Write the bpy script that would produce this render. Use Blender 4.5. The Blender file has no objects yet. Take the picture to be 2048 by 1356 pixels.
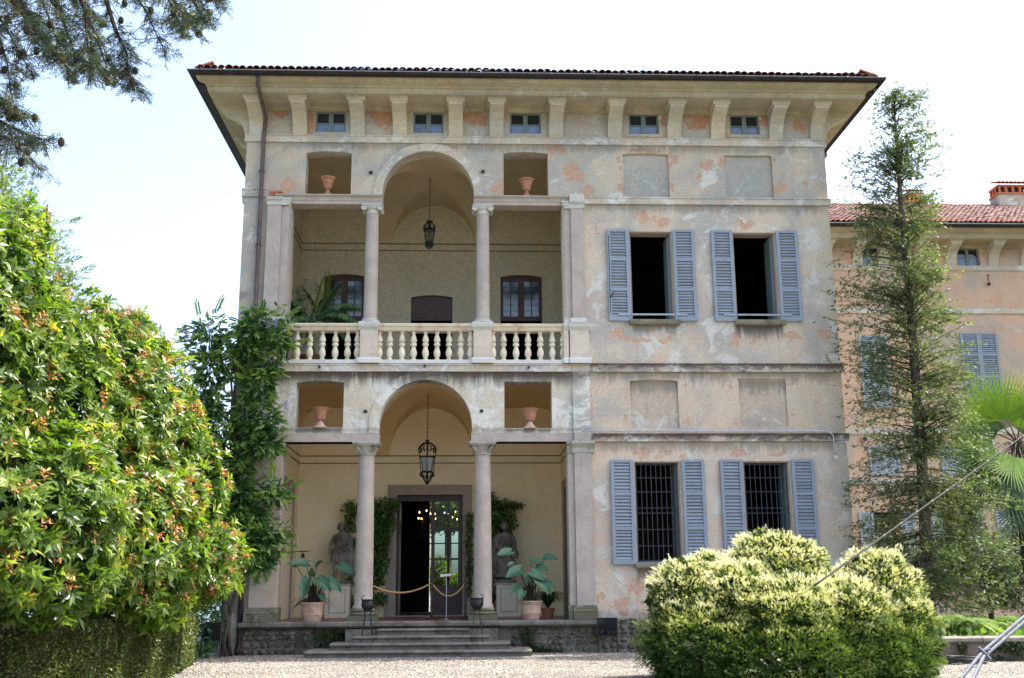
import bpy, bmesh, math, random
import numpy as np
from mathutils import Vector, Matrix
from mathutils.geometry import delaunay_2d_cdt
random.seed(7); RNG = np.random.default_rng(7)
R = math.radians
scene = bpy.context.scene
COL = scene.collection

# ------------------------------------------------------------------ camera, sky, sun, exposure
F_PX, CX, CY = 2171., 1024., 678.
PITCH = math.atan(501 / 2171.); YAW = R(2.34); ROLL = 0.0068
CAM = np.array([0, -27., 1.6])
fwd = np.array([math.sin(YAW) * math.cos(PITCH), math.cos(YAW) * math.cos(PITCH), math.sin(PITCH)])
rgt = np.array([math.cos(YAW), -math.sin(YAW), 0.]); upv = np.cross(rgt, fwd)
c_, s_ = math.cos(ROLL), math.sin(ROLL)
CR = c_ * rgt - s_ * upv; CU = s_ * rgt + c_ * upv
cam_data = bpy.data.cameras.new('camera'); cam = bpy.data.objects.new('camera', cam_data); COL.objects.link(cam)
M = Matrix(((CR[0], CU[0], -fwd[0], CAM[0]), (CR[1], CU[1], -fwd[1], CAM[1]), (CR[2], CU[2], -fwd[2], CAM[2]), (0, 0, 0, 1)))
cam.matrix_world = M
cam_data.sensor_width = 36; cam_data.lens = F_PX / 2048 * 36; cam_data.clip_end = 6000; cam_data.clip_start = .1
scene.camera = cam

SUN_EL = R(56); SUN_AZ = R(82)      # azimuth from +Y (north) clockwise: nearly +X, slightly behind the house
world = bpy.data.worlds.new("World"); scene.world = world; world.use_nodes = True
wn = world.node_tree; wn.nodes.clear()
sky = wn.nodes.new('ShaderNodeTexSky'); sky.sky_type = 'NISHITA'; sky.sun_disc = False
sky.sun_elevation = SUN_EL; sky.sun_rotation = SUN_AZ; sky.air_density = 1.0; sky.dust_density = 4.5; sky.ozone_density = 1.0
bg = wn.nodes.new('ShaderNodeBackground'); bg.inputs[1].default_value = 0.15
wo = wn.nodes.new('ShaderNodeOutputWorld'); wn.links.new(sky.outputs[0], bg.inputs[0]); wn.links.new(bg.outputs[0], wo.inputs[0])
sd = bpy.data.lights.new('sun', 'SUN'); sd.energy = 3.2; sd.angle = R(.5); sd.color = (1, .93, .82)
sun = bpy.data.objects.new('sun', sd); COL.objects.link(sun)
sdir = Vector((math.sin(SUN_AZ) * math.cos(SUN_EL), math.cos(SUN_AZ) * math.cos(SUN_EL), math.sin(SUN_EL)))
sun.rotation_euler = sdir.to_track_quat('Z', 'Y').to_euler()
scene.view_settings.view_transform = 'Standard'; scene.view_settings.look = 'None'
scene.view_settings.exposure = 1.9; scene.view_settings.gamma = 1
scene.render.resolution_x = 1024; scene.render.resolution_y = 678
scene.cycles.max_bounces = 8; scene.cycles.diffuse_bounces = 5; scene.cycles.transparent_max_bounces = 12
GZ = 0.12                                                     # ground level

def at(px, py, Y=0.):                                         # reference measure -> (X, Z) in the vertical plane at distance Y
    d = fwd * F_PX + CR * (px - CX) - CU * (py - CY); t = (Y - CAM[1]) / d[1]
    p = CAM + d * t; return p[0], p[2]
def ax(px, py, Y=0.): return at(px, py, Y)[0]
def az(px, py, Y=0.): return at(px, py, Y)[1]
def pix(X, Y, Z):
    v = np.array([X, Y, Z]) - CAM; z = v @ fwd; return CX + F_PX * (v @ CR) / z, CY - F_PX * (v @ CU) / z

# ------------------------------------------------------------------ node helpers / materials
ALB = .90                                                     # overall albedo scale of built surfaces
class NT:
    def __init__(s, name):
        s.m = bpy.data.materials.new(name); s.m.use_nodes = True; s.t = s.m.node_tree
        s.b = s.t.nodes['Principled BSDF']; s.out = s.t.nodes['Material Output']
        s.pos = s.t.nodes.new('ShaderNodeNewGeometry').outputs['Position']
    def n(s, typ, **k):
        nd = s.t.nodes.new(typ)
        for a, v in k.items(): setattr(nd, a, v)
        return nd
    def set(s, sock, v):
        if isinstance(v, bpy.types.NodeSocket): s.t.links.new(v, sock)
        else: sock.default_value = v
    def noise(s, scale, detail=6, rough=.6, dist=0, vec=None, stretch=None):
        nd = s.n('ShaderNodeTexNoise'); nd.inputs['Scale'].default_value = scale
        nd.inputs['Detail'].default_value = detail; nd.inputs['Roughness'].default_value = rough; nd.inputs['Distortion'].default_value = dist
        v = vec or s.pos
        if stretch:
            mp = s.n('ShaderNodeVectorMath', operation='MULTIPLY'); s.set(mp.inputs[0], v); mp.inputs[1].default_value = stretch; v = mp.outputs[0]
        s.set(nd.inputs['Vector'], v); return nd.outputs[0]
    def vor(s, scale, feat='F1', stretch=None, out=0):
        nd = s.n('ShaderNodeTexVoronoi', feature=feat); nd.inputs['Scale'].default_value = scale
        v = s.pos
        if stretch:
            mp = s.n('ShaderNodeVectorMath', operation='MULTIPLY'); s.set(mp.inputs[0], v); mp.inputs[1].default_value = stretch; v = mp.outputs[0]
        s.set(nd.inputs['Vector'], v); return nd.outputs[out]
    def ramp(s, v, a, b, lo=0., hi=1., smooth=True):
        nd = s.n('ShaderNodeMapRange'); nd.interpolation_type = 'SMOOTHSTEP' if smooth else 'LINEAR'
        s.set(nd.inputs[0], v); nd.inputs[1].default_value = a; nd.inputs[2].default_value = b; nd.inputs[3].default_value = lo; nd.inputs[4].default_value = hi
        return nd.outputs[0]
    def math(s, op, a, b=0.):
        nd = s.n('ShaderNodeMath', operation=op); s.set(nd.inputs[0], a); s.set(nd.inputs[1], b); return nd.outputs[0]
    def mix(s, f, a, b, mode='MIX'):
        nd = s.n('ShaderNodeMix', data_type='RGBA', blend_type=mode); s.set(nd.inputs[0], f)
        for i, v in ((6, a), (7, b)):
            if isinstance(v, tuple) and len(v) == 3: v = v + (1,)
            s.set(nd.inputs[i], v)
        return nd.outputs[2]
    def bump(s, h, strength=.3, dist=.02, normal=None):
        nd = s.n('ShaderNodeBump'); nd.inputs['Strength'].default_value = strength; nd.inputs['Distance'].default_value = dist
        s.set(nd.inputs['Height'], h)
        if normal is not None: s.set(nd.inputs['Normal'], normal)
        s.set(s.b.inputs['Normal'], nd.outputs[0]); return nd.outputs[0]
    def sepz(s):
        nd = s.n('ShaderNodeSeparateXYZ'); s.set(nd.inputs[0], s.pos); return nd.outputs
    def fin(s, col=None, rough=.8, spec=.3, metal=0., alb=None):
        alb = ALB if alb is None else alb
        if col is not None and alb != 1: col = s.mix(1., col, (alb, alb, alb), 'MULTIPLY')
        if col is not None: s.set(s.b.inputs['Base Color'], col if not isinstance(col, tuple) else tuple(col[:3]) + (1,))
        s.set(s.b.inputs['Roughness'], rough); s.b.inputs['Specular IOR Level'].default_value = spec; s.b.inputs['Metallic'].default_value = metal
        return s.m

def plain(name, col, rough=.7, spec=.3, metal=0., var=.15, scale=8, bump=.1):
    k = NT(name); n = k.noise(scale, 5, .65); f = k.ramp(n, .3, .7)
    c = k.mix(f, tuple(x * (1 - var) for x in col), tuple(min(1, x * (1 + var)) for x in col))
    if bump: k.bump(k.noise(scale * 6, 4), bump, .01)
    return k.fin(c, rough, spec, metal)

def plaster(name, grey, cream, lime, pink, blobs=(), pinkamt=.6, limeamt=.5, streak=.25, pits=.5, warm=.5, grime=(), pinkbias=0., zpink=None, drips=()):
    k = NT(name)
    big = k.noise(.55, 8, .62, .4); mid = k.noise(1.7, 10, .65, .3)
    col = k.mix(k.ramp(big, .50 - .12 * warm, .60 - .04 * warm), tuple(x * .92 for x in grey), cream)
    col = k.mix(k.math('MULTIPLY', k.ramp(mid, .46, .64), .55), col, tuple(.5 * (a + b) for a, b in zip(cream, pink)))
    lm = k.ramp(k.noise(1.3, 12, .72, .6, stretch=(1, 1, 1.15)), .60 - .12 * limeamt, .66 - .10 * limeamt)
    col = k.mix(k.math('MULTIPLY', lm, .8), col, lime)
    fl_ = k.ramp(k.noise(6.5, 10, .75, .4), .57, .62)
    col = k.mix(k.math('MULTIPLY', fl_, k.math('MULTIPLY', k.ramp(k.noise(.8, 5), .40, .6), .55)), col, lime)
    dk = k.ramp(k.noise(3.1, 12, .74, .8), .56, .70)
    col = k.mix(k.math('MULTIPLY', dk, .26), col, tuple(x * .62 for x in grey))
    wn_ = k.n('ShaderNodeTexNoise'); wn_.inputs['Scale'].default_value = 2.6; wn_.inputs['Detail'].default_value = 8; wn_.inputs['Roughness'].default_value = .7; k.set(wn_.inputs['Vector'], k.pos)
    w1 = k.n('ShaderNodeVectorMath', operation='SUBTRACT'); k.set(w1.inputs[0], wn_.outputs['Color']); w1.inputs[1].default_value = (.5, .5, .5)
    w2 = k.n('ShaderNodeVectorMath', operation='MULTIPLY_ADD'); k.set(w2.inputs[0], w1.outputs[0]); w2.inputs[1].default_value = (.95, .0, .75); k.set(w2.inputs[2], k.pos); warp = w2.outputs[0]
    # exposed pink under-coat: hard edged patches
    nz = k.noise(2.4, 12, .66, .7)
    field = k.math('MULTIPLY', nz, pinkamt)
    if blobs:
        best = None
        for (x, z, rx, rz) in blobs:
            a = k.n('ShaderNodeVectorMath', operation='SUBTRACT'); k.set(a.inputs[0], warp); a.inputs[1].default_value = (x, 0, z)
            b = k.n('ShaderNodeVectorMath', operation='MULTIPLY'); k.set(b.inputs[0], a.outputs[0]); b.inputs[1].default_value = (1 / rx, 0, 1 / rz)
            c = k.n('ShaderNodeVectorMath', operation='LENGTH'); k.set(c.inputs[0], b.outputs[0])
            v = k.ramp(c.outputs['Value'], 1.7, .2, 0, 1)
            best = v if best is None else k.math('MAXIMUM', best, v)
        field = k.math('ADD', field, k.math('MULTIPLY', best, .34))
    if zpink:
        z = k.sepz()[2]
        field = k.math('ADD', field, k.ramp(z, zpink[0], zpink[1], 0, zpink[2]))
    pm = k.ramp(field, .50 - pinkbias, .56 - pinkbias)
    pcol = k.mix(k.ramp(k.noise(9, 6, .7), .35, .7), tuple(x * .88 for x in pink), tuple(.6 * a + .4 * b for a, b in zip(pink, cream)))
    pm2 = k.math('MULTIPLY', k.ramp(k.noise(5.5, 12, .78, .6), .63, .66), k.math('MULTIPLY', k.ramp(k.noise(.55, 4), .45, .6), min(1., pinkamt * 1.3)))
    pm = k.math('MAXIMUM', pm, pm2)
    col = k.mix(k.math('MULTIPLY', pm, .85), col, pcol)
    # rain streaks
    st = k.ramp(k.noise(1.0, 8, .7, .2, stretch=(3.2, 3.2, .35)), .5, .72)
    col = k.mix(k.math('MULTIPLY', st, streak), col, tuple(x * .55 for x in grey))
    for (xc, hw, zt, ln, s) in drips:
        xyz = k.sepz(); xm = k.ramp(k.math('ABSOLUTE', k.math('SUBTRACT', xyz[0], xc)), hw * 1.05, hw * .85)
        zm = k.math('MULTIPLY', k.ramp(xyz[2], zt - ln, zt, 0, 1), k.ramp(xyz[2], zt + .02, zt, 0, 1))
        ns = k.ramp(k.math('ADD', k.math('MULTIPLY', zm, .38), k.noise(1., 8, .7, .1, stretch=(4.5, 4.5, .22))), .62, .86)
        col = k.mix(k.math('MULTIPLY', k.math('MULTIPLY', ns, zm), k.math('MULTIPLY', xm, s)), col, (.13, .115, .10))
    # fine mottling
    fine = k.ramp(k.noise(20, 8, .75), .3, .7, .84, 1.13)
    col = k.mix(1., col, fine, 'MULTIPLY')
    # grime bands along ledges: (z centre, half width)
    for (zc, hw, s) in grime:
        z = k.sepz()[2]; d = k.math('ABSOLUTE', k.math('SUBTRACT', z, zc))
        g = k.ramp(k.math('ADD', k.math('DIVIDE', d, hw), k.math('MULTIPLY', k.noise(2.6, 10, .75, .5, stretch=(1, 1, 1.8)), 3.0)), 2.25, 1.55)
        col = k.mix(k.math('MULTIPLY', g, s), col, (.10, .07, .062))
    # pitting, cracks and blisters
    pn = k.noise(9, 12, .8, .3); zone = k.ramp(k.noise(.9, 4, .5), .42, .6)
    pit = k.math('MULTIPLY', k.ramp(pn, .62, .69), k.math('MULTIPLY', zone, pits))
    col = k.mix(pit, col, (.14, .11, .10))
    vn_ = k.n('ShaderNodeTexVoronoi', feature='DISTANCE_TO_EDGE'); vn_.inputs['Scale'].default_value = 1.1; k.set(vn_.inputs['Vector'], warp); cr = vn_.outputs[0]
    crm = k.math('MULTIPLY', k.ramp(cr, .009, .0), k.math('MULTIPLY', k.ramp(k.noise(.8, 3), .52, .6), .5))
    col = k.mix(crm, col, (.16, .13, .12))
    h = k.math('ADD', k.math('MULTIPLY', k.noise(14, 10, .7), .8), k.math('ADD', k.math('MULTIPLY', pm, -.35), k.math('ADD', k.math('MULTIPLY', lm, .3), k.math('MULTIPLY', pit, -1.2))))
    k.bump(h, .55, .03)
    col = k.mix(1., col, (1.07, 1.03, .965), 'MULTIPLY')
    return k.fin(col, .92, .15)

GREY = (.44, .43, .40); CREAM = (.58, .51, .42); LIME = (.66, .665, .655); PINK = (.58, .31, .20)
def blob(l, Y=0.): 
    out = []
    for (x, y, rx, ry) in l:
        X, Z = at(x, y, Y); out.append((X, Z, rx / 79., ry / 76.))
    return out
MP_ATTIC = plaster('plaster_attic', GREY, (.48, .43, .35), LIME, (.50, .22, .12), blob([(655, 215, 50, 12), (620, 240, 14, 30), (770, 232, 26, 30), (760, 222, 30, 12), (858, 215, 45, 12), (945, 230, 34, 32), (1050, 212, 45, 12), (1290, 215, 45, 14), (1325, 240, 10, 25), (1395, 235, 30, 35), (1490, 214, 45, 12), (1530, 240, 12, 22), (1600, 255, 20, 20), (560, 225, 20, 12)]), .62, .35, .2, .2)
MP_B = plaster('plaster_mezzanine', (.455, .445, .42), (.56, .50, .42), LIME, (.58, .33, .22), blob([(1150, 345, 26, 30), (1178, 382, 12, 20), (1240, 325, 12, 22), (1244, 380, 8, 14), (1346, 322, 10, 14), (1346, 377, 9, 18), (1290, 301, 50, 6), (1412, 330, 20, 12), (1400, 355, 10, 8), (1450, 325, 10, 14), (1448, 376, 9, 16), (1546, 320, 10, 10), (1556, 377, 18, 16), (1612, 372, 10, 12), (1110, 300, 30, 8), (580, 372, 24, 22), (1000, 372, 20, 22)]), .58, .35, .2, .35, drips=((1.8, 7.5, 13.15, .45, .5),))
MP_C = plaster('plaster_first_floor', (.47, .455, .43), (.61, .54, .45), LIME, (.62, .36, .25), blob([(1285, 432, 18, 16), (1322, 442, 20, 14), (1490, 450, 25, 14), (1240, 668, 25, 15), (1272, 678, 30, 8), (1336, 680, 25, 8), (1470, 682, 15, 20), (1505, 676, 10, 12), (1580, 672, 25, 14), (1650, 668, 18, 10)]), .60, .75, .18, .7, warm=.9, drips=((7.5, .66, 8.2, .7, 1.), (4.78, .6, 8.2, .5, .7), (6.2, 3.4, 11.48, .5, .55)))
MP_D = plaster('plaster_second_band', (.49, .465, .43), (.62, .53, .43), LIME, (.62, .39, .28), blob([(1252, 776, 8, 10), (1252, 836, 8, 12), (1368, 772, 7, 7), (1372, 843, 9, 12), (1462, 770, 10, 10), (1470, 840, 9, 12), (1582, 770, 9, 9), (1587, 830, 8, 6)]), .56, .3, .14, .55, warm=1., drips=((6.3, 3.3, 6.98, .6, .6),))
MP_DL = plaster('plaster_loggia_band', (.47, .475, .455), (.62, .58, .49), (.72, .73, .72), (.50, .30, .22), (), .56, 1., .3, 1., warm=.8, grime=((6.90, .16, .6), (5.50, .12, .4)), drips=((-1.4, 4.4, 6.98, .8, 1.), (1.5, .6, 5.52, .3, .8), (-3.72, .6, 5.54, .3, .8)))
MP_E = plaster('plaster_ground_floor', (.51, .48, .44), (.62, .54, .45), LIME, (.62, .36, .25), blob([(1285, 907, 14, 16), (1325, 907, 20, 8), (1367, 912, 16, 10), (1480, 907, 20, 10), (1555, 908, 30, 8), (1200, 1192, 8, 12), (1240, 1212, 26, 18), (1272, 1182, 20, 30), (1292, 1160, 14, 20)]), .58, .55, .14, .6, warm=.8, grime=((.9, .45, .45),), drips=((6.3, 3.3, 5.2, .6, .55), (4.7, .62, 2.1, .7, .8), (7.46, .62, 2.1, .7, .8)))
MP_EDGE = plaster('plaster_corner', (.40, .395, .375), (.50, .46, .40), LIME, (.56, .28, .18), (), .48, .4, .3, 1., warm=.4)
MP_S1 = plaster('plaster_string', (.46, .465, .45), (.58, .53, .45), (.68, .69, .69), (.58, .33, .22), (), .62, .8, .3, .9, warm=.7)
MP_S3 = plaster('plaster_string_grimy', (.36, .34, .32), (.52, .47, .40), LIME, (.45, .22, .15), (), .62, .7, .3, 1., warm=.5, grime=((7.19, .28, .85), (5.38, .30, .9)))
MP_CORN = plaster('plaster_cornice', (.40, .37, .275), (.47, .42, .31), (.50, .48, .42), (.45, .30, .2), (), .5, .15, .35, .15, warm=.7)
MP_CORB = plaster('plaster_corbel', (.50, .485, .43), (.56, .51, .41), (.58, .57, .53), (.5, .38, .28), (), .44, .4, .15, .15, warm=.7)
MP_BLIND = plaster('plaster_blind_window', (.40, .41, .40), (.46, .44, .40), (.50, .52, .53), (.50, .36, .28), (), .44, .45, .35, .1, warm=.4)
MP_BLIND2 = plaster('plaster_blind_window_low', (.47, .42, .375), (.54, .46, .38), (.60, .60, .58), (.56, .40, .30), (), .5, .5, .3, .2, warm=.8, drips=((6.3, 3., 6.75, .7, .6),))
MP_WING = plaster('plaster_wing', (.46, .41, .36), (.60, .43, .32), (.56, .52, .47), (.64, .33, .20), (), .82, .2, .15, .3, warm=1.)

def ochre(name, a, b, c, stip=.6):
    k = NT(name)
    col = k.mix(k.ramp(k.noise(.7, 6, .6), .35, .65), a, b)
    col = k.mix(k.math('MULTIPLY', k.ramp(k.noise(1.1, 9, .7, .8, stretch=(1, 1, .45)), .5, .72), .35), col, tuple(x * .72 for x in a))
    col = k.mix(k.math('MULTIPLY', k.ramp(k.noise(.6, 7, .6, stretch=(2.2, 2.2, .5)), .56, .66), .3), col, tuple(min(1, x * 1.25) for x in b))
    st = k.ramp(k.noise(8.5, 4, .7, 1.6), .47, .54)
    col = k.mix(k.math('MULTIPLY', st, stip), col, c)
    k.bump(k.noise(18, 5), .15, .01)
    return k.fin(col, .9, .15)
M_WALLUP = ochre('stippled_olive_wall', (.64, .55, .38), (.70, .60, .42), (.44, .44, .36), .7)
M_WALLLO = ochre('yellow_ochre_wall', (.92, .76, .48), (.95, .80, .53), (.78, .69, .52), .4)
M_VAULTUP = ochre('olive_vault', (.58, .46, .28), (.64, .51, .32), (.55, .45, .29), .25)
M_VAULTLO = ochre('ochre_vault', (.70, .48, .25), (.76, .54, .28), (.68, .50, .27), .25)
M_LINE = plain('painted_line_brown', (.20, .14, .08), .8)
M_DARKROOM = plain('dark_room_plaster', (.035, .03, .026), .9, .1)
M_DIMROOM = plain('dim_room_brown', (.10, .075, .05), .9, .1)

def granite(name, a, b, spk=(.12, .11, .11), moss=None, mossz=None):
    k = NT(name)
    col = k.mix(k.ramp(k.noise(2.0, 8, .7), .35, .65), a, b)
    sp = k.ramp(k.noise(30, 6, .85), .52, .66)
    col = k.mix(k.math('MULTIPLY', sp, .5), col, spk)
    col = k.mix(k.math('MULTIPLY', k.ramp(k.noise(3.5, 9, .75, .6, stretch=(1.5, 1.5, .5)), .52, .7), .4), col, tuple(x * .6 for x in a))
    sp2 = k.ramp(k.noise(70, 3, .7, stretch=(1, 1.1, .9)), .6, .7)
    col = k.mix(k.math('MULTIPLY', sp2, .5), col, tuple(min(1, x * 1.4) for x in b))
    if moss:
        g = k.noise(2.8, 10, .7, .4)
        if mossz: g = k.math('ADD', g, k.ramp(k.sepz()[2], mossz[0], mossz[1], .35, 0.))
        col = k.mix(k.math('MULTIPLY', k.ramp(g, .48, .66), .85), col, moss)
    k.bump(k.math('ADD', k.noise(40, 5), k.noise(6, 6)), .35, .015)
    col = k.mix(1., col, (1.05, 1.01, .94), 'MULTIPLY')
    return k.fin(col, .8, .25)
M_GRAN = granite('pink_grey_granite', (.395, .345, .32), (.475, .425, .395))
M_GRANM = granite('mossy_granite', (.27, .26, .23), (.36, .34, .30), moss=(.085, .095, .055), mossz=(.9, 1.4))
M_STEP = granite('weathered_step_stone', (.13, .13, .12), (.20, .20, .185), moss=(.055, .06, .04))
M_MOSSB = granite('mossy_base_stone', (.13, .135, .105), (.19, .19, .15), moss=(.05, .065, .035))
M_CAP = granite('grey_capital_stone', (.36, .36, .33), (.46, .455, .425), moss=(.20, .19, .14))
M_CAPW = granite('pale_capital_stone', (.52, .535, .52), (.60, .605, .58))
M_SURR = granite('brown_door_stone', (.34, .285, .265), (.40, .335, .31))
M_SILL = granite('sill_stone', (.22, .215, .18), (.30, .285, .24), moss=(.10, .10, .06))
M_BALU = granite('cream_baluster_stone', (.74, .68, .56), (.80, .745, .63), spk=(.4, .35, .25), moss=(.52, .46, .34))
M_RAIL = granite('cream_rail_stone', (.70, .63, .53), (.76, .70, .60), spk=(.35, .3, .25), moss=(.50, .36, .26))
M_PIER = granite('marble_pier', (.60, .52, .46), (.66, .60, .54), spk=(.4, .32, .28), moss=(.56, .46, .40))
M_BASEW = granite('white_base_stone', (.60, .615, .62), (.68, .69, .69), spk=(.4, .4, .4))
M_RED = plain('polished_red_floor', (.20, .065, .055), .35, .5, var=.2, scale=3)
M_BRICK = plain('orange_brick', (.52, .17, .08), .85, .2, var=.25, scale=14, bump=.4)

def rubble(name, base):
    k = NT(name)
    oi = k.n('ShaderNodeObjectInfo')
    v = k.n('ShaderNodeVectorMath', operation='ADD'); k.set(v.inputs[0], k.pos); k.set(v.inputs[1], oi.outputs['Location'])
    c = k.mix(oi.outputs['Random'], tuple(x * .65 for x in base), tuple(x * 1.3 for x in base))
    c = k.mix(k.ramp(k.noise(5, 8, .7), .45, .65), c, (.30, .27, .235))
    c = k.mix(k.math('MULTIPLY', k.ramp(k.noise(3, 8, .7), .55, .66), .8), c, (.26, .14, .10))
    c = k.mix(k.math('MULTIPLY', k.ramp(k.noise(2.1, 9, .7, .4), .52, .62), .8), c, (.055, .075, .025))
    c = k.mix(1., c, k.ramp(k.noise(30, 6, .75), .3, .7, .6, 1.3), 'MULTIPLY')
    k.bump(k.noise(12, 8, .7), .8, .05)
    return k.fin(c, .9, .2)
M_RUB = rubble('rubble_stone', (.15, .14, .125))
M_MORT = plaster('plinth_mortar', (.16, .145, .125), (.22, .185, .155), (.32, .30, .28), (.24, .13, .10), (), .5, .3, .5, 1., warm=.5)

def leafm(name, stops, trans=.35, rough=.45, spec=.4, tint=(1.7, 1.9, .7)):
    k = NT(name)
    a = k.n('ShaderNodeAttribute', attribute_name='v'); cr = k.n('ShaderNodeValToRGB')
    k.set(cr.inputs[0], a.outputs['Fac'])
    el = cr.color_ramp.elements
    el[0].position = stops[0][0]; el[0].color = stops[0][1] + (1,); el[1].position = stops[-1][0]; el[1].color = stops[-1][1] + (1,)
    for p, c in stops[1:-1]:
        e = el.new(p); e.color = c + (1,)
    k.fin(cr.outputs[0], rough, spec, alb=1)
    tr = k.n('ShaderNodeBsdfTranslucent'); tc = k.mix(1., cr.outputs[0], tint, 'MULTIPLY'); k.set(tr.inputs[0], tc)
    ms = k.n('ShaderNodeMixShader'); ms.inputs[0].default_value = trans
    k.set(ms.inputs[1], k.b.outputs[0]); k.set(ms.inputs[2], tr.outputs[0]); k.set(k.out.inputs[0], ms.outputs[0])
    return k.m
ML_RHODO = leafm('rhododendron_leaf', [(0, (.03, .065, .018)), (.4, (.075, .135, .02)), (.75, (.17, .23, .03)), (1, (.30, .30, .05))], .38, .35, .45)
ML_POD = leafm('rhododendron_seed_pod', [(0, (.30, .11, .055)), (1, (.50, .23, .11))], .2, .6)
ML_HEDGE = leafm('hedge_leaf', [(0, (.03, .05, .02)), (.6, (.07, .10, .03)), (1, (.16, .16, .05))], .25, .5)
ML_YEW = leafm('fine_tree_leaf', [(0, (.05, .08, .02)), (1, (.16, .20, .05))], .35, .5)
ML_CEDAR = leafm('cedar_needle', [(0, (.03, .05, .04)), (.7, (.06, .085, .06)), (1, (.12, .13, .07))], .15, .5)
ML_CONIF = leafm('cypress_spray', [(0, (.045, .07, .042)), (.5, (.095, .13, .062)), (1, (.21, .23, .09))], .3, .5)
ML_WIST = leafm('wisteria_leaf', [(0, (.028, .075, .032)), (.55, (.065, .155, .045)), (1, (.19, .28, .06))], .3, .45)
ML_FLOWER = leafm('lilac_flower', [(0, (.25, .2, .5)), (1, (.35, .3, .65))], .3, .6)
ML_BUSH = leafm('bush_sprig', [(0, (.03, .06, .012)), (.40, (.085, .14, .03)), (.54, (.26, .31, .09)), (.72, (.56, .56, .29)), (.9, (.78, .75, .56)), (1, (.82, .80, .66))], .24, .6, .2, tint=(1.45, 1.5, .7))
ML_FICUS = leafm('ficus_leaf', [(0, (.03, .065, .02)), (1, (.10, .19, .04))], .2, .35, .5)
ML_TARO = leafm('elephant_ear_leaf', [(0, (.035, .105, .055)), (1, (.075, .17, .085))], .15, .4, .45)
ML_STRAP = leafm('strap_leaf', [(0, (.012, .03, .015)), (1, (.03, .06, .025))], .1, .35, .5)
ML_PALM = leafm('kentia_leaf', [(0, (.04, .09, .045)), (.8, (.07, .16, .07)), (1, (.20, .28, .04))], .2, .4, .5)
ML_FAN = leafm('fan_palm_leaf', [(0, (.02, .05, .032)), (.55, (.05, .11, .025)), (1, (.15, .26, .02))], .25, .65, .1)
ML_FERN = leafm('tree_fern_leaf', [(0, (.06, .12, .03)), (1, (.20, .28, .08))], .4, .5)
ML_GARDEN = leafm('sunlit_garden_leaf', [(0, (.05, .07, .008)), (1, (.20, .20, .02))], .5, .5)
M_STALK = None
M_BARK = plain('grey_brown_bark', (.10, .08, .065), .95, .1, var=.4, scale=9, bump=.8)
M_TWIG = plain('dark_twig', (.05, .04, .03), .95, .1)
M_IRON = plain('black_iron', (.012, .013, .016), .5, .5)
M_COPPER = plain('brown_copper', (.10, .055, .055), .45, .5, var=.3, scale=4)
M_GUTTER = plain('dark_gutter', (.028, .021, .02), .6, .2, var=.3, scale=4)
M_GEDGE = plain('gutter_edge_zinc', (.25, .27, .28), .4, .5)
M_TERRA = plain('terracotta', (.42, .20, .13), .85, .2, var=.2, scale=12, bump=.2)
M_TERRA2 = plain('pale_terracotta', (.50, .34, .26), .85, .2, var=.2, scale=9, bump=.2)
M_PED = plain('pedestal_cream', (.82, .72, .54), .85, .2, var=.08)
M_PEDG = plain('pedestal_grey_line', (.36, .37, .36), .8)
M_STAT = granite('dark_statue_stone', (.13, .12, .11), (.26, .245, .225), moss=(.07, .068, .06))
M_WOOD = plain('dark_brown_wood', (.075, .028, .022), .45, .45, var=.2, scale=6)
M_DOORW = plain('door_grey_brown_wood', (.05, .035, .03), .45, .4, var=.2)
M_TURN = plain('turned_dark_wood', (.05, .025, .018), .4, .5)
M_ROPE = plain('golden_rope', (.50, .30, .11), .8, .2, var=.2, scale=40)
M_WHITE = plain('white_sign_board', (.75, .74, .74), .5)
M_REDP = plain('red_sign_paint', (.5, .03, .03), .5)
M_STEEL = plain('galvanised_cable', (.085, .10, .135), .55, .3, scale=30)
M_PVC2 = plain('grey_cable_sheath', (.055, .055, .05), .85, .1)
M_PVC = plain('grey_conduit', (.60, .62, .66), .5, .4)
M_HOSE = plain('black_hose', (.02, .022, .022), .5, .4)
def painted(name, col, dirt):
    k = NT(name); oi = k.n('ShaderNodeObjectInfo')
    c = k.mix(oi.outputs['Random'], tuple(x * .92 for x in col), tuple(x * 1.06 for x in col))
    c = k.mix(k.math('MULTIPLY', k.ramp(k.noise(5, 8, .7), .52, .7), dirt), c, (.20, .20, .19))
    k.bump(k.noise(30, 4, .6, stretch=(1, 1, 6)), .15, .01)
    return k.fin(c, .55, .35)
M_SHUT = painted('blue_grey_shutter_paint', (.27, .315, .375), .45)
M_GRILLE = plain('dark_grille_iron', (.05, .06, .075), .5)
M_SHUTW = painted('faded_blue_shutter_paint', (.35, .40, .455), .4)
M_FRAME = painted('grey_blue_window_frame', (.17, .22, .23), .2)
def tilem(name, base, dark):
    k = NT(name); oi = k.n('ShaderNodeObjectInfo')
    c = k.mix(oi.outputs['Random'], tuple(x * .7 for x in base), tuple(min(1, x * 1.25) for x in base))
    c = k.mix(k.math('MULTIPLY', k.ramp(k.noise(4, 8, .75), .45, .65), .6), c, dark)
    k.bump(k.noise(25, 5), .3, .01)
    return k.fin(c, .9, .15)
M_TILE = tilem('old_roof_tile', (.30, .13, .09), (.07, .05, .045))
def glassm(name, base, rough=.06, spec=.9):
    k = NT(name)
    k.bump(k.noise(3.5, 2), .06, .03)
    c = k.mix(k.ramp(k.noise(2.2, 5, .6, .5), .4, .65), base, tuple(x * .35 for x in base))
    return k.fin(c, rough, spec)
M_PANE = glassm('attic_pane_painted_lit', (.10, .15, .26))  # bluish-lit look of the lower panes put into the glass colour
M_PANED = glassm('attic_pane_dark', (.012, .016, .03))
M_PANEL = glassm('leaded_pane', (.16, .20, .24), .12)
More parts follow.
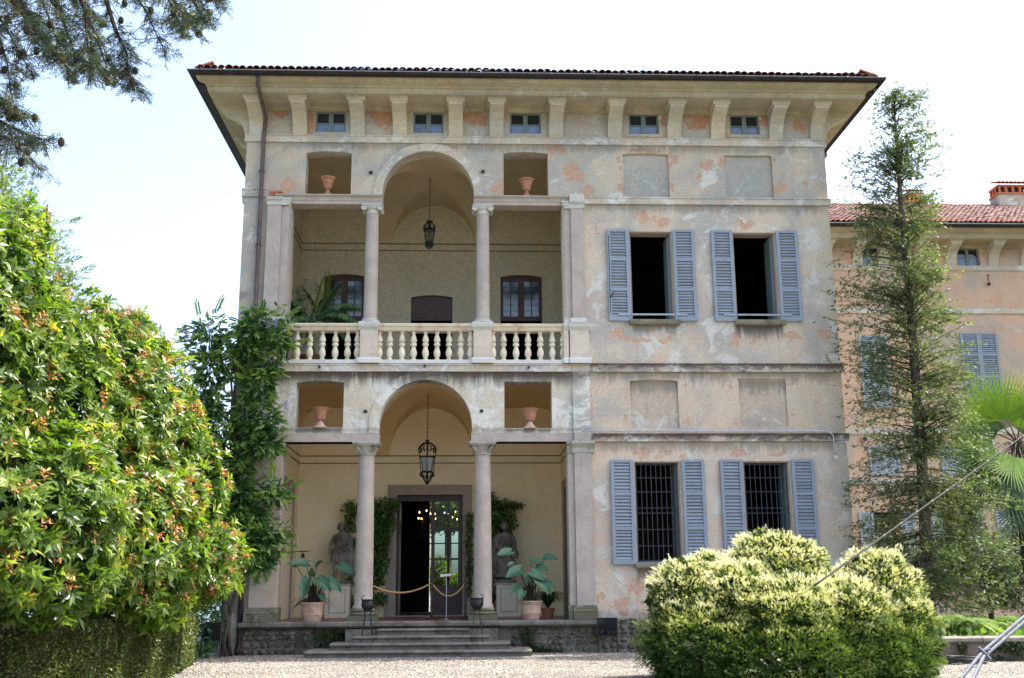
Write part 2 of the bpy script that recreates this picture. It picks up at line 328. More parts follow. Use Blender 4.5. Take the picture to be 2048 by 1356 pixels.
M_PANEL2 = glassm('leaded_pane_dark', (.05, .08, .11), .12)
def clear(name, tint, refl=.12):
    k = NT(name); tr = k.n('ShaderNodeBsdfTransparent'); tr.inputs[0].default_value = tint + (1,)
    gl = k.n('ShaderNodeBsdfGlossy'); gl.inputs['Roughness'].default_value = .03
    ms = k.n('ShaderNodeMixShader'); ms.inputs[0].default_value = refl
    k.set(ms.inputs[1], tr.outputs[0]); k.set(ms.inputs[2], gl.outputs[0]); k.set(k.out.inputs[0], ms.outputs[0]); return k.m
M_GLASS = clear('clear_door_glass', (.66, .80, .84), .015)
M_LGLASS = clear('lantern_glass', (.75, .78, .74), .25)
k = NT('frosted_lantern_glass'); M_FROST = k.fin((.34, .38, .34), .4, .5)
k = NT('candle_flame'); k.b.inputs['Emission Color'].default_value = (1, .55, .18, 1); k.b.inputs['Emission Strength'].default_value = 5; M_FLAME = k.fin((1, .6, .3), alb=1)
k = NT('gravel'); 
c = k.mix(k.ramp(k.noise(.45, 8, .65, .5, stretch=(.6, 1.6, 1)), .38, .62), (.30, .28, .25), (.44, .415, .375))
c = k.mix(1., c, k.ramp(k.noise(38, 4, .8), .3, .7, .45, 1.5), 'MULTIPLY')
k.bump(k.math('ADD', k.noise(40, 4, .8), k.noise(9, 3)), 1., .05); M_GRAVEL = k.fin(c, .95, .15, alb=.64)
def pebm():
    k = NT('pebble'); a = k.n('ShaderNodeAttribute', attribute_name='v'); cr = k.n('ShaderNodeValToRGB'); k.set(cr.inputs[0], a.outputs['Fac'])
    e = cr.color_ramp.elements; e[0].color = (.16, .145, .13, 1); e[1].color = (.62, .58, .52, 1); x = e.new(.5); x.color = (.38, .35, .31, 1)
    return k.fin(cr.outputs[0], .85, .2, alb=.64)
M_PEB = pebm()
M_GRASS = plain('distant_lawn', (.06, .09, .03), .95, .1, var=.4, scale=1)
M_SOIL = plain('bed_soil', (.05, .04, .03), .95, .1, var=.4)

# ------------------------------------------------------------------ object helpers
ORG = {}
def link_mesh(name, me, parent=None, mat=None, loc=None):
    o = bpy.data.objects.new(name, me); COL.objects.link(o)
    if mat is not None and len(me.materials) == 0: me.materials.append(mat)
    org = Vector((0, 0, 0))
    if parent is not None:
        o.parent = parent; org = ORG[parent]
    ORG[o] = org
    if loc is not None: o.location = Vector(loc) - org
    return o
def thing(name, label, cat, loc=(0, 0, 0), group=None):
    o = bpy.data.objects.new(name, None); COL.objects.link(o); o.location = loc; o.empty_display_size = .2
    ORG[o] = Vector(loc); o['label'] = label; o['category'] = cat
    if group: o['group'] = group
    return o
class MB:
    def __init__(s): s.v = []; s.f = []; s.sm = False
    def add(s, vs, fs):
        b = len(s.v); s.v += [tuple(v) for v in vs]; s.f += [tuple(i + b for i in f) for f in fs]; return s
    def box(s, x0, x1, y0, y1, z0, z1):
        x0, x1 = min(x0, x1), max(x0, x1); y0, y1 = min(y0, y1), max(y0, y1); z0, z1 = min(z0, z1), max(z0, z1)
        return s.add([(x0, y0, z0), (x1, y0, z0), (x1, y1, z0), (x0, y1, z0), (x0, y0, z1), (x1, y0, z1), (x1, y1, z1), (x0, y1, z1)],
                     [(0, 3, 2, 1), (4, 5, 6, 7), (0, 1, 5, 4), (1, 2, 6, 5), (2, 3, 7, 6), (3, 0, 4, 7)])
    def prism(s, poly, y0, y1):                       # polygon in XZ extruded along Y
        n = len(poly); vs = [(x, y0, z) for x, z in poly] + [(x, y1, z) for x, z in poly]
        fs = [tuple(range(n)), tuple(range(2 * n - 1, n - 1, -1))] + [(i, i + n, (i + 1) % n + n, (i + 1) % n) for i in range(n)]
        return s.add(vs, fs)
    def prismx(s, poly, x0, x1):                      # polygon in YZ extruded along X
        n = len(poly); vs = [(x0, y, z) for y, z in poly] + [(x1, y, z) for y, z in poly]
        fs = [tuple(range(n)), tuple(range(2 * n - 1, n - 1, -1))] + [(i, i + n, (i + 1) % n + n, (i + 1) % n) for i in range(n)]
        return s.add(vs, fs)
    def lathe(s, prof, cx=0, cy=0, seg=20, cz=0, sq=False):
        vs = []; n = len(prof)
        for r, z in prof:
            for i in range(seg):
                a = 2 * math.pi * (i + .5) / seg; k = 1.
                if sq: k = 1 / max(abs(math.cos(a)), abs(math.sin(a)))
                vs.append((cx + r * k * math.cos(a), cy + r * k * math.sin(a), cz + z))
        fs = [(j * seg + i, j * seg + (i + 1) % seg, (j + 1) * seg + (i + 1) % seg, (j + 1) * seg + i) for j in range(n - 1) for i in range(seg)]
        fs += [tuple(range(seg - 1, -1, -1)), tuple((n - 1) * seg + i for i in range(seg))]
        return s.add(vs, fs)
    def tube(s, pts, r, seg=8, caps=True):
        pts = [Vector(p) for p in pts]; n = len(pts); rs = r if isinstance(r, (list, tuple)) else [r] * n
        vs = []; up = None
        for i, p in enumerate(pts):
            t = (pts[min(i + 1, n - 1)] - pts[max(i - 1, 0)]); 
            if t.length < 1e-9: t = Vector((0, 0, 1))
            t.normalize()
            if up is None:
                up = t.orthogonal().normalized()
            up = (up - t * up.dot(t)); up = up.normalized() if up.length > 1e-6 else t.orthogonal().normalized()
            sd_ = t.cross(up)
            for j in range(seg):
                a = 2 * math.pi * j / seg; vs.append(p + (up * math.cos(a) + sd_ * math.sin(a)) * rs[i])
        fs = [(j * seg + i, j * seg + (i + 1) % seg, (j + 1) * seg + (i + 1) % seg, (j + 1) * seg + i) for j in range(n - 1) for i in range(seg)]
        if caps: fs += [tuple(range(seg - 1, -1, -1)), tuple((n - 1) * seg + i for i in range(seg))]
        return s.add(vs, fs)
    def data(s, name, off=(0, 0, 0), smooth=False):
        me = bpy.data.meshes.new(name); ox, oy, oz = off
        me.from_pydata([(x - ox, y - oy, z - oz) for x, y, z in s.v], [], s.f)
        if smooth: me.polygons.foreach_set('use_smooth', [True] * len(me.polygons))
        me.update(); return me
    def build(s, name, mat, parent=None, smooth=False, angle=None):
        off = ORG[parent] if parent is not None else (0, 0, 0)
        me = s.data(name, off, smooth or angle is not None)
        o = link_mesh(name, me, parent, mat)
        if angle is not None: me.set_sharp_from_angle(angle=R(angle))
        return o
def tag(o, label, cat, group=None):
    o['label'] = label; o['category'] = cat
    if group: o['group'] = group
    return o
def structure(o): o['kind'] = 'structure'; return o
def stuff(o): o['kind'] = 'stuff'; return o
def pip(x, y, poly):
    c = False; n = len(poly); j = n - 1
    for i in range(n):
        xi, yi = poly[i]; xj, yj = poly[j]
        if (yi > y) != (yj > y) and x < (xj - xi) * (y - yi) / (yj - yi) + xi: c = not c
        j = i
    return c
def panel(name, outline, holes, y0, y1, mat, parent, reveal=True):
    """flat wall in the XZ plane from y0 (front) to y1 (back) with holes cut through and reveals"""
    vs = []; es = []
    for poly in [outline] + holes:
        b = len(vs); n = len(poly); vs += [Vector(p) for p in poly]; es += [(b + i, b + (i + 1) % n) for i in range(n)]
    co, ed, fa, *_ = delaunay_2d_cdt(vs, es, [], 0, 1e-6)
    tris = []
    for f in fa:
        cx = sum(co[i].x for i in f) / 3; cz = sum(co[i].y for i in f) / 3
        if pip(cx, cz, outline) and not any(pip(cx, cz, h) for h in holes): tris.append(tuple(f))
    b = MB(); n = len(co)
    b.v = [(c.x, y0, c.y) for c in co] + [(c.x, y1, c.y) for c in co]
    b.f = [t for t in tris] + [tuple(i + n for i in reversed(t)) for t in tris]
    if reveal:
        for poly in [outline] + holes:
            m = len(poly)
            for i in range(m):
                p, q = poly[i], poly[(i + 1) % m]
                b.add([(p[0], y0, p[1]), (q[0], y0, q[1]), (q[0], y1, q[1]), (p[0], y1, p[1])], [(0, 1, 2, 3)])
    return b.build(name, mat, parent)
def rect(x0, x1, z0, z1, rise=0., n=6):
    p = [(x0, z0), (x1, z0), (x1, z1)]
    if rise:
        for i in range(1, n):
            t = i / n; p.append((x1 + (x0 - x1) * t, z1 + rise * 4 * t * (1 - t)))
    p.append((x0, z1)); return p
def arc(cx, cz, r, a0, a1, n): return [(cx + r * math.cos(R(a0 + (a1 - a0) * i / n)), cz + r * math.sin(R(a0 + (a1 - a0) * i / n))) for i in range(n + 1)]

# fast foliage: many copies of a small leaf template in one mesh
T_LEAF = (np.array([[0, 0, 0], [.45, .5, .06], [1, 0, -.12], [.45, -.5, .06], [.5, 0, 0]]), [(0, 4, 2, 1), (0, 3, 2, 4)])
T_QUAD = (np.array([[0, 0, 0], [.5, .5, .05], [1, 0, -.1], [.5, -.5, .05]]), [(0, 3, 2, 1)])
T_STRIP = (np.array([[0, -.5, 0], [0, .5, 0], [1, .15, -.15], [1, -.15, -.15]]), [(0, 3, 2, 1)])
def T_SPRIG(n=5, w=.16, spread=.5, seed=1):
    r = random.Random(seed); vs = []; fs = []
    for i in range(n):
        t = i / n * .8; sgn = 1 if i % 2 else -1; a = spread * (1.1 - t)
        dx, dy, dz = math.cos(a), sgn * math.sin(a), r.uniform(-.35, .35); L = .55 * (1 - .4 * t)
        b = len(vs); vs += [(t, 0, 0), (t + dx * L * .5 - dy * w, dy * L * .5 + dx * w, dz * L * .5), (t + dx * L, dy * L, dz * L), (t + dx * L * .5 + dy * w, dy * L * .5 - dx * w, dz * L * .5)]
        fs.append((b, b + 1, b + 2, b + 3))
    return np.array(vs), fs
def T_COMPOUND(n=4, w=.11):
    vs = []; fs = []
    for i in range(n):
        t = .15 + .75 * i / n
        for sgn in (-1, 1):
            b = len(vs); dx, dy = .45, sgn * .9; L = .36
            vs += [(t, 0, -.1 * t), (t + dx * L * .5 - dy * w, dy * L * .5 + dx * w, -.15 * t - .03), (t + dx * L, dy * L, -.2 * t - .12), (t + dx * L * .5 + dy * w, dy * L * .5 - dx * w, -.15 * t - .03)]
            fs.append((b, b + 1, b + 2, b + 3))
    b = len(vs); vs += [(.85, 0, -.12), (1., w, -.18), (1.22, 0, -.28), (1., -w, -.18)]; fs.append((b, b + 1, b + 2, b + 3))
    return np.array(vs), fs
def norm(a): return a / np.maximum(np.linalg.norm(a, axis=-1, keepdims=True), 1e-9)
def leaves(name, P, D, S, tmpl, mat, parent=None, width=1., up=(0, 0, 1), jit=.5, V=None, kind=None, roll=None):
    P = np.asarray(P, float); N = len(P); D = norm(np.asarray(D, float)); S = np.broadcast_to(np.asarray(S, float), (N,))
    upn = np.array(up, float) + RNG.normal(0, jit, (N, 3)) if roll is None else roll
    W = norm(np.cross(upn, D)); H = np.cross(D, W)
    tv, tf = tmpl; k = len(tv)
    vs = P[:, None, :] + S[:, None, None] * (tv[None, :, 0, None] * D[:, None, :] + width * tv[None, :, 1, None] * W[:, None, :] + tv[None, :, 2, None] * H[:, None, :])
    org = np.array(ORG[parent]) if parent is not None else np.zeros(3)
    vs = vs.reshape(-1, 3) - org
    fl = np.array(tf); m = fl.shape[1]
    fa = (fl[None] + (np.arange(N) * k)[:, None, None]).reshape(-1, m)
    me = bpy.data.meshes.new(name); me.vertices.add(len(vs)); me.vertices.foreach_set('co', vs.astype(np.float32).ravel())
    me.loops.add(fa.size); me.loops.foreach_set('vertex_index', fa.astype(np.int32).ravel())
    me.polygons.add(len(fa)); me.polygons.foreach_set('loop_start', (np.arange(len(fa)) * m).astype(np.int32))
    me.polygons.foreach_set('loop_total', np.full(len(fa), m, np.int32)); me.update(calc_edges=True)
    if V is None: V = RNG.random(N)
    at_ = me.attributes.new('v', 'FLOAT', 'FACE'); at_.data.foreach_set('value', np.repeat(np.clip(V, 0, 1), len(tf)).astype(np.float32))
    o = link_mesh(name, me, parent, mat)
    if kind: o['kind'] = kind
    return o
def shell(ells, n, inner=.75, rough=.08, zmin=None, freq=3.1, seed=0, rej=.88):
    """points through the outer shell of a union of lumpy ellipsoids (cx,cy,cz,rx,ry,rz)"""
    r = np.random.default_rng(seed); E = np.array(ells, float)
    area = (E[:, 3] * E[:, 5] + E[:, 4] * E[:, 5] + E[:, 3] * E[:, 4]); pr = area / area.sum()
    idx = r.choice(len(E), n, p=pr); d = norm(r.normal(size=(n, 3))); e = E[idx]
    ph = idx * 1.7
    lump = 1 + rough * (np.sin(freq * 2 * d[:, 0] + ph) + np.sin(freq * 2.3 * d[:, 1] + 1.3 * ph) + np.sin(freq * 2.6 * d[:, 2] + 2.1 * ph)) / 1.5 + rough * .5 * np.sin(freq * 6 * d[:, 0] + freq * 5 * d[:, 2] + ph)
    rad = lump * (inner + (1 - inner) * np.sqrt(r.random(n)))
    P = e[:, :3] + d * e[:, 3:] * rad[:, None]; Nn = norm(d / e[:, 3:])
    keep = np.ones(n, bool)
    for j, q in enumerate(E):
        s = np.sqrt((((P - q[:3]) / q[3:]) ** 2).sum(1)); keep &= ~((s < rej * inner) & (idx != j))
    if zmin is not None: keep &= P[:, 2] > zmin
    return P[keep], Nn[keep], rad[keep]
def ell(px, py, rxp, rzp, Y, ry=None, dens=None):
    X, Z = at(px, py, Y); s = (Y + 27) / 2171. * 1.03
    return (X, Y, Z, rxp * s, ry if ry else rxp * s, rzp * s)

# ================================================================== SETTING: ground
b = MB(); b.add([(-900, -300, GZ - .03), (900, -300, GZ - .03), (900, 900, GZ - .03), (-900, 900, GZ - .03)], [(0, 1, 2, 3)])
structure(b.build('ground', M_GRASS))
b = MB(); nx, ny = 60, 60
for j in range(ny + 1):
    for i in range(nx + 1):
        x = -30 + 60 * i / nx; y = -42 + 56 * j / ny
        b.v.append((x, y, GZ + .012 * math.sin(x * 1.3 + y) * math.cos(y * .9)))
for j in range(ny):
    for i in range(nx): b.f.append((j * (nx + 1) + i, j * (nx + 1) + i + 1, (j + 1) * (nx + 1) + i + 1, (j + 1) * (nx + 1) + i))
structure(b.build('gravel_court', M_GRAVEL, smooth=True))
N = 42000
px_ = RNG.uniform(-7, 13, N); py_ = -.2 - 10.5 * RNG.random(N) ** 1.0
octv = np.array([[1, 0, 0], [-1, 0, 0], [0, 1, 0], [0, -1, 0], [0, 0, .7], [0, 0, -.3]]) * .5
octf = [(0, 2, 4), (2, 1, 4), (1, 3, 4), (3, 0, 4)]
stuff(leaves('gravel_pebbles', np.stack([px_, py_, np.full(N, GZ + .006)], 1), RNG.normal(size=(N, 3)) * [1, 1, .2], RNG.uniform(.015, .042, N), (octv, octf), M_PEB, jit=.2))

# ================================================================== VILLA
XL, XR, YB = -5.86, 9.56, 11.5
villa = thing('villa', 'three-storey villa with peeling grey and pink plaster and a two-level arched loggia', 'villa', (1.8, 0, GZ))
WT = .45
Z1B, Z1T = 13.16, 13.36; Z2B, Z2T = 11.49, 11.68; Z3B, Z3T = 6.98, 7.20; Z4B, Z4T = 5.20, 5.40
FL0 = .88
UC, LC = (-1.075, 11.73, 1.204), (-1.08, 5.605, 1.165)      # arches: centre x, springing z, radius
UL, UR = -4.62, 2.44                                        # loggia opening sides
# panels -----------------------------------------------------------
def niche(x0, y0, x1, y1):
    X0 = ax(x0, y1); X1 = ax(x1, y1); return rect(X0, X1, az(x0, y1), az(x0, y0), .05)
attw = [(632, 222, 691, 264), (827, 224, 887, 266), (1020, 225, 1082, 267), (1257, 227, 1318, 268), (1459, 229, 1520, 269)]
atth = [rect(ax(a, b_), ax(c, d), az(a, d), az(a, b_)) for a, b_, c, d in attw]
panel('wall', rect(XL, XR, Z1B, 14.6), atth, 0, WT, MP_ATTIC, villa)
bn = [rect(-4.29, -3.10, Z2T + .02, 12.87, .05), rect(.91, 2.09, Z2T + .02, 12.90, .05)]
blindB = [rect(ax(1247, 350), ax(1338, 350), az(1290, 393), az(1290, 309), .03), rect(ax(1451, 350), ax(1545, 350), az(1490, 394), az(1490, 311), .0)]
out = [(XL, Z2B), (UC[0] - UC[2], Z2B)] + arc(UC[0], UC[1], UC[2], 180, 0, 28) + [(UC[0] + UC[2], Z2B), (XR, Z2B), (XR, Z1B), (XL, Z1B)]
panel('wall', out, bn + blindB, 0, WT, MP_B, villa)
panel('wall', rect(XL, UL, Z3B, Z2B), [], 0, WT, MP_EDGE, villa)
wC = [rect(4.19, 5.31, 8.33, 10.74), rect(6.93, 8.05, 8.33, 10.73)]
panel('wall', rect(UR, XR, Z3B, Z2B), wC, 0, WT, MP_C, villa)
dn = [rect(-4.32, -3.13, 5.56, 6.70, .05), rect(.90, 2.10, 5.54, 6.73, .0)]
blindD = [rect(ax(1261, 800), ax(1357, 800), az(1300, 856), az(1300, 762), .04), rect(ax(1479, 800), ax(1574, 800), az(1500, 854), az(1500, 758), .0)]
out = [(XL, Z4B), (LC[0] - LC[2], Z4B)] + arc(LC[0], LC[1], LC[2], 180, 0, 28) + [(LC[0] + LC[2], Z4B), (3.07, Z4B), (3.07, Z3B), (XL, Z3B)]
panel('wall', out, dn, 0, WT, MP_DL, villa)
panel('wall', rect(3.07, XR, Z4B, Z3B), blindD, 0.015, WT, MP_D, villa)
panel('wall', rect(XL, UL, GZ - .02, Z4B), [], 0, WT, MP_EDGE, villa)
wE = [rect(4.13, 5.27, 2.20, 4.70), rect(6.88, 8.05, 2.18, 4.70)]
panel('wall', rect(2.46, XR, GZ - .02, Z4B), wE, 0, WT, MP_E, villa)
for h in blindB + blindD:                                    # recessed blind windows
    b = MB(); b.prism([(p[0], p[1]) for p in h], .075, .20); b.build('blind_window', MP_BLIND if h in blindB else MP_BLIND2, villa)
# side and back walls
for a_ in (XL, XR - .4): MB().box(a_, a_ + .4, WT, YB, GZ, 14.6).build('wall', MP_EDGE, villa)
b = MB()
# back wall with a garden door opening opposite the hall
gx0, gx1 = ax(859, 1100, YB), ax(930, 1100, YB); gz0, gz1 = FL0, az(890, 1002, YB)
panel('wall', rect(XL, XR, GZ, 14.6), [rect(gx0, gx1, gz0, gz1)], YB, YB + .4, MP_EDGE, villa)
# string courses with a small fillet
def string(x0, x1, z0, z1, pr, mat):
    b = MB(); b.prismx([(0, z0), (-pr, z0), (-pr, z1 - .035), (-pr - .025, z1 - .03), (-pr - .025, z1 - .004), (-pr + .01, z1), (0, z1)], x0, x1)
    return b.build('string_course', mat, villa)
string(XL - .055, XR + .055, Z1B, Z1T - .0, .045, MP_S1)
string(XL - .06, -5.22, Z2B + .13, Z2T + .16, .05, MP_EDGE)
string(3.01, XR + .06, Z2B, Z2T, .05, MP_S1)
string(XL - .055, 3.07, Z3B, Z3T - .03, .06, MP_S1); string(3.07, XR + .07, Z3B, Z3T, .05, MP_S3)
string(3.12, XR + .06, Z4B, Z4T, .055, MP_S3)
b = MB()
for z0, z1 in ((Z1B, Z1T), (Z2B, Z2T), (Z3B, Z3T), (Z4B, Z4T)):
    b.box(XL - .055, XL, 0.002, YB, z0, z1 - .005); b.box(XR, XR + .055, 0.002, YB, z0, z1 - .005)
b.build('string_course', MP_S1, villa)
# archivolts
for (cx, cz, r), w, mt, zb in ((UC, .22, MP_S1, Z2T + .01), (LC, .24, MP_DL, 5.42)):
    inn = [(cx - r, zb)] + arc(cx, cz, r, 180, 0, 36) + [(cx + r, zb)]
    o2 = [(cx + r + w, zb)] + arc(cx, cz, r + w, 0, 180, 36) + [(cx - r - w, zb)]
    b = MB(); n = len(inn); vi = inn; vo = o2[::-1]
    for i in range(n - 1):
        q = [vi[i], vi[i + 1], vo[i + 1], vo[i]]
        b.add([(x, -.04, z) for x, z in q] + [(x, .0, z) for x, z in q], [(0, 1, 2, 3), (0, 1, 5, 4), (2, 3, 7, 6)])
    b.build('archivolt', mt, villa)
# stone lintel beams over the columns
def lintel(x0, x1, z0, z1, mat, mould):
    b = MB()
    if mould: b.prismx([(.4, z0), (-.02, z0), (-.02, z0 + .09), (-.035, z0 + .095), (-.035, z0 + .17), (-.07, z0 + .20), (-.10, z0 + .215), (-.10, z1), (.4, z1)], x0, x1)
    else: b.box(x0, x1, -.03, .4, z0, z1)
    return b.build('lintel', mat, villa)
lintel(-5.05, UC[0] - UC[2] + .01, 11.44, Z2T + .005, M_GRAN, True); lintel(UC[0] + UC[2] - .01, 2.60, 11.44, Z2T + .005, M_GRAN, True)
lintel(-4.80, LC[0] - LC[2] + .02, 5.20, 5.42, M_GRAN, False); lintel(LC[0] + LC[2] - .02, 2.60, 5.20, 5.42, M_GRAN, False)
# exposed bricks above the left capital
for x0, x1, z0, z1 in ((-5.17, -4.95, 11.73, 11.80), (-5.28, -5.08, 11.63, 11.72), (-5.06, -4.88, 11.63, 11.72), (-4.94, -4.86, 11.74, 11.80)):
    b = MB(); b.box(x0, x1 - .012, -.045, .01, z0, z1 - .01); b.build('brick', M_BRICK, villa)
for px, py in ((742, 346), (966, 344), (731, 823), (963, 822)):
    x, z = at(px, py); b = MB(); b.box(x - .045, x + .045, -.06, .0, z - .03, z + .03).box(x - .02, x + .02, -.1, -.06, z - .02, z + .02); b.build('tie_rod_anchor', M_IRON, villa)
for px, py in ((640, 735), (850, 733), (1057, 736)):
    x, z = at(px, py); b = MB(); b.tube([(x, .05, z), (x, -.16, z - .01)], .03, 8); b.build('drain_spout', M_IRON, villa)

# cornice: profile swept round three sides -------------------------
def sweep(prof, name, mat, parent, close=False, smooth=False, back=YB, x0=XL, x1=XR, y0=0.):
    b = MB(); m = len(prof)
    path = lambda o: [(x0 - o, back), (x0 - o, y0 - o), (x1 + o, y0 - o), (x1 + o, back)]
    for o, z in prof: b.v += [(x, y, z) for x, y in path(o)]
    for j in range(m if close else m - 1):
        for i in range(3): b.f.append((j * 4 + i, j * 4 + i + 1, ((j + 1) % m) * 4 + i + 1, ((j + 1) % m) * 4 + i))
    return b.build(name, mat, parent, angle=35 if smooth else None)
sweep([(-.02, 14.05), (.05, 14.05), (.055, 14.09), (.09, 14.11), (.10, 14.15), (.16, 14.16), (.87, 14.16), (.87, 14.185), (.89, 14.19), (.89, 14.30), (.93, 14.31), (.93, 14.34), (.96, 14.36), (1.02, 14.375), (1.10, 14.41), (1.15, 14.47), (1.15, 14.56), (-.02, 14.58)], 'cornice', MP_CORN, villa)
gp = [(1.15 + .085 - .085 * math.cos(a), 14.56 - .10 * math.sin(a)) for a in [math.pi * i / 8 for i in range(9)]]
gut = sweep(gp + [(1.31, 14.56), (1.16, 14.56)], 'gutter', M_GUTTER, villa, smooth=True)
sweep([(1.315, 14.553), (1.335, 14.56), (1.335, 14.575), (1.315, 14.58)], 'gutter_lip', M_GEDGE, villa, close=True)
for i in range(18):                                          # gutter brackets
    x = XL - 1.0 + i * .98; b = MB()
    pts = [(x, -1.15 - .09 + .095 * math.cos(a) , 14.57 - .115 * math.sin(a)) for a in [math.pi * i_ / 8 for i_ in range(9)]]
    b.tube(pts, .012, 4); b.build('gutter_bracket', M_GUTTER, villa)
for a_, sg_ in ((XL, -1), (XR, 1)): MB().box(a_ + sg_ * .93, a_ + sg_ * 1.14, -.92, YB, 14.31, 14.50).build('eave_board', M_GUTTER, villa)
# corbels
def corbel_mesh(w):
    pr = [(0, 13.36), (.06, 13.36), (.09, 13.45), (.12, 13.6), (.20, 13.74), (.38, 13.88), (.58, 13.97), (.66, 14.0), (.68, 14.06), (0, 14.06)]
    b = MB(); b.prismx([(-y, z) for y, z in pr], -w / 2, w / 2)
    b.prismx([(0, 14.06), (-.70, 14.06), (-.70, 14.10), (-.73, 14.12), (-.76, 14.158), (0, 14.158)], -w / 2 - .05, w / 2 + .05)
    b.box(-w / 2 - .07, w / 2 + .07, -.78, 0, 14.135, 14.162)
    return b
cm = corbel_mesh(.37).data('corbel', (0, 0, 0)); cm.materials.append(MP_CORB)
for px in (510, 598, 714, 799, 911.5, 993.5, 1113, 1231, 1350.5, 1438, 1555, 1637.5):
    link_mesh('corbel', cm, villa, loc=(ax(px, 235, -.3), 0, 0))
for sgn, X in ((-1, XL), (1, XR)):
    for y in (.19, 2.2, 3.6, 5.5, 7.4, 9.3):
        o = link_mesh('corbel', cm, villa, loc=(X, y, 0)); o.rotation_euler.z = R(90) * sgn
# attic windows
def attic_window(x0, x1, z0, z1, Y, parent):
    b = MB(); t = .045; xm = (x0 + x1) / 2
    b.box(x0, x1, Y, Y + .05, z0, z0 + t).box(x0, x1, Y, Y + .05, z1 - t, z1).box(x0, x0 + t, Y, Y + .05, z0 + t, z1 - t).box(x1 - t, x1, Y, Y + .05, z0 + t, z1 - t)
    b.box(xm - .06, xm + .06, Y - .015, Y + .04, z0 + t, z1 - t); zm = z0 + (z1 - z0) * .46
    for a, c in ((x0 + t, xm - .06), (xm + .06, x1 - t)): b.box(a, c, Y + .005, Y + .04, zm - .014, zm + .014)
    w = b.build('window', M_FRAME, parent)
    for a, c in ((x0 + t, xm - .06), (xm + .06, x1 - t)):
        for q0, q1, m in ((z0 + t, zm - .014, M_PANE), (zm + .014, z1 - t, M_PANED)):
            MB().box(a, c, Y + .02, Y + .03, q0, q1).build('pane', m, w)
for h in atth:
    xs = [p[0] for p in h]; zs = [p[1] for p in h]; attic_window(min(xs), max(xs), min(zs), max(zs), .07, villa)
    MB().box(min(xs) - .1, max(xs) + .1, -.02, .01, min(zs) - .09, min(zs) - .002).build('sill', MP_ATTIC, villa)
# dark rooms behind windows (closed boxes open to the front)
def room(x0, x1, y0, y1, z0, z1, mat, openf=True, name='room_interior', ob=None):
    b = MB(); v = [(x0, y0, z0), (x1, y0, z0), (x1, y1, z0), (x0, y1, z0), (x0, y0, z1), (x1, y0, z1), (x1, y1, z1), (x0, y1, z1)]
    fs = [(0, 1, 2, 3), (4, 7, 6, 5), (1, 5, 6, 2), (3, 7, 4, 0)]
    if ob is None: fs.append((2, 6, 7, 3))
    b.add(v, fs); return b.build(name, mat, villa)
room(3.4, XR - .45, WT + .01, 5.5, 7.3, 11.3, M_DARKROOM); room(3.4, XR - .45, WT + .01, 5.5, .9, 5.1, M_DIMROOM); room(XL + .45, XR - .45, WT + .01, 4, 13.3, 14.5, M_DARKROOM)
# roof tiles -------------------------------------------------------
roof = MB()
ex0, ex1, ey0, ey1, ez, rz = XL - 1.12, XR + 1.12, -1.12, YB + 1.1, 14.60, 17.6
my = (ey0 + ey1) / 2; hx = (ey1 - ey0) / 2
roof.add([(ex0, ey0, ez), (ex1, ey0, ez), (ex1, ey1, ez), (ex0, ey1, ez), (ex0 + hx, my, rz), (ex1 - hx, my, rz)], [(0, 1, 5, 4), (1, 2, 5), (2, 3, 4, 5), (3, 0, 4), (0, 3, 2, 1)])
roof = roof.build('roof', M_TILE, villa)
def tile_mesh(r0=.085, r1=.07, L=.5, th=.014):
    b = MB(); n = 8
    for y, r in ((0, r0), (L, r1)):
        for rr in (r, r - th):
            for i in range(n + 1):
                a = math.pi * i / n; b.v.append((rr * math.cos(a), y, rr * math.sin(a)))
    m = n + 1
    for i in range(n):
        b.f += [(i, i + 1, 2 * m + i + 1, 2 * m + i), (m + i, 3 * m + i, 3 * m + i + 1, m + i + 1), (i, m + i, m + i + 1, i + 1), (2 * m + i, 2 * m + i + 1, 3 * m + i + 1, 3 * m + i)]
    me = b.data('roof_tile', smooth=False); me.materials.append(M_TILE); return me
TM = tile_mesh(.104, .088)
slope = math.atan2(rz - ez, hx)
nt = int((ex1 - ex0) / .178)
for i in range(nt):
    x = ex0 + .10 + i * .178 + random.uniform(-.012, .012)
    for kk in range(2):
        if kk == 1 and (x < ex0 + .7 or x > ex1 - .7): continue
        y = ey0 - .05 + random.uniform(-.02, .02) + kk * .36; 
        o = link_mesh('roof_tile', TM, roof, loc=(x, y, ez + .055 + kk * .11 + random.uniform(-.008, .012) + (.01 if kk else 0)))
        o.rotation_euler = (slope, random.uniform(-.04, .04), random.uniform(-.05, .05))
for sgn, X in ((1, ex0), (-1, ex1)):
    for i in range(14):
        y = ey0 + .05 + i * .178
        o = link_mesh('roof_tile', TM, roof, loc=(X - sgn * .05, y, ez + .05 + random.uniform(0, .015)))
        o.rotation_euler = (slope, 0, -R(90) * sgn + random.uniform(-.04, .04))
    for kk in range(3):                                      # hip tiles
        o = link_mesh('hip_tile', TM, roof, loc=(X + sgn * (.02 + kk * .36), ey0 + .02 + kk * .36, ez + .055 + kk * .07)); o.rotation_euler = (slope * .5, 0, -R(45) * sgn); o.scale = (1.3, 1.1, 1.2)
x, z = at(1255, 133, 2); tag(MB().tube([(x, 3, 15), (x, 3, az(1255, 122, 3))], .012, 5).tube([(x, 3, az(1255, 122, 3)), (x - .02, 3, az(1254, 110, 3))], .02, 5).build('aerial', M_PVC), 'thin aerial rod standing up behind the villa roof tiles', 'aerial')

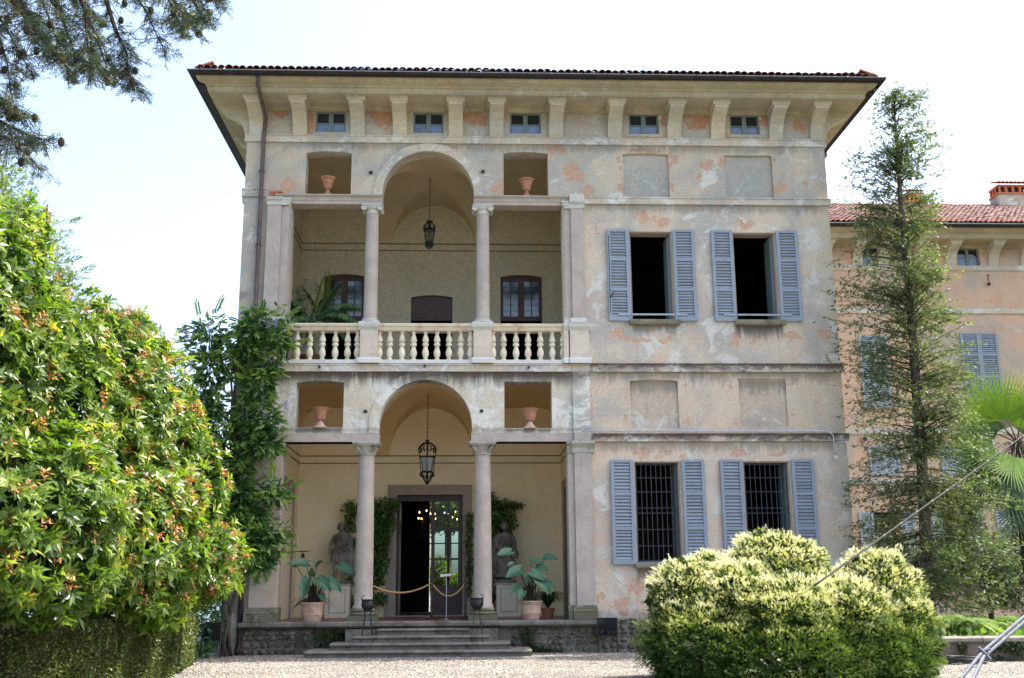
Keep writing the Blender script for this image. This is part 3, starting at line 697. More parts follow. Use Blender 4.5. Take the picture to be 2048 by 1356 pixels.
# downpipes
def P3(px, py, Y): X, Z = at(px, py, Y); return (X, Y, Z)
dp = [P3(515.5, 152, -1.2), P3(516, 170, -1.1), P3(520, 190, -.9), P3(531, 232, -.35), P3(531, 242, -.13), (-5.41, -.10, 13.3), (-5.41, -.10, 11), (-5.42, -.10, 7.2), (-5.42, -.10, 1.35)]
b = MB(); b.tube(dp, .055, 10)
for z in (12.3, 10.3, 8.4, 6.2, 4.0, 2.0): b.lathe([(.07, -.02), (.07, .02)], -5.42, -.10, 10, z); b.tube([(-5.52, 0, z), (-5.32, 0, z)], .012, 4)
b.build('downpipe', M_COPPER, villa, smooth=True)
b = MB(); b.tube([(-5.42, -.10, 1.38), (-5.42, -.10, .45), (-5.42, -.16, .3), (-5.42, -.3, GZ + .05)], .065, 10); b.build('downpipe_shoe', M_GUTTER, villa, smooth=True)
b = MB(); b.tube([(XR + 1.16, 3.2, 14.5), (XR + 1.16, 3.2, 14.25), (XR + 1.0, 3.2, 14.1), (XR + .12, 3.2, 13.6), (XR + .08, 3.2, 13.3), (XR + .08, 3.2, 1)], .055, 10); b.build('downpipe', M_COPPER, villa, smooth=True)

# windows with shutters ---------------------------------------------
def slat_mesh(w):
    b = MB(); b.prismx([(-.002, -.028), (.004, -.032), (.040, .020), (.034, .026)], -w / 2, w / 2); me = b.data('slat'); me.materials.append(M_SHUT); return me
def shutter(x0, x1, z0, z1, Y, parent, rail=(.34, .67), mat=M_SHUT, tilt=0., nsl=9, hinge=None, slats=True):
    """louvred leaf between x0 and x1, front face at Y, turned by tilt about its hinge side"""
    w = x1 - x0; xc = (x0 + x1) / 2; st = .085; zb = [z0 + .11] + [z0 + (z1 - z0) * q for q in rail] + [z1 - .06]
    b = MB(); b.box(-w / 2, -w / 2 + st, -.060, 0, z0, z1).box(w / 2 - st, w / 2, -.060, 0, z0, z1)
    b.box(-w / 2 + st, w / 2 - st, -.057, -.002, z0, z0 + .11).box(-w / 2 + st, w / 2 - st, -.057, -.002, z1 - .06, z1)
    for q in rail: b.box(-w / 2 + st, w / 2 - st, -.057, -.002, z0 + (z1 - z0) * q - .04, z0 + (z1 - z0) * q + .04)
    me = b.data('shutter'); me.materials.append(mat)
    o = link_mesh('shutter', me, parent, loc=(xc, Y, 0)); o.rotation_euler.z = tilt
    key = ('s', round(w, 2), mat.name)
    if key not in SM:
        SM[key] = MB().prismx([(-.048, -.022), (-.040, -.036), (-.002, .022), (-.010, .036)], -w / 2 + st, w / 2 - st).data('slat'); SM[key].materials.append(mat)
    for p in range(len(zb) - 1):
        a = zb[p] + (.04 if p else 0); c = zb[p + 1] - (.04 if p < len(zb) - 2 else 0); n = nsl
        for i in range(n):
            s = bpy.data.objects.new('slat', SM[key]); COL.objects.link(s); s.parent = o; ORG[s] = ORG[o]
            s.location = (0, 0, ORG[o].z * 0 + a + (c - a) * (i + .5) / n); s.rotation_euler.x = random.uniform(-.12, .12)
    return o
SM = {}
# shutters are made with their own origin: keep z absolute by offsetting the parent origin
_old_link = link_mesh
def win_set(x0, x1, z0, z1, lx, rx, parent=villa, bar=True):
    sw = .57
    shutter(lx, lx + sw, z0 - .02, z1 + .03, -.03, parent, tilt=R(2)); shutter(rx, rx + sw, z0 - .02, z1 + .03, -.03, parent, tilt=R(-2))
    MB().prismx([(.1, z0 - .12), (-.12, z0 - .12), (-.15, z0 - .09), (-.17, z0 - .03), (-.17, z0 - .002), (.1, z0 - .002)], x0 - .06, x1 + .12).build('sill', M_SILL, parent)
    b = MB(); b.box(x0, x0 + .03, .04, .34, z0, z1 - .03).box(x1 - .035, x1, .04, .34, z0, z1 - .03).box(x0, x1, .04, .34, z1 - .03, z1); b.build('window_jamb', M_SURR, parent)
    b = MB(); b.box(x1 - .09, x1 - .04, .2, .75, z0, z1 - .06).box(x0 + .035, x0 + .07, .2, .75, z0, z1 - .06); b.build('open_casement', M_FRAME, parent)
    if bar:
        b = MB(); b.box(x0 - .35, x1 + .30, -.10, -.085, z0 + .12, z0 + .165).box(x0 - .03, x0 - .01, -.10, .0, z0 + .0, z0 + .16).box(x1 + .01, x1 + .03, -.10, .0, z0, z0 + .16)
        b.build('guard_bar', M_SHUTW, parent)
win_set(4.19, 5.31, 8.33, 10.74, 3.60, 5.33); win_set(6.93, 8.05, 8.33, 10.73, 6.34, 8.07)
for (x0, x1, z0, z1), lx, rx in (((4.13, 5.27, 2.20, 4.70), 3.53, 5.32), ((6.88, 8.05, 2.18, 4.70), 6.28, 8.09)):
    win_set(x0, x1, z0, z1, lx, rx, bar=False)
    g = MB(); g.box(x0 + .03, x1 - .04, .10, .13, z0, z0 + .05); g = g.build('window_grille', M_FRAME, villa)
    nb = 9
    for i in range(nb):
        x = x0 + .06 + (x1 - x0 - .14) * i / (nb - 1); MB().tube([(x, .10, z0 + .05), (x, .10, z1 - .05)], .010, 6).build('bar', M_GRILLE, g)
    for q in (.03, .17, .33, .49, .54, .70, .84, .97):
        z = z0 + (z1 - z0) * q; MB().tube([(x0 + .03, .115, z), (x1 - .04, .115, z)], .010, 6).build('crossbar', M_GRILLE, g)
# cast iron hooks on shutters
b = MB(); x = 3.64; b.tube([(x, -.10, 10.6), (x, -.10, 8.5)], .01, 5); b.tube([(x, -.10, 8.9), (x + .05, -.12, 9.0), (x + .1, -.11, 9.05)], .014, 5); b.build('shutter_bolt', M_IRON, villa)
# conduit and small camera lamp
zc = 5.45
b = MB(); pts = [(2.9, -.09, zc)] + [(8.98, -.09, zc), (9.12, -.09, zc - .02), (9.20, -.09, zc - .12), (9.21, -.09, 4.80)]
b.tube(pts, .014, 6); b.tube([(9.24, -.07, 4.85), (9.25, -.07, 5.10), (9.32, -.07, 5.17), (XR - .02, -.07, 5.17)], .014, 6); b.build('conduit', M_PVC, villa, smooth=True)
b = MB(); b.lathe([(.035, -.06), (.045, 0), (.035, .04)], 9.21, -.12, 10, 4.78); b.build('security_lamp', M_PVC, villa, smooth=True)
# ------------------------------------------------------------------ columns and pilasters
def column(x, y, zb, zt, r0, r1, kind):
    h = zt - zb
    if kind == 'ionic':
        b0, cap = .15, .24
        sh = MB(); n = 8
        sh.lathe([(r0 + .02, b0), (r0 + .02, b0 + .03), (r0, b0 + .06)] + [(r0 + (r1 - r0) * (i / n) ** 1.6, b0 + .06 + (h - cap - b0 - .06) * i / n) for i in range(1, n + 1)], 0, 0, 24)
        base = MB(); base.lathe([(r0 + .09, 0), (r0 + .09, .045)], 0, 0, 4, sq=False) if False else base.box(-r0 - .09, r0 + .09, -r0 - .09, r0 + .09, 0, .05)
        base.lathe([(r0 + .07, .05), (r0 + .085, .07), (r0 + .07, .095), (r0 + .04, .105), (r0 + .05, .125), (r0 + .02, .15)], 0, 0, 24)
        c = MB(); c.lathe([(r1, -.24), (r1 + .02, -.235), (r1 + .02, -.215), (r1, -.21), (r1, -.13), (r1 + .05, -.10), (r1 + .06, -.07)], 0, 0, 24, h)
        w = r1 + .075
        for s1 in (-1, 1):
            for yy in (-1, 1):                                # volutes
                sp = [(s1 * (w + .075 * math.cos(a) * (1 - a / 14)) - s1 * .035, yy * (r1 + .03), h - .095 + .075 * math.sin(a) * (1 - a / 14)) for a in [i * .55 for i in range(22)]]
                c.tube(sp, .014, 5)
            c.tube([(s1 * (w - .02), -r1 - .035, h - .095), (s1 * (w - .035), 0, h - .095), (s1 * (w - .02), r1 + .035, h - .095)], [.066, .05, .066], 12)
        c.box(-w, w, -r1 - .045, r1 + .045, h - .07, h - .035); c.box(-w - .03, w + .03, -r1 - .07, r1 + .07, h - .035, h)
        mats = (M_CAPW, M_GRAN, M_CAPW)
    else:
        b0, cap = .30, .33
        sh = MB(); n = 8
        sh.lathe([(r0 + .03, b0), (r0 + .03, b0 + .04), (r0, b0 + .09)] + [(r0 + (r1 - r0) * (i / n) ** 1.6, b0 + .09 + (h - cap - b0 - .09) * i / n) for i in range(1, n + 1)] + [(r1 + .03, h - cap + .01), (r1 + .035, h - cap + .04), (r1, h - cap + .05)], 0, 0, 28)
        base = MB(); base.box(-r0 - .12, r0 + .12, -r0 - .12, r0 + .12, 0, .14)
        base.lathe([(r0 + .10, .14), (r0 + .125, .165), (r0 + .10, .20), (r0 + .06, .215), (r0 + .08, .25), (r0 + .04, .30)], 0, 0, 28)
        c = MB(); c.lathe([(r1, -.28), (r1 + .015, -.2), (r1 + .06, -.13), (r1 + .09, -.09)], 0, 0, 24, h)
        for q in range(4):                                   # corner leaves
            a = R(45 + 90 * q); ca, sa = math.cos(a), math.sin(a)
            c.tube([(ca * r1 * .95, sa * r1 * .95, h - .27), (ca * (r1 + .05), sa * (r1 + .05), h - .2), (ca * (r1 + .14), sa * (r1 + .14), h - .12), (ca * (r1 + .12), sa * (r1 + .12), h - .085)], [.03, .045, .04, .025], 6)
        c.box(-r1 - .12, r1 + .12, -r1 - .12, r1 + .12, h - .09, h - .055); c.box(-r1 - .145, r1 + .145, -r1 - .145, r1 + .145, h - .055, h)
        mats = (M_GRANM, M_GRAN, M_CAP)
    root = None
    me = sh.data('column'); me.materials.append(mats[1]); me.polygons.foreach_set('use_smooth', [True] * len(me.polygons)); me.set_sharp_from_angle(angle=R(40))
    root = link_mesh('column', me, villa, loc=(x, y, zb))
    for nm, q, mt in (('column_base', base, mats[0]), ('capital', c, mats[2])):
        m2 = q.data(nm); m2.materials.append(mt); m2.polygons.foreach_set('use_smooth', [True] * len(m2.polygons)); m2.set_sharp_from_angle(angle=R(35))
        o = bpy.data.objects.new(nm, m2); COL.objects.link(o); o.parent = root; ORG[o] = ORG[root]
CY_ = .16
for x in (-2.53, .36):
    column(x, CY_, 8.22, 11.44, .178, .163, 'ionic'); column(x - .005, CY_, FL0, 5.20, .225, .19, 'tuscan')
# pilasters: broad pier and a narrow half-column on its inner side
def pilaster(x0, x1, xi, zb, zt, low):
    """x0..x1 broad shaft, x1..xi narrow inner shaft"""
    sgn = 1 if xi > x1 else -1
    a0, a1 = min(x0, x1), max(x0, x1); c0, c1 = min(x1, xi), max(x1, xi)
    hb = .34 if low else .15; hc = .30 if low else .21
    b = MB(); b.box(a0, a1, -.12, .3, zb + hb, zt - hc); b.box(c0 + (.004 if sgn > 0 else 0), c1 - (0 if sgn > 0 else .004), -.06, .40, zb + hb, zt - hc); b.build('pilaster', M_GRAN, villa)
    b = MB()
    if low:
        b.prismx([(.3, zb), (-.24, zb), (-.24, zb + .16), (-.22, zb + .17), (-.23, zb + .20), (-.20, zb + .23), (-.16, zb + .25), (-.14, zb + .34), (.3, zb + .34)], a0 - .09, a1 + .05)
        b.prismx([(.42, zb), (-.19, zb), (-.19, zb + .16), (-.17, zb + .17), (-.17, zb + .21), (-.10, zb + .25), (-.08, zb + .338), (.42, zb + .338)], c0 - .05, c1 + .05)
    else:
        b.prismx([(.3, zb), (-.20, zb), (-.20, zb + .05), (-.18, zb + .07), (-.15, zb + .10), (-.13, zb + .15), (.3, zb + .15)], a0 - .06, a1 + .03)
        b.prismx([(.42, zb), (-.13, zb), (-.13, zb + .05), (-.08, zb + .1), (-.07, zb + .148), (.42, zb + .148)], c0 - .03, c1 + .04)
    b.build('pilaster_base', M_MOSSB if low and sgn > 0 else (M_GRANM if low else M_CAPW), villa)
    b = MB(); f = zt
    if low:
        b.prismx([(.3, f - .30), (-.13, f - .30), (-.15, f - .27), (-.13, f - .25), (-.14, f - .17), (-.22, f - .08), (-.25, f - .07), (-.25, f), (.3, f)], a0 - .06, a1 + .06)
        b.prismx([(.42, f - .30), (-.07, f - .30), (-.09, f - .27), (-.07, f - .25), (-.12, f - .12), (-.18, f - .07), (-.18, f - .003), (.42, f - .003)], c0 - .02, c1 + .05)
    else:
        b.prismx([(.3, f - .21), (-.13, f - .21), (-.15, f - .19), (-.13, f - .17), (-.13, f - .09), (-.19, f - .06), (-.17, f - .03), (-.19, f - .025), (-.19, f), (.3, f)], a0 - .03, a1 + .03)
        for yy in (-.12,):
            sp = [((xi) - sgn * .03 + sgn * .075 * math.cos(q) * (1 - q / 14), yy, f - .10 + .075 * math.sin(q) * (1 - q / 14)) for q in [i * .55 for i in range(22)]]
            b.tube(sp, .014, 5); b.tube([(xi - sgn * .03, yy + .01, f - .10), (xi - sgn * .03, .4, f - .10)], .06, 12)
        b.box(c0, c1 + .0, -.12, .4, f - .2, f - .035); b.box(min(x1, xi + sgn * .06), max(x1, xi + sgn * .06), -.135, .42, f - .035, f - .003)
    b.build('pilaster_capital', M_CAP if low else M_CAPW, villa)
    # entablature block above the capital
pilaster(-5.22, -4.86, -4.66, 8.22, 11.57, False); pilaster(2.99, 2.66, 2.48, 8.22, 11.53, False)
pilaster(-5.24, -4.78, -4.60, FL0, 5.20, True); pilaster(3.07, 2.63, 2.47, FL0, 5.20, True)
MB().box(2.63, 3.01, -.16, .3, 11.53, 11.72).build('pilaster_block', M_CAPW, villa)
MB().box(2.64, 3.06, -.10, .3, 5.20, 5.42).build('pilaster_block', M_GRAN, villa)
MB().box(2.63, 3.07, -.055, .02, 5.42, 6.97).build('pilaster_strip', MP_DL, villa)
# balustrade ---------------------------------------------------------
ZR0, ZR1, ZB0, ZB1 = 8.07, 8.215, 7.18, 7.275
bal = MB()
prof = [(-.03, ZR0 - .03), (-.05, ZR0), (-.07, ZR0 + .05), (-.11, ZR0 + .08), (-.12, ZR1 - .02), (-.11, ZR1), (.27, ZR1), (.27, ZR0 - .03)]
bal.prismx(prof, -4.66, 2.62)
bal = bal.build('balustrade', M_RAIL, villa)
MB().box(-4.66, 2.62, -.09, .27, ZB0, ZB1).build('balustrade_base', M_BASEW, bal)
def pier(x0, x1, h=0.03, wide=.05):
    MB().box(x0, x1, -.12, .30, ZB1 + .0, ZR0 - .02).build('pier', M_PIER, bal)
    b = MB(); b.box(x0 + .05, x1 - .05, -.128, -.12, ZB1 + .14, ZR0 - .1); b.build('pier_panel', M_PIER, bal)
    b = MB(); b.prismx([(-.12, ZR0 - .03), (-.14, ZR0), (-.18, ZR0 + .06), (-.19, ZR1 - .02), (-.18, ZR1 + .008), (.32, ZR1 + .008), (.32, ZR0 - .03)], x0 - wide, x1 + wide); b.build('pier_cap', M_CAPW, bal)
    b = MB(); b.prismx([(-.19, ZB0 - .0), (-.19, ZB1 - .0), (-.16, ZB1 + .035), (-.13, ZB1 + .05), (.31, ZB1 + .05), (.31, ZB0)], x0 - wide, x1 + wide); b.build('pier_base', M_BASEW, bal)
pier(-2.75, -2.31); pier(.12, .58); pier(2.58, 3.06); pier(-5.26, -4.84, wide=.03); pier(-4.80, -4.62, wide=.01); pier(2.42, 2.54, wide=.01)
zb_, zt_ = ZB1, ZR0 - .03; H_ = zt_ - zb_
bp = [(.075, 0), (.075, .045), (.05, .055), (.045, .075), (.07, .12), (.085, .18), (.085, .23), (.06, .32), (.045, .37), (.05, .385), (.08, .39), (.08, .455), (.05, .46), (.045, .475), (.07, .49), (.085, .53), (.07, .60), (.045, .67), (.04, .70), (.05, .71), (.06, .72), (.06, H_)]
bp = [(r, z * H_ / .765 if i < len(bp) - 1 else H_) for i, (r, z) in enumerate(bp)]
bm_ = MB().lathe(bp, 0, 0, 16); BME = bm_.data('baluster', smooth=False); BME.materials.append(M_BALU); BME.polygons.foreach_set('use_smooth', [True] * len(BME.polygons)); BME.set_sharp_from_angle(angle=R(40))
for px in (594.5, 620.2, 645, 670.7, 695.4, 715, 759, 779.8, 804, 827.3, 851.2, 874.2, 898, 921.4, 941, 986, 1006.9, 1032, 1056, 1080.6, 1104.5, 1126):
    link_mesh('baluster', BME, bal, loc=(ax(px, 690, .08), .08, zb_))
# ------------------------------------------------------------------ loggia interiors
BY = 4.5
def vault_h(u, v, rise, bulge=0., p=2.):
    g = lambda t: max(0, 1 - abs(t) ** p) ** (1 / p)
    return max(rise * g(u), rise * g(v)) + bulge * (1 - u * u) * (1 - v * v)
def vault(x0, x1, y0, y1, zs, rise, mat, bulge=.1, p=2., name='vault'):
    b = MB(); n = 32
    for j in range(n + 1):
        for i in range(n + 1):
            u = -math.cos(math.pi * i / n); v = -math.cos(math.pi * j / n)
            b.v.append(((x0 + x1) / 2 + u * (x1 - x0) / 2, (y0 + y1) / 2 + v * (y1 - y0) / 2, zs + vault_h(u, v, rise, bulge, p)))
    for j in range(n):
        for i in range(n): b.f.append((j * (n + 1) + i, j * (n + 1) + i + 1, (j + 1) * (n + 1) + i + 1, (j + 1) * (n + 1) + i))
    return b.build(name, mat, villa, angle=12)
def loggia(zf, zs, rise, mw, mv, xl, xr, cx, cr, zlint):
    # ceiling bays with flat soffit ribs between them
    cl, crr = cx - cr - .02, cx + cr + .02
    vault(cl, crr, WT + .002, BY, zs, rise, mv, .06)
    vault(xl, cl - .38, WT + .002, BY, zs, rise * 1.0, mv, .02, 4.5); vault(crr + .38, xr, WT + .002, BY, zs, rise * 1.0, mv, .02, 4.5)
    g = lambda t, p: max(0, 1 - abs(t) ** p) ** (1 / p)
    for a_, sd_ in ((cl - .38, 0), (crr, 1)):
        b = MB(); n = 32
        for i in range(n + 1):
            v = -math.cos(math.pi * i / n); y = (WT + BY) / 2 + v * (BY - WT) / 2; zc_, zo = zs + rise * g(v, 2.), zs + rise * g(v, 4.5)
            xs_ = (a_ + .38, a_) if sd_ == 0 else (a_, a_ + .38)
            b.v += [(xs_[0], y, zc_), (xs_[1], y, zc_), (xs_[1], y, zo)]
        for i in range(n): b.f += [(3 * i, 3 * i + 1, 3 * i + 4, 3 * i + 3), (3 * i + 1, 3 * i + 2, 3 * i + 5, 3 * i + 4)]
        b.build('rib', mv, villa)
# upper
loggia(7.2, 11.82, 1.22, M_WALLUP, M_VAULTUP, -5.05, 2.86, UC[0], UC[2] + .02, 11.44)
loggia(FL0, 5.39, 1.40, M_WALLLO, M_VAULTLO, -4.86, 2.68, LC[0], LC[2] + .02, 5.2)
upd = [rect(-1.73, -.49, 7.2, 10.15, .07), rect(.95, 2.20, 7.2, 10.80, .07), rect(-4.34, -3.13, 7.2, 10.80, .07)]
panel('wall', rect(-5.05, 2.86, 7.2, 13.2), upd, BY, BY + .4, M_WALLUP, villa)
ld = [rect(-2.04, -.16, FL0, 4.27)]
panel('wall', rect(-5.05, 2.86, FL0 - .1, 6.85), ld, BY, BY + .4, M_WALLLO, villa)
for z0, z1, mw, mv, zs, sl, sr in ((7.2, 13.2, M_WALLUP, M_VAULTUP, 11.82, -5.05, 2.86), (FL0 - .1, 6.85, M_WALLLO, M_VAULTLO, 5.39, -4.86, 2.68)):
    for a_ in (sl - .2, sr): MB().box(a_, a_ + .2, WT, BY + .4, z0, z1).build('wall', mw, villa)
    for k_, zz in enumerate((zs, zs - .21)):                      # cornice lines on back and side walls
        b = MB(); b.box(-5.05, 2.86, BY - .02 - .01 * (1 - k_), BY, zz - .012, zz + .012); b.box(sl, sl + .02, WT, BY - .03, zz - .012, zz + .012); b.box(sr - .02, sr, WT, BY - .03, zz - .012, zz + .012); b.build('wall_line', M_LINE, villa)
# vault fills above the band on the back wall are the lunettes; slabs close the storeys
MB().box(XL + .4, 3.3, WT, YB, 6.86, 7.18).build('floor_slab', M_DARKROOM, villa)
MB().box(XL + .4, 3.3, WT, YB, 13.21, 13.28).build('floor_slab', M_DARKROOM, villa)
b = MB(); b.box(-5.05, 2.86, .31, BY, 7.1801, 7.20); b.build('balcony_floor', M_RED, villa)
# upper openings: dark rooms, windows, panels
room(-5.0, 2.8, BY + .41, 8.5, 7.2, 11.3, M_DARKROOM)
def leaded(x0, x1, z0, z1):
    Y = BY + .12; fr = MB(); t = .08; xm = (x0 + x1) / 2
    n = 6; top = [(x0 + (x1 - x0) * i / n, z1 + .28 * (i / n) * (1 - i / n)) for i in range(n + 1)]
    fr.prism([(x0, z1 - t)] + top + [(x1, z1 - t)][:0] + [(x1, z1 - t)], Y, Y + .08)
    fr.box(x0, x1, Y, Y + .08, z0, z0 + .14).box(x0, x0 + t, Y, Y + .08, z0 + .14, z1 - t).box(x1 - t, x1, Y, Y + .08, z0 + .14, z1 - t).box(xm - .09, xm + .09, Y - .02, Y + .07, z0 + .14, z1 - t)
    w = fr.build('window', M_WOOD, villa)
    for a, c in ((x0 + t, xm - .09), (xm + .09, x1 - t)):
        for i in range(2):
            for j in range(6):
                g = .012; pa = a + (c - a) * i / 2; pc = a + (c - a) * (i + 1) / 2; q0 = z0 + .14 + (z1 - t - z0 - .14) * j / 6; q1 = z0 + .14 + (z1 - t - z0 - .14) * (j + 1) / 6
                MB().box(pa + g / 2, pc - g / 2, Y + .03 + random.uniform(0, .006), Y + .045, q0 + g / 2, q1 - g / 2).build('pane', M_PANEL if j < 4 or random.random() < .3 else M_PANEL2, w)
    b = MB(); b.box((x0 + xm) / 2 - .02, (x0 + xm) / 2 + .01, Y + .02, Y + .05, z0 + .14, z1 - t); b.box((x1 + xm) / 2 - .01, (x1 + xm) / 2 + .02, Y + .02, Y + .05, z0 + .14, z1 - t); b.build('lead_strip', M_IRON, w)
leaded(.95, 2.20, 9.46, 10.78); leaded(-4.34, -3.13, 9.46, 10.78)
Y = BY + .1
b = MB(); n = 6; b.prism([(-1.73, 9.46)] + [(-1.73, 10.13)] + [(-1.73 + 1.24 * i / n, 10.13 + .26 * (i / n) * (1 - i / n)) for i in range(1, n)] + [(-.49, 10.13), (-.49, 9.46)], Y, Y + .06)
dpn = b.build('door_head', M_WOOD, villa)
for x0, x1 in ((-1.66, -1.15), (-1.07, -.56)):
    MB().box(x0, x1, Y - .025, Y, 9.53, 10.10).build('panel', M_WOOD, dpn); MB().box(x0 + .1, x1 - .1, Y - .045, Y - .025, 9.63, 10.0).build('panel', M_WOOD, dpn)
# left side wall of the upper loggia: shallow lighter niche
MB().box(-5.05, -5.02, 1.2, 3.0, 7.2, 10.6).build('blind_door', M_WALLLO, villa)
# lower: door surround, door leaf, hall
b = MB(); b.box(-2.31, -2.04, BY - .06, BY + .05, FL0 + .26, 4.27).box(-.16, .10, BY - .06, BY + .05, FL0 + .26, 4.27).box(-2.31, .10, BY - .062, BY + .05, 4.27, 4.55)
b.box(-2.34, -2.03, BY - .08, BY + .05, FL0, FL0 + .26).box(-.17, .13, BY - .08, BY + .05, FL0, FL0 + .26).box(-2.04, -.16, BY - .1, BY + .05, FL0, FL0 + .03)
b.build('door_surround', M_SURR, villa)
Y = BY + .1; dx0, dx1 = -1.06, -.16
d = MB(); d.box(-2.04, dx1, Y, Y + .07, 4.10, 4.27); d.box(dx0, dx0 + .10, Y, Y + .06, FL0 + .03, 4.10).box(dx1 - .13, dx1, Y, Y + .06, FL0 + .03, 4.10)
zz = [az(890, q, Y) for q in (1003, 1054, 1060, 1116, 1120, 1173)]
xg0, xg1 = dx0 + .10, dx1 - .13
d.box(xg0, xg1, Y, Y + .06, zz[0], 4.10).box(xg0, xg1, Y, Y + .06, zz[2], zz[1]).box(xg0, xg1, Y, Y + .06, zz[4], zz[3]).box(xg0, xg1, Y, Y + .06, FL0 + .03, zz[5])
door = d.build('door', M_DOORW, villa)
for i in (0, 2, 4): MB().box(xg0, xg1, Y + .025, Y + .032, zz[i + 1], zz[i]).build('glass_pane', M_GLASS, door)
for a, c, e, f in ((xg0 + .04, xg1 - .04, 1.08, 1.32), (xg0 + .04, xg1 - .04, 1.38, 1.74)): MB().box(a, c, Y - .02, Y, e, f).build('panel', M_DOORW, door)
MB().box(-2.02, -1.97, BY + .1, BY + .95, FL0 + .03, 4.09).build('door', M_DOORW, villa)
# hall walls
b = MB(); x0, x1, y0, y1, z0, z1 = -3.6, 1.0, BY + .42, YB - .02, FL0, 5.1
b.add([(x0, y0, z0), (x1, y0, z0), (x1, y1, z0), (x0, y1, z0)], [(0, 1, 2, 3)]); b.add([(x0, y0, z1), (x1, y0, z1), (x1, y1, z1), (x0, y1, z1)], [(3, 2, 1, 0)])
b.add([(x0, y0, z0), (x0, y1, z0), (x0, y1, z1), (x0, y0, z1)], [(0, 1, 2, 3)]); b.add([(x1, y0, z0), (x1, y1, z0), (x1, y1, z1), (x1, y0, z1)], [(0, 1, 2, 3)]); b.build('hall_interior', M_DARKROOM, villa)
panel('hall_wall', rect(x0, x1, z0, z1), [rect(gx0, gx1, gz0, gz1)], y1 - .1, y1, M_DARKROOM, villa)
b = MB(); xm = ax(895, 1100, YB); b.box(gx0 + (gx1 - gx0) * .5, gx0 + (gx1 - gx0) * .56, YB - .05, YB, gz0, gz1)
for q in (1087, 1118): z = az(890, q, YB); b.box(gx0, gx1, YB - .05, YB, z - .02, z + .02)
b.build('garden_door', M_DOORW, villa)
# side doors of the lower loggia
for X, sg, ys in ((2.68, -1, (1.9, 3.4)), (-4.86, 1, (1.7, 3.3))):
    y0, y1 = ys; fx = X + sg * .05
    b = MB(); b.box(X, fx, y0 - .25, y0, FL0, 4.27).box(X, fx, y1, y1 + .25, FL0, 4.27).box(X, fx, y0 - .25, y1 + .25, 4.27, 4.55); b.build('door_surround', M_SURR, villa)
    MB().box(X, X + sg * .02, y0, y1, FL0, 4.27).build('side_door', M_DOORW if X > 0 else M_WALLLO, villa)
b = MB(); b.box(-5.4, 3.12, .0, BY, FL0 - .1, FL0 - .005); b.build('terrace_floor', M_RED, villa)
# terrace lip, plinth and steps
b = MB()
for a, c in ((-5.44, -4.62), (-4.615, -2.95), (-2.945, .72), (.725, 2.30), (2.305, 3.24)):
    b.prismx([(.05, FL0 - .155), (-.16, FL0 - .155), (-.21, FL0 - .13), (-.25, FL0 - .10), (-.25, FL0 - .03), (-.22, FL0), (.05, FL0)], a, c)
b.build('terrace_edge', M_STEP, villa)
plinth = MB().box(-5.40, 3.16, -.05, .3, GZ - .05, FL0 - .156).box(3.165, XR + .04, -.06, .0, GZ - .05, FL0 + .02).build('plinth', M_MORT, villa)
def stone_mesh(seed):
    r = random.Random(seed); n = 12; ring = []
    for i in range(n):
        a = 2 * math.pi * i / n; k_ = 1 / max(abs(math.cos(a)), abs(math.sin(a))) * .5
        k_ = .42 + (k_ - .42) * .45; k_ *= r.uniform(.86, 1.1); ring.append((math.cos(a) * k_, math.sin(a) * k_))
    b = MB(); b.v = [(x, 0, z) for x, z in ring] + [(x * .82, -.6 * r.uniform(.6, 1), z * .8) for x, z in ring] + [(x * .45, -1 * r.uniform(.8, 1.05), z * .45) for x, z in ring] + [(0, -1, 0)]
    for i in range(n):
        j = (i + 1) % n; b.f += [(i, j, n + j, n + i), (n + i, n + j, 2 * n + j, 2 * n + i), (2 * n + i, 2 * n + j, 3 * n)]
    me = b.data('stone', smooth=True); me.materials.append(M_RUB); return me
STM = [stone_mesh(i) for i in range(10)]
cnt = 0
for (xa, xb, ztop, yf) in ((-5.38, -3.35, FL0 - .17, -.05), (-3.35, -2.0, .5, -.05), (1.0, 3.14, FL0 - .17, -.05), (3.2, 5.1, FL0, -.06)):
    z = GZ + .0
    while z < ztop - .03:
        hh = random.uniform(.07, .17); hh = min(hh, ztop - z); x = xa
        while x < xb - .04:
            w = min(random.uniform(.09, .30), xb - x)
            if cnt < 290:
                o = link_mesh('stone', random.choice(STM), plinth, loc=(x + w / 2, yf + .005, z + hh / 2 + random.uniform(-.01, .01)))
                o.scale = (w * random.uniform(.85, 1.05), random.uniform(.02, .09), hh * random.uniform(.8, 1.3)); o.rotation_euler = (0, random.uniform(-.35, .35), 0); cnt += 1
            x += w
        z += hh
stair = MB().box(-2.9, .7, -.3, -.02, GZ - .05, .70).build('stair', M_STEP, villa)
sp = [((-3.68, 1.45), -1.55, .27), ((-3.16, .98), -1.22, .42), ((-2.66, .50), -.90, .57), ((-2.12, .02), -.58, .72)]
for i, ((xa, xb), yf, zt) in enumerate(sp):
    zb2 = zt - .15
    cuts = [xa, xa + (xb - xa) * random.uniform(.1, .2), xb - (xb - xa) * random.uniform(.12, .22), xb]
    for q in range(3):
        a, c = cuts[q] + .004, cuts[q + 1] - .004; yy = yf + random.uniform(-.012, .012)
        b = MB(); b.prismx([(-.02 if i == 3 else yf + .6, zb2), (yy + .05, zb2), (yy + .05, zt - .075), (yy + .015, zt - .06), (yy, zt - .04), (yy + .01, zt - .01), (yy + .035, zt), (-.02 if i == 3 else -.1, zt)], a, c)
        b.build('step', M_STEP, stair)
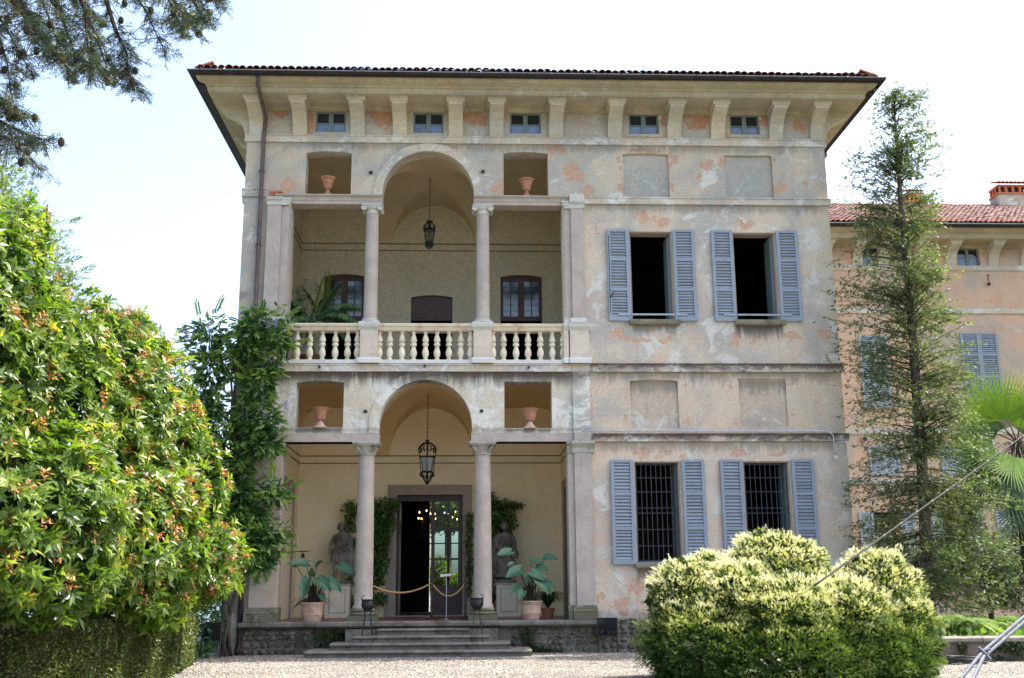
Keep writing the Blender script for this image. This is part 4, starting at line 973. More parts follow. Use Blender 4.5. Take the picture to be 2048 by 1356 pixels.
# moss cushions on the plinth
def mosspatch(cx, cz, rx, rz, n, seed):
    r = np.random.default_rng(seed); P = np.stack([cx + r.normal(0, rx, n), -.10 - r.random(n) * .05, cz + r.normal(0, rz, n)], 1); P = P[(P[:, 2] > GZ) & (P[:, 2] < FL0 - .1)]
    return P
P = np.concatenate([mosspatch(-3.05, .52, .34, .2, 1600, 1), mosspatch(-4.2, .5, .6, .2, 500, 8), mosspatch(2.6, .5, .4, .2, 250, 9), mosspatch(-2.9, .4, .25, .2, 500, 5), mosspatch(1.42, .5, .12, .22, 600, 2), mosspatch(1.6, .2, .25, .08, 400, 3), mosspatch(2.0, .16, .15, .03, 200, 4)])
stuff(leaves('moss', P, RNG.normal(size=P.shape) + [0, -1, .2], RNG.uniform(.025, .055, len(P)), T_QUAD, ML_HEDGE, villa, V=RNG.random(len(P)) * .5))


# ================================================================== THINGS IN AND ON THE VILLA
# terracotta urns in the square openings
def urn(px, py_base, hpx, kind, label):
    X, Z = at(px, py_base, .1); h = hpx / 76.
    Z = {'u': Z2T + .005, 'l': 5.56}[kind] if kind == 'u' else (5.56 if px < 800 else 5.54)
    UY = .02 if kind == 'u' else .10
    t = thing('urn', label, 'urn', (X, UY, Z), 'terracotta urns standing in the square openings')
    if kind == 'u':
        foot = [(.10, 0), (.10, .05), (.07, .07), (.05, .09), (.045, .15), (.06, .165)]; body = [(.05, .165), (.09, .18), (.105, .25), (.11, .27), (.15, .41), (.185, .43), (.20, .445), (.20, .47), (.17, .475), (.14, .43)]
    else:
        foot = [(.19, 0), (.15, .02), (.09, .08), (.05, .15), (.045, .17)]; body = [(.05, .17), (.10, .19), (.125, .24), (.13, .28), (.135, .29), (.13, .31), (.16, .41), (.20, .44), (.205, .455), (.16, .46), (.14, .42)]
    m = h / .45
    MB().lathe([(r * m, z * m) for r, z in foot], X, UY, 20, Z).build('foot', M_TERRA2 if kind == 'l' else M_TERRA, t, angle=40)
    MB().lathe([(r * m, z * m) for r, z in body], X, UY, 24, Z).build('bowl', M_TERRA, t, angle=40)
    g = MB()
    for i in range(9):
        a = 2 * math.pi * i / 9; zc_ = Z + .33 * m; r = .135 * m
        g.tube([(X + r * math.cos(a + q * .12), UY + r * math.sin(a + q * .12), zc_ - .03 * m * (1 - q * q)) for q in (-1, -.5, 0, .5, 1)], .008, 4)
    g.build('garland', M_TERRA, t)
urn(656, 389, 35, 'u', 'dark terracotta urn in the upper left square opening under the eaves')
urn(1053, 392, 35, 'u', 'orange terracotta urn in the upper right square opening beside the blind windows')
urn(640, 856, 38, 'l', 'terracotta urn on a flared foot in the lower left square opening beside the creeper')
urn(1060, 855, 38, 'l', 'wide rimmed terracotta urn in the lower right square opening beneath the balustrade')

# hanging lanterns
def lantern(px, ytop, ychain, ybot, Y, label, scroll):
    X, z0 = at(px, ychain, Y); zt = az(px, ytop, Y) + .1; zb = az(px, ybot, Y); h = z0 - zb
    t = thing('lantern', label, 'lantern', (X, Y, z0), 'wrought iron lanterns hanging in the loggias')
    ch = MB(); n = int((zt - z0) / .055)
    for i in range(n):
        zc_ = z0 + (zt - z0) * (i + .5) / n; a = i * 1.57
        ch.tube([(X + .014 * math.cos(q) * math.cos(a), Y + .014 * math.cos(q) * math.sin(a), zc_ + .035 * math.sin(q)) for q in [k_ * math.pi / 4 for k_ in range(9)]], .006, 4, caps=False)
        if scroll and i % 3 == 0: ch.tube([(X, Y, zc_), (X + .04 * random.choice((-1, 1)), Y, zc_ + .03)], .006, 4)
    ch.build('chain', M_IRON, t)
    f = MB(); ns = 6
    if scroll: rt, rb, gt, gb, wt = .20, .13, z0 - h * .36, z0 - h * .70, .27
    else: rt, rb, gt, gb, wt = .17, .12, z0 - h * .40, z0 - h * .80, .18
    for i in range(ns):
        a = 2 * math.pi * (i + .5) / ns; ca, sa = math.cos(a), math.sin(a); P_ = lambda r, z: (X + r * ca, Y + r * sa, z)
        f.tube([P_(rt, gt), P_(rb, gb)], .014, 4)
        f.tube([P_(rt, gt), P_(rt + .02, gt + .03)], .02, 5)
        if scroll:
            f.tube([P_(.02, z0), P_(.05, z0 - .06), P_(.12, z0 - .05), P_(.20, z0 - .12), P_(.27, z0 - .2), P_(.25, z0 - .28), P_(.19, z0 - .27), P_(.18, z0 - .21), P_(.22, z0 - .19)], .022, 5)
            f.tube([P_(.10, z0 - .1), P_(.13, z0 - .2), P_(.09, z0 - .26), P_(.07, z0 - .2)], .016, 5)
            f.tube([P_(.26, z0 - .25), P_(rt + .03, gt - .1), P_(rb + .06, gb)], .012, 4)
            f.tube([P_(rb, gb), P_(.19, gb - .03), P_(.21, gb - .09), P_(.16, gb - .13), P_(.13, gb - .09), P_(.17, gb - .06)], .024, 5)
            f.tube([P_(.14, gb - .1), P_(.10, gb - .2), P_(.06, gb - .26), P_(.02, zb + .03)], .024, 5)
            f.tube([P_(.09, gb - .08), P_(.12, gb - .15), P_(.07, gb - .18), P_(.05, gb - .12)], .015, 5)
        else:
            f.tube([P_(.03, z0 - .1), P_(.10, z0 - .14), P_(.13, z0 - .22), P_(rt, gt + .02)], .014, 4)
            f.tube([P_(rt, gt + .02), P_(wt + .02, gt + .10), P_(wt - .02, gt + .15), P_(wt - .05, gt + .08)], .012, 4)
            f.tube([P_(rb, gb), P_(rb + .01, gb - .07), P_(.07, zb + .04), P_(.0, zb)], .018, 4)
    ring = lambda r, z, th: [(X + r * math.cos(2 * math.pi * (i + .5) / ns), Y + r * math.sin(2 * math.pi * (i + .5) / ns), z) for i in list(range(ns)) + [0, 1]]
    f.tube(ring(rt, gt, 1), .02, 4); f.tube(ring(rb, gb, 1), .02, 4)
    if not scroll:
        f.lathe([(.17, 0), (.10, .06), (.05, .1), (.05, .2), (.08, .24), (.09, .27), (.03, .30)], X, Y, 12, gt + .01); f.lathe([(.0, -.13), (.07, -.1), (.12, -.03), (.125, 0)], X, Y, 12, gb)
    else:
        f.lathe([(.0, 0), (.035, .03), (.03, .15), (.05, .25)], X, Y, 8, zb); f.lathe([(.03, 0), (.06, .03), (.05, .07), (.07, .1), (.02, .13)], X, Y, 8, z0 - .08)
    f.build('frame', M_IRON, t)
    for i in range(ns):
        a0 = 2 * math.pi * (i + .5) / ns; a1 = 2 * math.pi * (i + 1.5) / ns; q = MB()
        q.add([(X + (rt - .01) * math.cos(a0), Y + (rt - .01) * math.sin(a0), gt), (X + (rt - .01) * math.cos(a1), Y + (rt - .01) * math.sin(a1), gt), (X + (rb - .01) * math.cos(a1), Y + (rb - .01) * math.sin(a1), gb), (X + (rb - .01) * math.cos(a0), Y + (rb - .01) * math.sin(a0), gb)], [(0, 1, 2, 3)])
        q.build('glass_pane', M_FROST if scroll else M_LGLASS, t)
    MB().lathe([(.02, 0), (.02, .12), (.03, .14), (.012, .2)], X, Y, 8, gb).build('candle', M_PED, t)
lantern(859, 353, 437, 497, 2.3, 'small black iron lantern on a chain in the upper loggia arch', False)
lantern(855, 785, 883, 970, 2.3, 'large black lantern of scrolled ironwork hanging in the ground floor arch', True)

# chandelier in the hall, and an added second one for reflected lights
def chandelier(px, py, Y, pts, label):
    X, Z = at(px, py, Y); t = thing('chandelier', label, 'chandelier', (X, Y, Z))
    b = MB(); b.tube([(X, Y, 5.05), (X, Y, Z - .35)], .012, 5); b.lathe([(.02, -.45), (.10, -.35), (.04, -.2), (.06, 0), (.03, .1)], X, Y, 10, Z)
    fl = []
    for i, (qx, qy) in enumerate(pts):
        yy = Y + (i % 3 - 1) * .2; fx, fz = at(qx, qy, yy)
        b.tube([(X, Y, Z - .25), (X + (fx - X) * .6, Y + (yy - Y) * .6, Z - .42), (fx, yy, fz - .16)], .012, 5); b.tube([(fx, yy, fz - .16), (fx, yy, fz - .03)], .012, 6); fl.append((fx, yy, fz))
    b.build('frame', M_TURN, t)
    for fx, yy, fz in fl: MB().lathe([(.004, -.02), (.016, 0), (.013, .015), (.003, .04)], fx, yy, 8, fz).build('flame', M_FLAME, t)
chandelier(847, 1045, 7.4, [(839, 1025), (853, 1022), (861, 1028), (837, 1037), (843, 1038)], 'lit chandelier with candle bulbs seen through the open half of the hall door')
chandelier(897, 1045, 8.6, [(870, 1028), (889, 1026), (897, 1028), (911, 1024), (905, 1035), (914, 1039), (871, 1038)], 'added chandelier standing in for candle lights reflected in the glazed half of the hall door')  # added: its bulbs stand in for reflections in the door glass

# statues ------------------------------------------------------------
def skin(name, verts, edges, radii, mat, parent, root=0, sub=1):
    org = ORG[parent]; me = bpy.data.meshes.new(name); me.from_pydata([Vector(v) - org for v in verts], edges, []); me.materials.append(mat)
    o = bpy.data.objects.new(name, me); COL.objects.link(o); o.parent = parent; ORG[o] = org
    m = o.modifiers.new('skin', 'SKIN'); me.skin_vertices
    if not me.skin_vertices: 
        bpy.context.view_layer.objects.active = o
    for i, r in enumerate(radii):
        sv = me.skin_vertices[0].data[i]; sv.radius = (r, r) if not isinstance(r, tuple) else r; sv.use_root = (i == root)
    m.use_smooth_shade = True; s = o.modifiers.new('sub', 'SUBSURF'); s.levels = sub; s.render_levels = sub
    return o
def drape(prof, folds, depth, cx, cy, seg=64, squash=.75, phase=0., lean=0.):
    b = MB(); n = len(prof)
    for j, (r, z) in enumerate(prof):
        for i in range(seg):
            a = 2 * math.pi * i / seg; f = 1 + depth * (j / n + .25) * math.sin(folds * a + phase + 1.3 * math.sin(2 * a) + j * .12)
            b.v.append((cx + r * f * math.cos(a) + lean * j, cy + r * f * squash * math.sin(a), z))
    for j in range(n - 1):
        for i in range(seg): b.f.append((j * seg + i, j * seg + (i + 1) % seg, (j + 1) * seg + (i + 1) % seg, (j + 1) * seg + i))
    b.f.append(tuple(range(seg))); return b
def pedestal(x0, x1, Y0, Y1, zt, label, panelm):
    t = thing('pedestal', label, 'pedestal', ((x0 + x1) / 2, (Y0 + Y1) / 2, FL0), 'statue pedestals in the ground floor loggia')
    MB().box(x0, x1, Y0, Y1, FL0, zt - .05).build('block', M_PED, t); MB().box(x0 - .03, x1 + .03, Y0 - .03, Y1 + .02, zt - .05, zt).build('top_slab', M_GRAN, t)
    b = MB(); y = Y0 - .008; a, c, e, f = x0 + .1, x1 - .1, FL0 + .12, zt - .13; w = .022
    b.box(a, c, y, Y0, e, e + w).box(a, c, y, Y0, f - w, f).box(a, a + w, y, Y0, e + w, f - w).box(c - w, c, y, Y0, e + w, f - w); b.build('panel_moulding', M_PEDG, t)
    return t
pedestal(-3.90, -3.24, 3.55, 4.1, 1.78, 'cream pedestal with a grey panel line under the left statue', M_PEDG)
pedestal(.78, 1.45, 3.55, 4.1, 1.78, 'cream pedestal partly hidden behind the potted elephant ear on the right', M_PEDG)
def statue(cx, cy, zb, mirror, label, right=False):
    t = thing('statue', label, 'statue', (cx, cy, zb), 'stone statues on pedestals in the ground floor loggia'); s = -1 if mirror else 1; H = 1.60
    P_ = lambda x, y, z: (cx + s * x, cy + y, zb + z)
    MB().lathe([(.30, 0), (.31, .04), (.26, .09)], cx, cy, 14, zb).build('base', M_STAT, t, angle=40)
    v = [P_(0, 0, .86), P_(.0, .0, 1.0), P_(-.01, 0, 1.15), P_(0, 0, 1.28), P_(.0, -.01, 1.37), P_(.01, -.02, 1.42),            # 0 pelvis..5 neck
         P_(.17, 0, 1.28), P_(.25, -.03, 1.08), P_(.20, -.14, .93), P_(.10, -.19, .90),                                     # 6..9 one arm bent across
         P_(-.17, 0, 1.28), P_(-.27, .02, 1.06), P_(-.28, -.03, .86), P_(-.22, -.10, .74),                                   # 10..13 other arm down
         P_(.09, 0, .78), P_(.10, -.03, .45), P_(.09, .01, .14), P_(.10, -.12, .11), P_(-.10, 0, .78), P_(-.13, -.07, .46), P_(-.12, .02, .14), P_(-.16, -.11, .11)]
    e = [(0, 1), (1, 2), (2, 3), (3, 4), (4, 5), (3, 6), (6, 7), (7, 8), (8, 9), (3, 10), (10, 11), (11, 12), (12, 13), (0, 14), (14, 15), (15, 16), (16, 17), (0, 18), (18, 19), (19, 20), (20, 21)]
    r = [(.14, .11), (.13, .10), (.155, .115), (.14, .10), .06, .055, .075, .06, .047, .04, .075, .06, .047, .04, .09, .062, .045, .035, .09, .062, .045, .035]
    skin('body', v, e, r, M_STAT, t, 0, 2)
    # head with brow, nose, chin
    b = MB(); n = 16; m = 20; hx, hz = cx + s * .015, zb + 1.535
    for j in range(n + 1):
        ph = math.pi * j / n
        for i in range(m):
            a = 2 * math.pi * i / m; x = math.sin(ph) * math.cos(a); y = math.sin(ph) * math.sin(a); z = math.cos(ph)
            w = .085 * (1 - .18 * max(0, -z)); d = .105
            nose = max(0, 1 - ((x) / .22) ** 2) * max(0, 1 - ((z + .12) / .28) ** 2) * (.20 if y < 0 else 0)
            eye = -.09 * sum(max(0, 1 - ((x - q) / .2) ** 2) * max(0, 1 - ((z - .08) / .14) ** 2) for q in (-.38, .38)) * (1 if y < 0 else 0)
            mouth = .07 * max(0, 1 - (x / .3) ** 2) * max(0, 1 - ((z + .52) / .09) ** 2) * (1 if y < 0 else 0)
            k_ = 1 + nose + eye + mouth
            b.v.append((hx + x * w, cy - .02 + y * d * k_, hz + z * .125))
    for j in range(n):
        for i in range(m): b.f.append((j * m + i, (j + 1) * m + i, (j + 1) * m + (i + 1) % m, j * m + (i + 1) % m))
    b.build('head', M_STAT, t, smooth=True)
    b = MB()                                                  # curled hair
    for i in range(46):
        a = random.uniform(0, 2 * math.pi); ph = random.uniform(0, 1.9); 
        x, y, z = math.sin(ph) * math.cos(a), math.sin(ph) * math.sin(a), math.cos(ph)
        if y < -.3 and z < .45: continue
        b.lathe([(.004, -.03), (.026, -.015), (.03, 0), (.024, .02), (.004, .03)], hx + x * .095, cy - .01 + y * .11, 7, hz + z * .12)
    b.build('hair', M_STAT, t, smooth=True)
    # tunic skirt, sash and cloak
    z0 = zb
    if right:
        drape([(.165, z0 + 1.30), (.20, z0 + 1.12), (.17, z0 + .95), (.21, z0 + .80), (.24, z0 + .6), (.26, z0 + .36), (.27, z0 + .16)], 11, .10, cx, cy, squash=.72).build('gown', M_STAT, t, smooth=True)
        b = MB(); b.lathe([(.02, 0), (.10, .02), (.12, .1), (.10, .2), (.04, .24), (.06, .28)], cx + .26, cy - .12, 12, z0 + .66); b.build('vessel', M_STAT, t, smooth=True)
    else:
        drape([(.16, z0 + .98), (.20, z0 + .90), (.23, z0 + .78), (.25, z0 + .66), (.25, z0 + .60)], 13, .11, cx, cy, squash=.78).build('tunic_skirt', M_STAT, t, smooth=True)
        drape([(.150, z0 + 1.33), (.175, z0 + 1.22), (.17, z0 + 1.08), (.165, z0 + .96)], 7, .05, cx, cy, squash=.74).build('tunic', M_STAT, t, smooth=True)
    b = MB()
    for q in range(5):
        b.tube([(cx - s * (.15 - q * .01), cy - .10, z0 + 1.30 - q * .035), (cx - s * .02, cy - .15, z0 + 1.16 - q * .05), (cx + s * .15, cy - .12, z0 + 1.02 - q * .045), (cx + s * .2, cy - .03, z0 + .96 - q * .04)], .022, 6)
        b.tube([(cx - s * .2, cy - .06, z0 + .95 - q * .03), (cx, cy - .18, z0 + .86 - q * .03), (cx + s * .22, cy - .08, z0 + .93 - q * .03)], .022, 6)
    b.build('sash', M_STAT, t, smooth=True)
    drape([(.05, z0 + 1.34), (.10, z0 + 1.2), (.12, z0 + .9), (.14, z0 + .5), (.15, z0 + .22)], 6, .2, cx + s * .22, cy + .09, 32, .7).build('cloak', M_STAT, t, smooth=True)
statue(-3.55, 3.82, 1.78, False, 'dark stone statue of a curly-haired youth in a tunic on the left pedestal')
statue(1.03, 3.82, 1.78, True, 'dark stone draped statue leaning with a jug, behind the elephant ear leaves on the right', True)

# potted elephant ears ---------------------------------------------
def heart_leaf(L):
    """heart shaped blade lying in +x from the stalk, with raised veins and wavy rim; returns MB in local space"""
    b = MB(); rows = 9; cols = 8
    for i in range(rows + 1):
        t = i / rows; x = (-.28 + 1.28 * t) * L
        w = L * .40 * (math.sin(math.pi * min(1, (t * .93 + .10))) ** .62) * (1 - .25 * t) if i < rows else .004
        for j in range(cols + 1):
            u = -1 + 2 * j / cols
            notch = (.30 * L * (1 - abs(u)) ** 1.5 if i == 0 else 0) * 1.0
            z = .10 * L * abs(u) - .16 * L * (max(0, t - .3) ** 2) * 2 + .02 * L * math.sin(6 * t + 5 * u * u) - (.012 * L if abs(u) < .05 else 0)
            b.v.append((x + notch, u * w, z))
    for i in range(rows):
        for j in range(cols): b.f.append((i * (cols + 1) + j, i * (cols + 1) + j + 1, (i + 1) * (cols + 1) + j + 1, (i + 1) * (cols + 1) + j))
    return b
def taro(X, Y, Z, lv, potlabel, pot=(.30, .22, .45), emblem=True):
    t = thing('potted_elephant_ear', potlabel, 'potted plant', (X, Y, Z), 'potted elephant ear plants on the terrace edge')
    r1, r0, h = pot
    MB().lathe([(r0 - .01, 0), (r0, .02), (r0 + .035, h * .32), (r0 + .05, h * .33), (r0 + .05, h * .36), (r0 + .04, h * .37), (r1 - .03, h * .80), (r1 - .01, h * .82), (r1 - .015, h * .9), (r1 + .015, h * .92), (r1 + .02, h), (r1 - .03, h), (r1 - .05, h * .9)], X, Y, 32, Z).build('pot', M_TERRA2, t, angle=30)
    if emblem:
        b = MB(); y = Y - r0 - .055
        b.tube([(X - .05, y, Z + h * .72), (X - .06, y, Z + h * .58), (X, y - .005 + .02, Z + h * .42), (X + .06, y, Z + h * .58), (X + .05, y, Z + h * .72), (X, y - .01, Z + h * .76), (X - .05, y, Z + h * .72)], .009, 5)
        b.tube([(X - .02, y - .01, Z + h * .68), (X + .02, y - .01, Z + h * .62), (X - .01, y, Z + h * .55)], .009, 5); b.build('emblem', M_TERRA2, t)
    b = MB()
    for i in range(34):
        a = random.uniform(0, 6.28); r = random.uniform(0, r1 * .6); hh = random.uniform(.15, .55)
        b.tube([(X + r * math.cos(a), Y + r * math.sin(a), Z + h * .9), (X + r * 1.25 * math.cos(a), Y + r * 1.2 * math.sin(a), Z + h + hh)], [.016, .009], 5)
    b.build('old_stems', M_TWIG, t)
    MB().lathe([(r1 - .06, h * .88), (.01, h * .93)], X, Y, 20, Z).build('soil', M_SOIL, t)
    for k_, (px, py, L, aim, droop, dy) in enumerate(lv):
        yy = Y + dy; lx, lz = at(px, py, yy)
        st = MB(); st.tube([(X + random.uniform(-.08, .08), Y + random.uniform(-.08, .05), Z + h), ((X + lx) / 2, (Y + yy) / 2, Z + h + (lz - Z - h) * .62), (lx, yy, lz)], [.015, .011, .008], 6); st.build('leaf_stalk', M_STALK, t, smooth=True)
        L *= 1.12; q = heart_leaf(L); a = R(aim); d = Vector((math.cos(a), -.55, -math.sin(R(droop)) + math.sin(a) * .0)).normalized()
        up = Vector((0, -.75, .65)); W = up.cross(d).normalized(); Hn = d.cross(W)
        q.v = [tuple(Vector((lx, yy, lz)) + d * v[0] + W * v[1] + Hn * v[2]) for v in q.v]
        o = q.build('leaf', ML_TARO, t, smooth=True)
        a_ = o.data.attributes.new('v', 'FLOAT', 'FACE'); vv = random.random(); a_.data.foreach_set('value', [vv] * len(o.data.polygons))
    return t
M_STALK = plain('dark_leaf_stalk', (.05, .045, .035), .6)
XA, ZA = ax(624, 1243, .25), FL0
taro(XA, .25, FL0, [(612, 1128, .40, 200, -5, .1), (594, 1133, .1, 200, 0, .1), (633, 1133, .22, 60, -30, 0), (636, 1160, .42, -20, 40, -.2), (614, 1160, .34, 250, 70, -.1), (660, 1163, .38, -25, 45, -.1), (683, 1133, .36, -10, 30, .0), (612, 1178, .26, 250, 60, -.2), (640, 1190, .2, 0, 60, -.15), (624, 1150, .2, 90, -50, .1)],
     'terracotta pot with shield emblem and elephant ear plant left of the steps')
XB = ax(1062, 1241, .25)
taro(XB, .25, FL0, [(1020, 1104, .34, 190, 10, .1), (1040, 1140, .40, 200, 25, -.2), (1063, 1122, .26, 10, 5, .1), (1090, 1115, .30, -5, 5, .1), (1066, 1146, .36, -20, 30, -.15), (1078, 1160, .42, -35, 75, -.25), (1036, 1172, .26, 200, 50, -.1), (1092, 1168, .26, -20, 20, -.1), (1047, 1184, .24, 230, 60, -.2), (1026, 1127, .16, 190, 20, 0), (1056, 1152, .22, 100, 60, -.1), (1075, 1135, .28, -30, 10, .0), (1038, 1193, .12, 240, 60, 0)],
     'terracotta pot with elephant ear plant and one yellow stalk, right of the steps', (.275, .20, .45), False)
# dark strap leaved plants
def strap(X, Y, n, rad, hh, label, seed):
    t = thing('strap_leaf_plant', label, 'plant', (X, Y, FL0), 'dark strap leaf plants on the loggia floor'); r = random.Random(seed)
    MB().lathe([(.12, 0), (.17, .22), (.19, .23), (.19, .26), (.15, .26)], X, Y, 18, FL0).build('pot', M_TERRA, t, angle=40)
    b = MB()
    for i in range(n):
        a = r.uniform(0, 6.28); L = rad * r.uniform(.6, 1.1); hz = hh * r.uniform(.7, 1.1); pts = []
        for q in range(7):
            s = q / 6; pts.append(Vector((X + math.cos(a) * L * s, Y + math.sin(a) * L * s * .8, FL0 + .24 + hz * math.sin(min(1, s * 1.25) * 1.9) * .9 - .22 * s * s)))
        w = Vector((-math.sin(a), math.cos(a), 0)) * .025; k0 = len(b.v)
        for q, p in enumerate(pts): ww = w * (1 - (q / 6.2) ** 2) ; b.v += [tuple(p - ww), tuple(p + ww)]
        for q in range(6): b.f.append((k0 + 2 * q, k0 + 2 * q + 1, k0 + 2 * q + 3, k0 + 2 * q + 2))
    o = b.build('leaves', ML_STRAP, t, smooth=True); o['kind'] = 'stuff'
    a_ = o.data.attributes.new('v', 'FLOAT', 'FACE'); a_.data.foreach_set('value', [((i // 6) * .37) % 1 for i in range(len(o.data.polygons))])
strap(ax(622, 1225, 1.2), 1.2, 70, .62, .42, 'dark strap leaf plant behind the left terracotta pot', 3)
strap(ax(1096, 1225, 1.4), 1.4, 80, .55, .55, 'dark strap leaf plant behind the right terracotta pot, by the side door', 4)

# climbing figs behind the columns ----------------------------------
def climber(x, Y, spots, label, potx):
    t = thing('potted_fig', label, 'potted plant', (potx, Y, FL0), 'climbing figs trained beside the hall door'); r = random.Random(int(abs(x) * 100))
    MB().lathe([(.13, 0), (.19, .27), (.21, .28), (.21, .32), (.17, .32)], potx, Y, 20, FL0).build('pot', M_TERRA, t, angle=40)
    b = MB(); PP = []; DD = []
    for (px, py, rx, ry) in spots:
        X, Z = at(px, py, Y); 
        b.tube([(potx, Y, FL0 + .3), ((potx * 2 + X) / 3 + r.uniform(-.1, .1), Y + .05, FL0 + .3 + (Z - FL0) * .4), (X, Y + .03, Z)], [.02, .014, .006], 5)
        n = int(rx * ry * .75); sc = (Y + 27) / 2171.
        for i in range(n):
            a = r.uniform(0, 6.28); q = math.sqrt(r.random()) * r.uniform(.75, 1.25)
            p = (X + rx * sc * q * math.cos(a), Y + r.uniform(-.22, .18), Z + ry * sc * q * math.sin(a)); PP.append(p); DD.append((r.uniform(-1, 1), r.uniform(-.8, .3), r.uniform(-1, .2)))
        for i in range(int(n * .04)):
            a = r.uniform(0, 6.28); b.tube([(X, Y, Z), (X + rx * sc * math.cos(a) * 1.1, Y - .1, Z + ry * sc * math.sin(a) * 1.1)], .005, 3)
    b.build('stems', M_TWIG, t)
    o = leaves('foliage', PP, DD, RNG.uniform(.06, .12, len(PP)), T_LEAF, ML_FICUS, t, width=.9, kind='stuff')
climber(-2.6, 4.15, [(706, 1020, 18, 18), (760, 1015, 34, 20), (765, 1045, 26, 24), (700, 1050, 12, 16), (757, 1085, 24, 30), (705, 1090, 8, 14), (758, 1130, 18, 26), (700, 1160, 8, 24), (752, 1160, 16, 16), (757, 1195, 18, 12), (790, 1005, 10, 8), (700, 1200, 8, 14), (745, 1100, 10, 60)],
        'climbing fig with small dark leaves behind the left ground floor column', -2.75)
climber(.4, 4.15, [(1000, 1015, 30, 18), (1030, 1010, 16, 8), (1005, 1045, 28, 22), (940, 1045, 7, 22), (1008, 1080, 16, 20), (938, 1090, 7, 24), (1015, 1110, 14, 12), (940, 1140, 7, 26), (1003, 1150, 14, 12), (938, 1180, 5, 14), (998, 1180, 8, 10), (985, 1050, 16, 60)],
        'climbing fig with small dark leaves behind the right ground floor column', .68)

# iron cauldrons on tall wire stands ---------------------------------
def cauldron(px, py_rim, h, sgn, label):
    Y = -.72; X, Z = at(px, py_rim, Y); zt = .72
    t = thing('cauldron_stand', label, 'cauldron', (X, Y, .57), 'iron cauldrons on stands beside the steps')
    MB().lathe([(.02, -.26), (.09, -.245), (.145, -.18), (.155, -.10), (.14, -.03), (.165, -.01), (.165, .005), (.14, .005), (.13, -.05)], X, Y, 24, Z).build('cauldron', M_IRON, t, angle=50)
    b = MB(); b.tube([(X - sgn * .13, Y, Z), (X - sgn * .15, Y, Z + .06), (X - sgn * .11, Y, Z + .10), (X - sgn * .08, Y, Z + .06)], .011, 5); b.tube([(X + sgn * .15, Y, Z - .03), (X + sgn * .19, Y, Z - .05), (X + sgn * .16, Y, Z - .1)], .01, 5); b.build('handle', M_IRON, t)
    b = MB(); zr = Z - .2
    b.tube([(X + .10 * math.cos(q), Y + .10 * math.sin(q), zr - .06) for q in [i * math.pi / 6 for i in range(13)]], .01, 5)
    zf = .425 if abs(X) > 2 else .425
    for q in range(4):
        a = R(45 + 90 * q); ca, sa = math.cos(a), math.sin(a)
        b.tube([(X + .16 * ca, Y + .16 * sa, zr + .06), (X + .10 * ca, Y + .10 * sa, zr - .06), (X + .09 * ca, Y + .09 * sa, zr - .20), (X + .18 * ca, Y + .18 * sa, zf + .12), (X + .20 * ca, Y + .20 * sa, zf)], .011, 5)
    b.build('stand', M_IRON, t)
    b = MB(); b.tube([(X - .15, Y - .15, zf + .10), (X + .15, Y - .15, zf + .10)], .008, 4); b.tube([(X, Y - .15, zf + .10), (X - .05, Y - .15, zf + .2), (X, Y - .15, zf + .28), (X + .05, Y - .15, zf + .2), (X, Y - .15, zf + .1)], .008, 4); b.build('stand_ornament', M_IRON, t)
cauldron(736, 1199, 0, 1, 'black iron cauldron on a wire stand in front of the left column')
cauldron(954, 1196, 0, -1, 'black iron cauldron on a wire stand in front of the right column')

# rope barrier, sign, bell -------------------------------------------
def post(px, py, label):
    Y = 1.2; X = ax(px, 1230, Y); t = thing('barrier_post', label, 'barrier post', (X, Y, FL0), 'turned wooden posts of the rope barrier')
    pr = [(.03, 0), (.035, .02)]; h = 1.02
    pr = [(.035, .03), (.03, .1), (.045, .14), (.03, .18), (.042, .3), (.025, .4), (.045, .44), (.03, .48), (.042, .62), (.025, .72), (.045, .76), (.03, .8), (.045, .86), (.028, .9), (.045, .94), (.03, .99), (.01, 1.0)]
    MB().lathe(pr, X, Y, 14, FL0).build('shaft', M_TURN, t, smooth=True); MB().lathe([(.17, 0), (.17, .02), (.12, .04), (.05, .06)], X, Y, 18, FL0).build('base', M_TURN, t)
    return X, Y
pA = post(863, 0, 'turned wooden barrier post at the middle of the doorway'); pB = post(931, 0, 'turned wooden barrier post beside the right door jamb')
def rope(a, c, sag, label):
    n = 14; b = MB(); a = Vector(a); c = Vector(c)
    b.tube([tuple(a.lerp(c, i / n) - Vector((0, 0, sag * 4 * (i / n) * (1 - i / n)))) for i in range(n + 1)], .02, 8)
    return tag(b.build('rope', M_ROPE, smooth=True), label, 'rope', 'golden ropes across the hall door')
xh, zh = at(747, 1172, .5); rope((xh, .45, zh), (pA[0], pA[1], FL0 + .9), .20, 'golden rope hanging from the left column to the middle barrier post'); rope((pA[0], pA[1], FL0 + .9), (pB[0], pB[1], FL0 + .9), .33, 'short golden rope sagging between the two wooden barrier posts')
X, Z = at(893, 1151, 1.0); t = thing('direction_sign', 'small white and red pointed sign board on a thin stand before the hall door', 'sign', (X, 1.0, FL0))
b = MB(); b.tube([(X, 1, FL0), (X, 1, Z)], .008, 5); b.lathe([(.06, 0), (.06, .012)], X, 1, 12, FL0); b.build('stand', M_PVC, t)
b = MB(); b.prism([(X - .15, Z - .035), (X + .11, Z - .01), (X + .16, Z + .025), (X + .12, Z + .045), (X - .15, Z + .03)], .97, .985); b.build('board', M_WHITE, t)
b = MB(); b.prism([(X - .15, Z - .048), (X + .12, Z - .025), (X + .18, Z + .025), (X + .12, Z + .060), (X + .09, Z + .058), (X + .15, Z + .02), (X + .10, Z - .012), (X - .15, Z - .035)], .975, .99); b.build('red_edge', M_REDP, t)
X, Z = at(606, 1103, 3.9); t = thing('wall_bell', 'small dark bell on an iron bracket on the left loggia wall', 'bell', (-4.84, 3.9, Z))
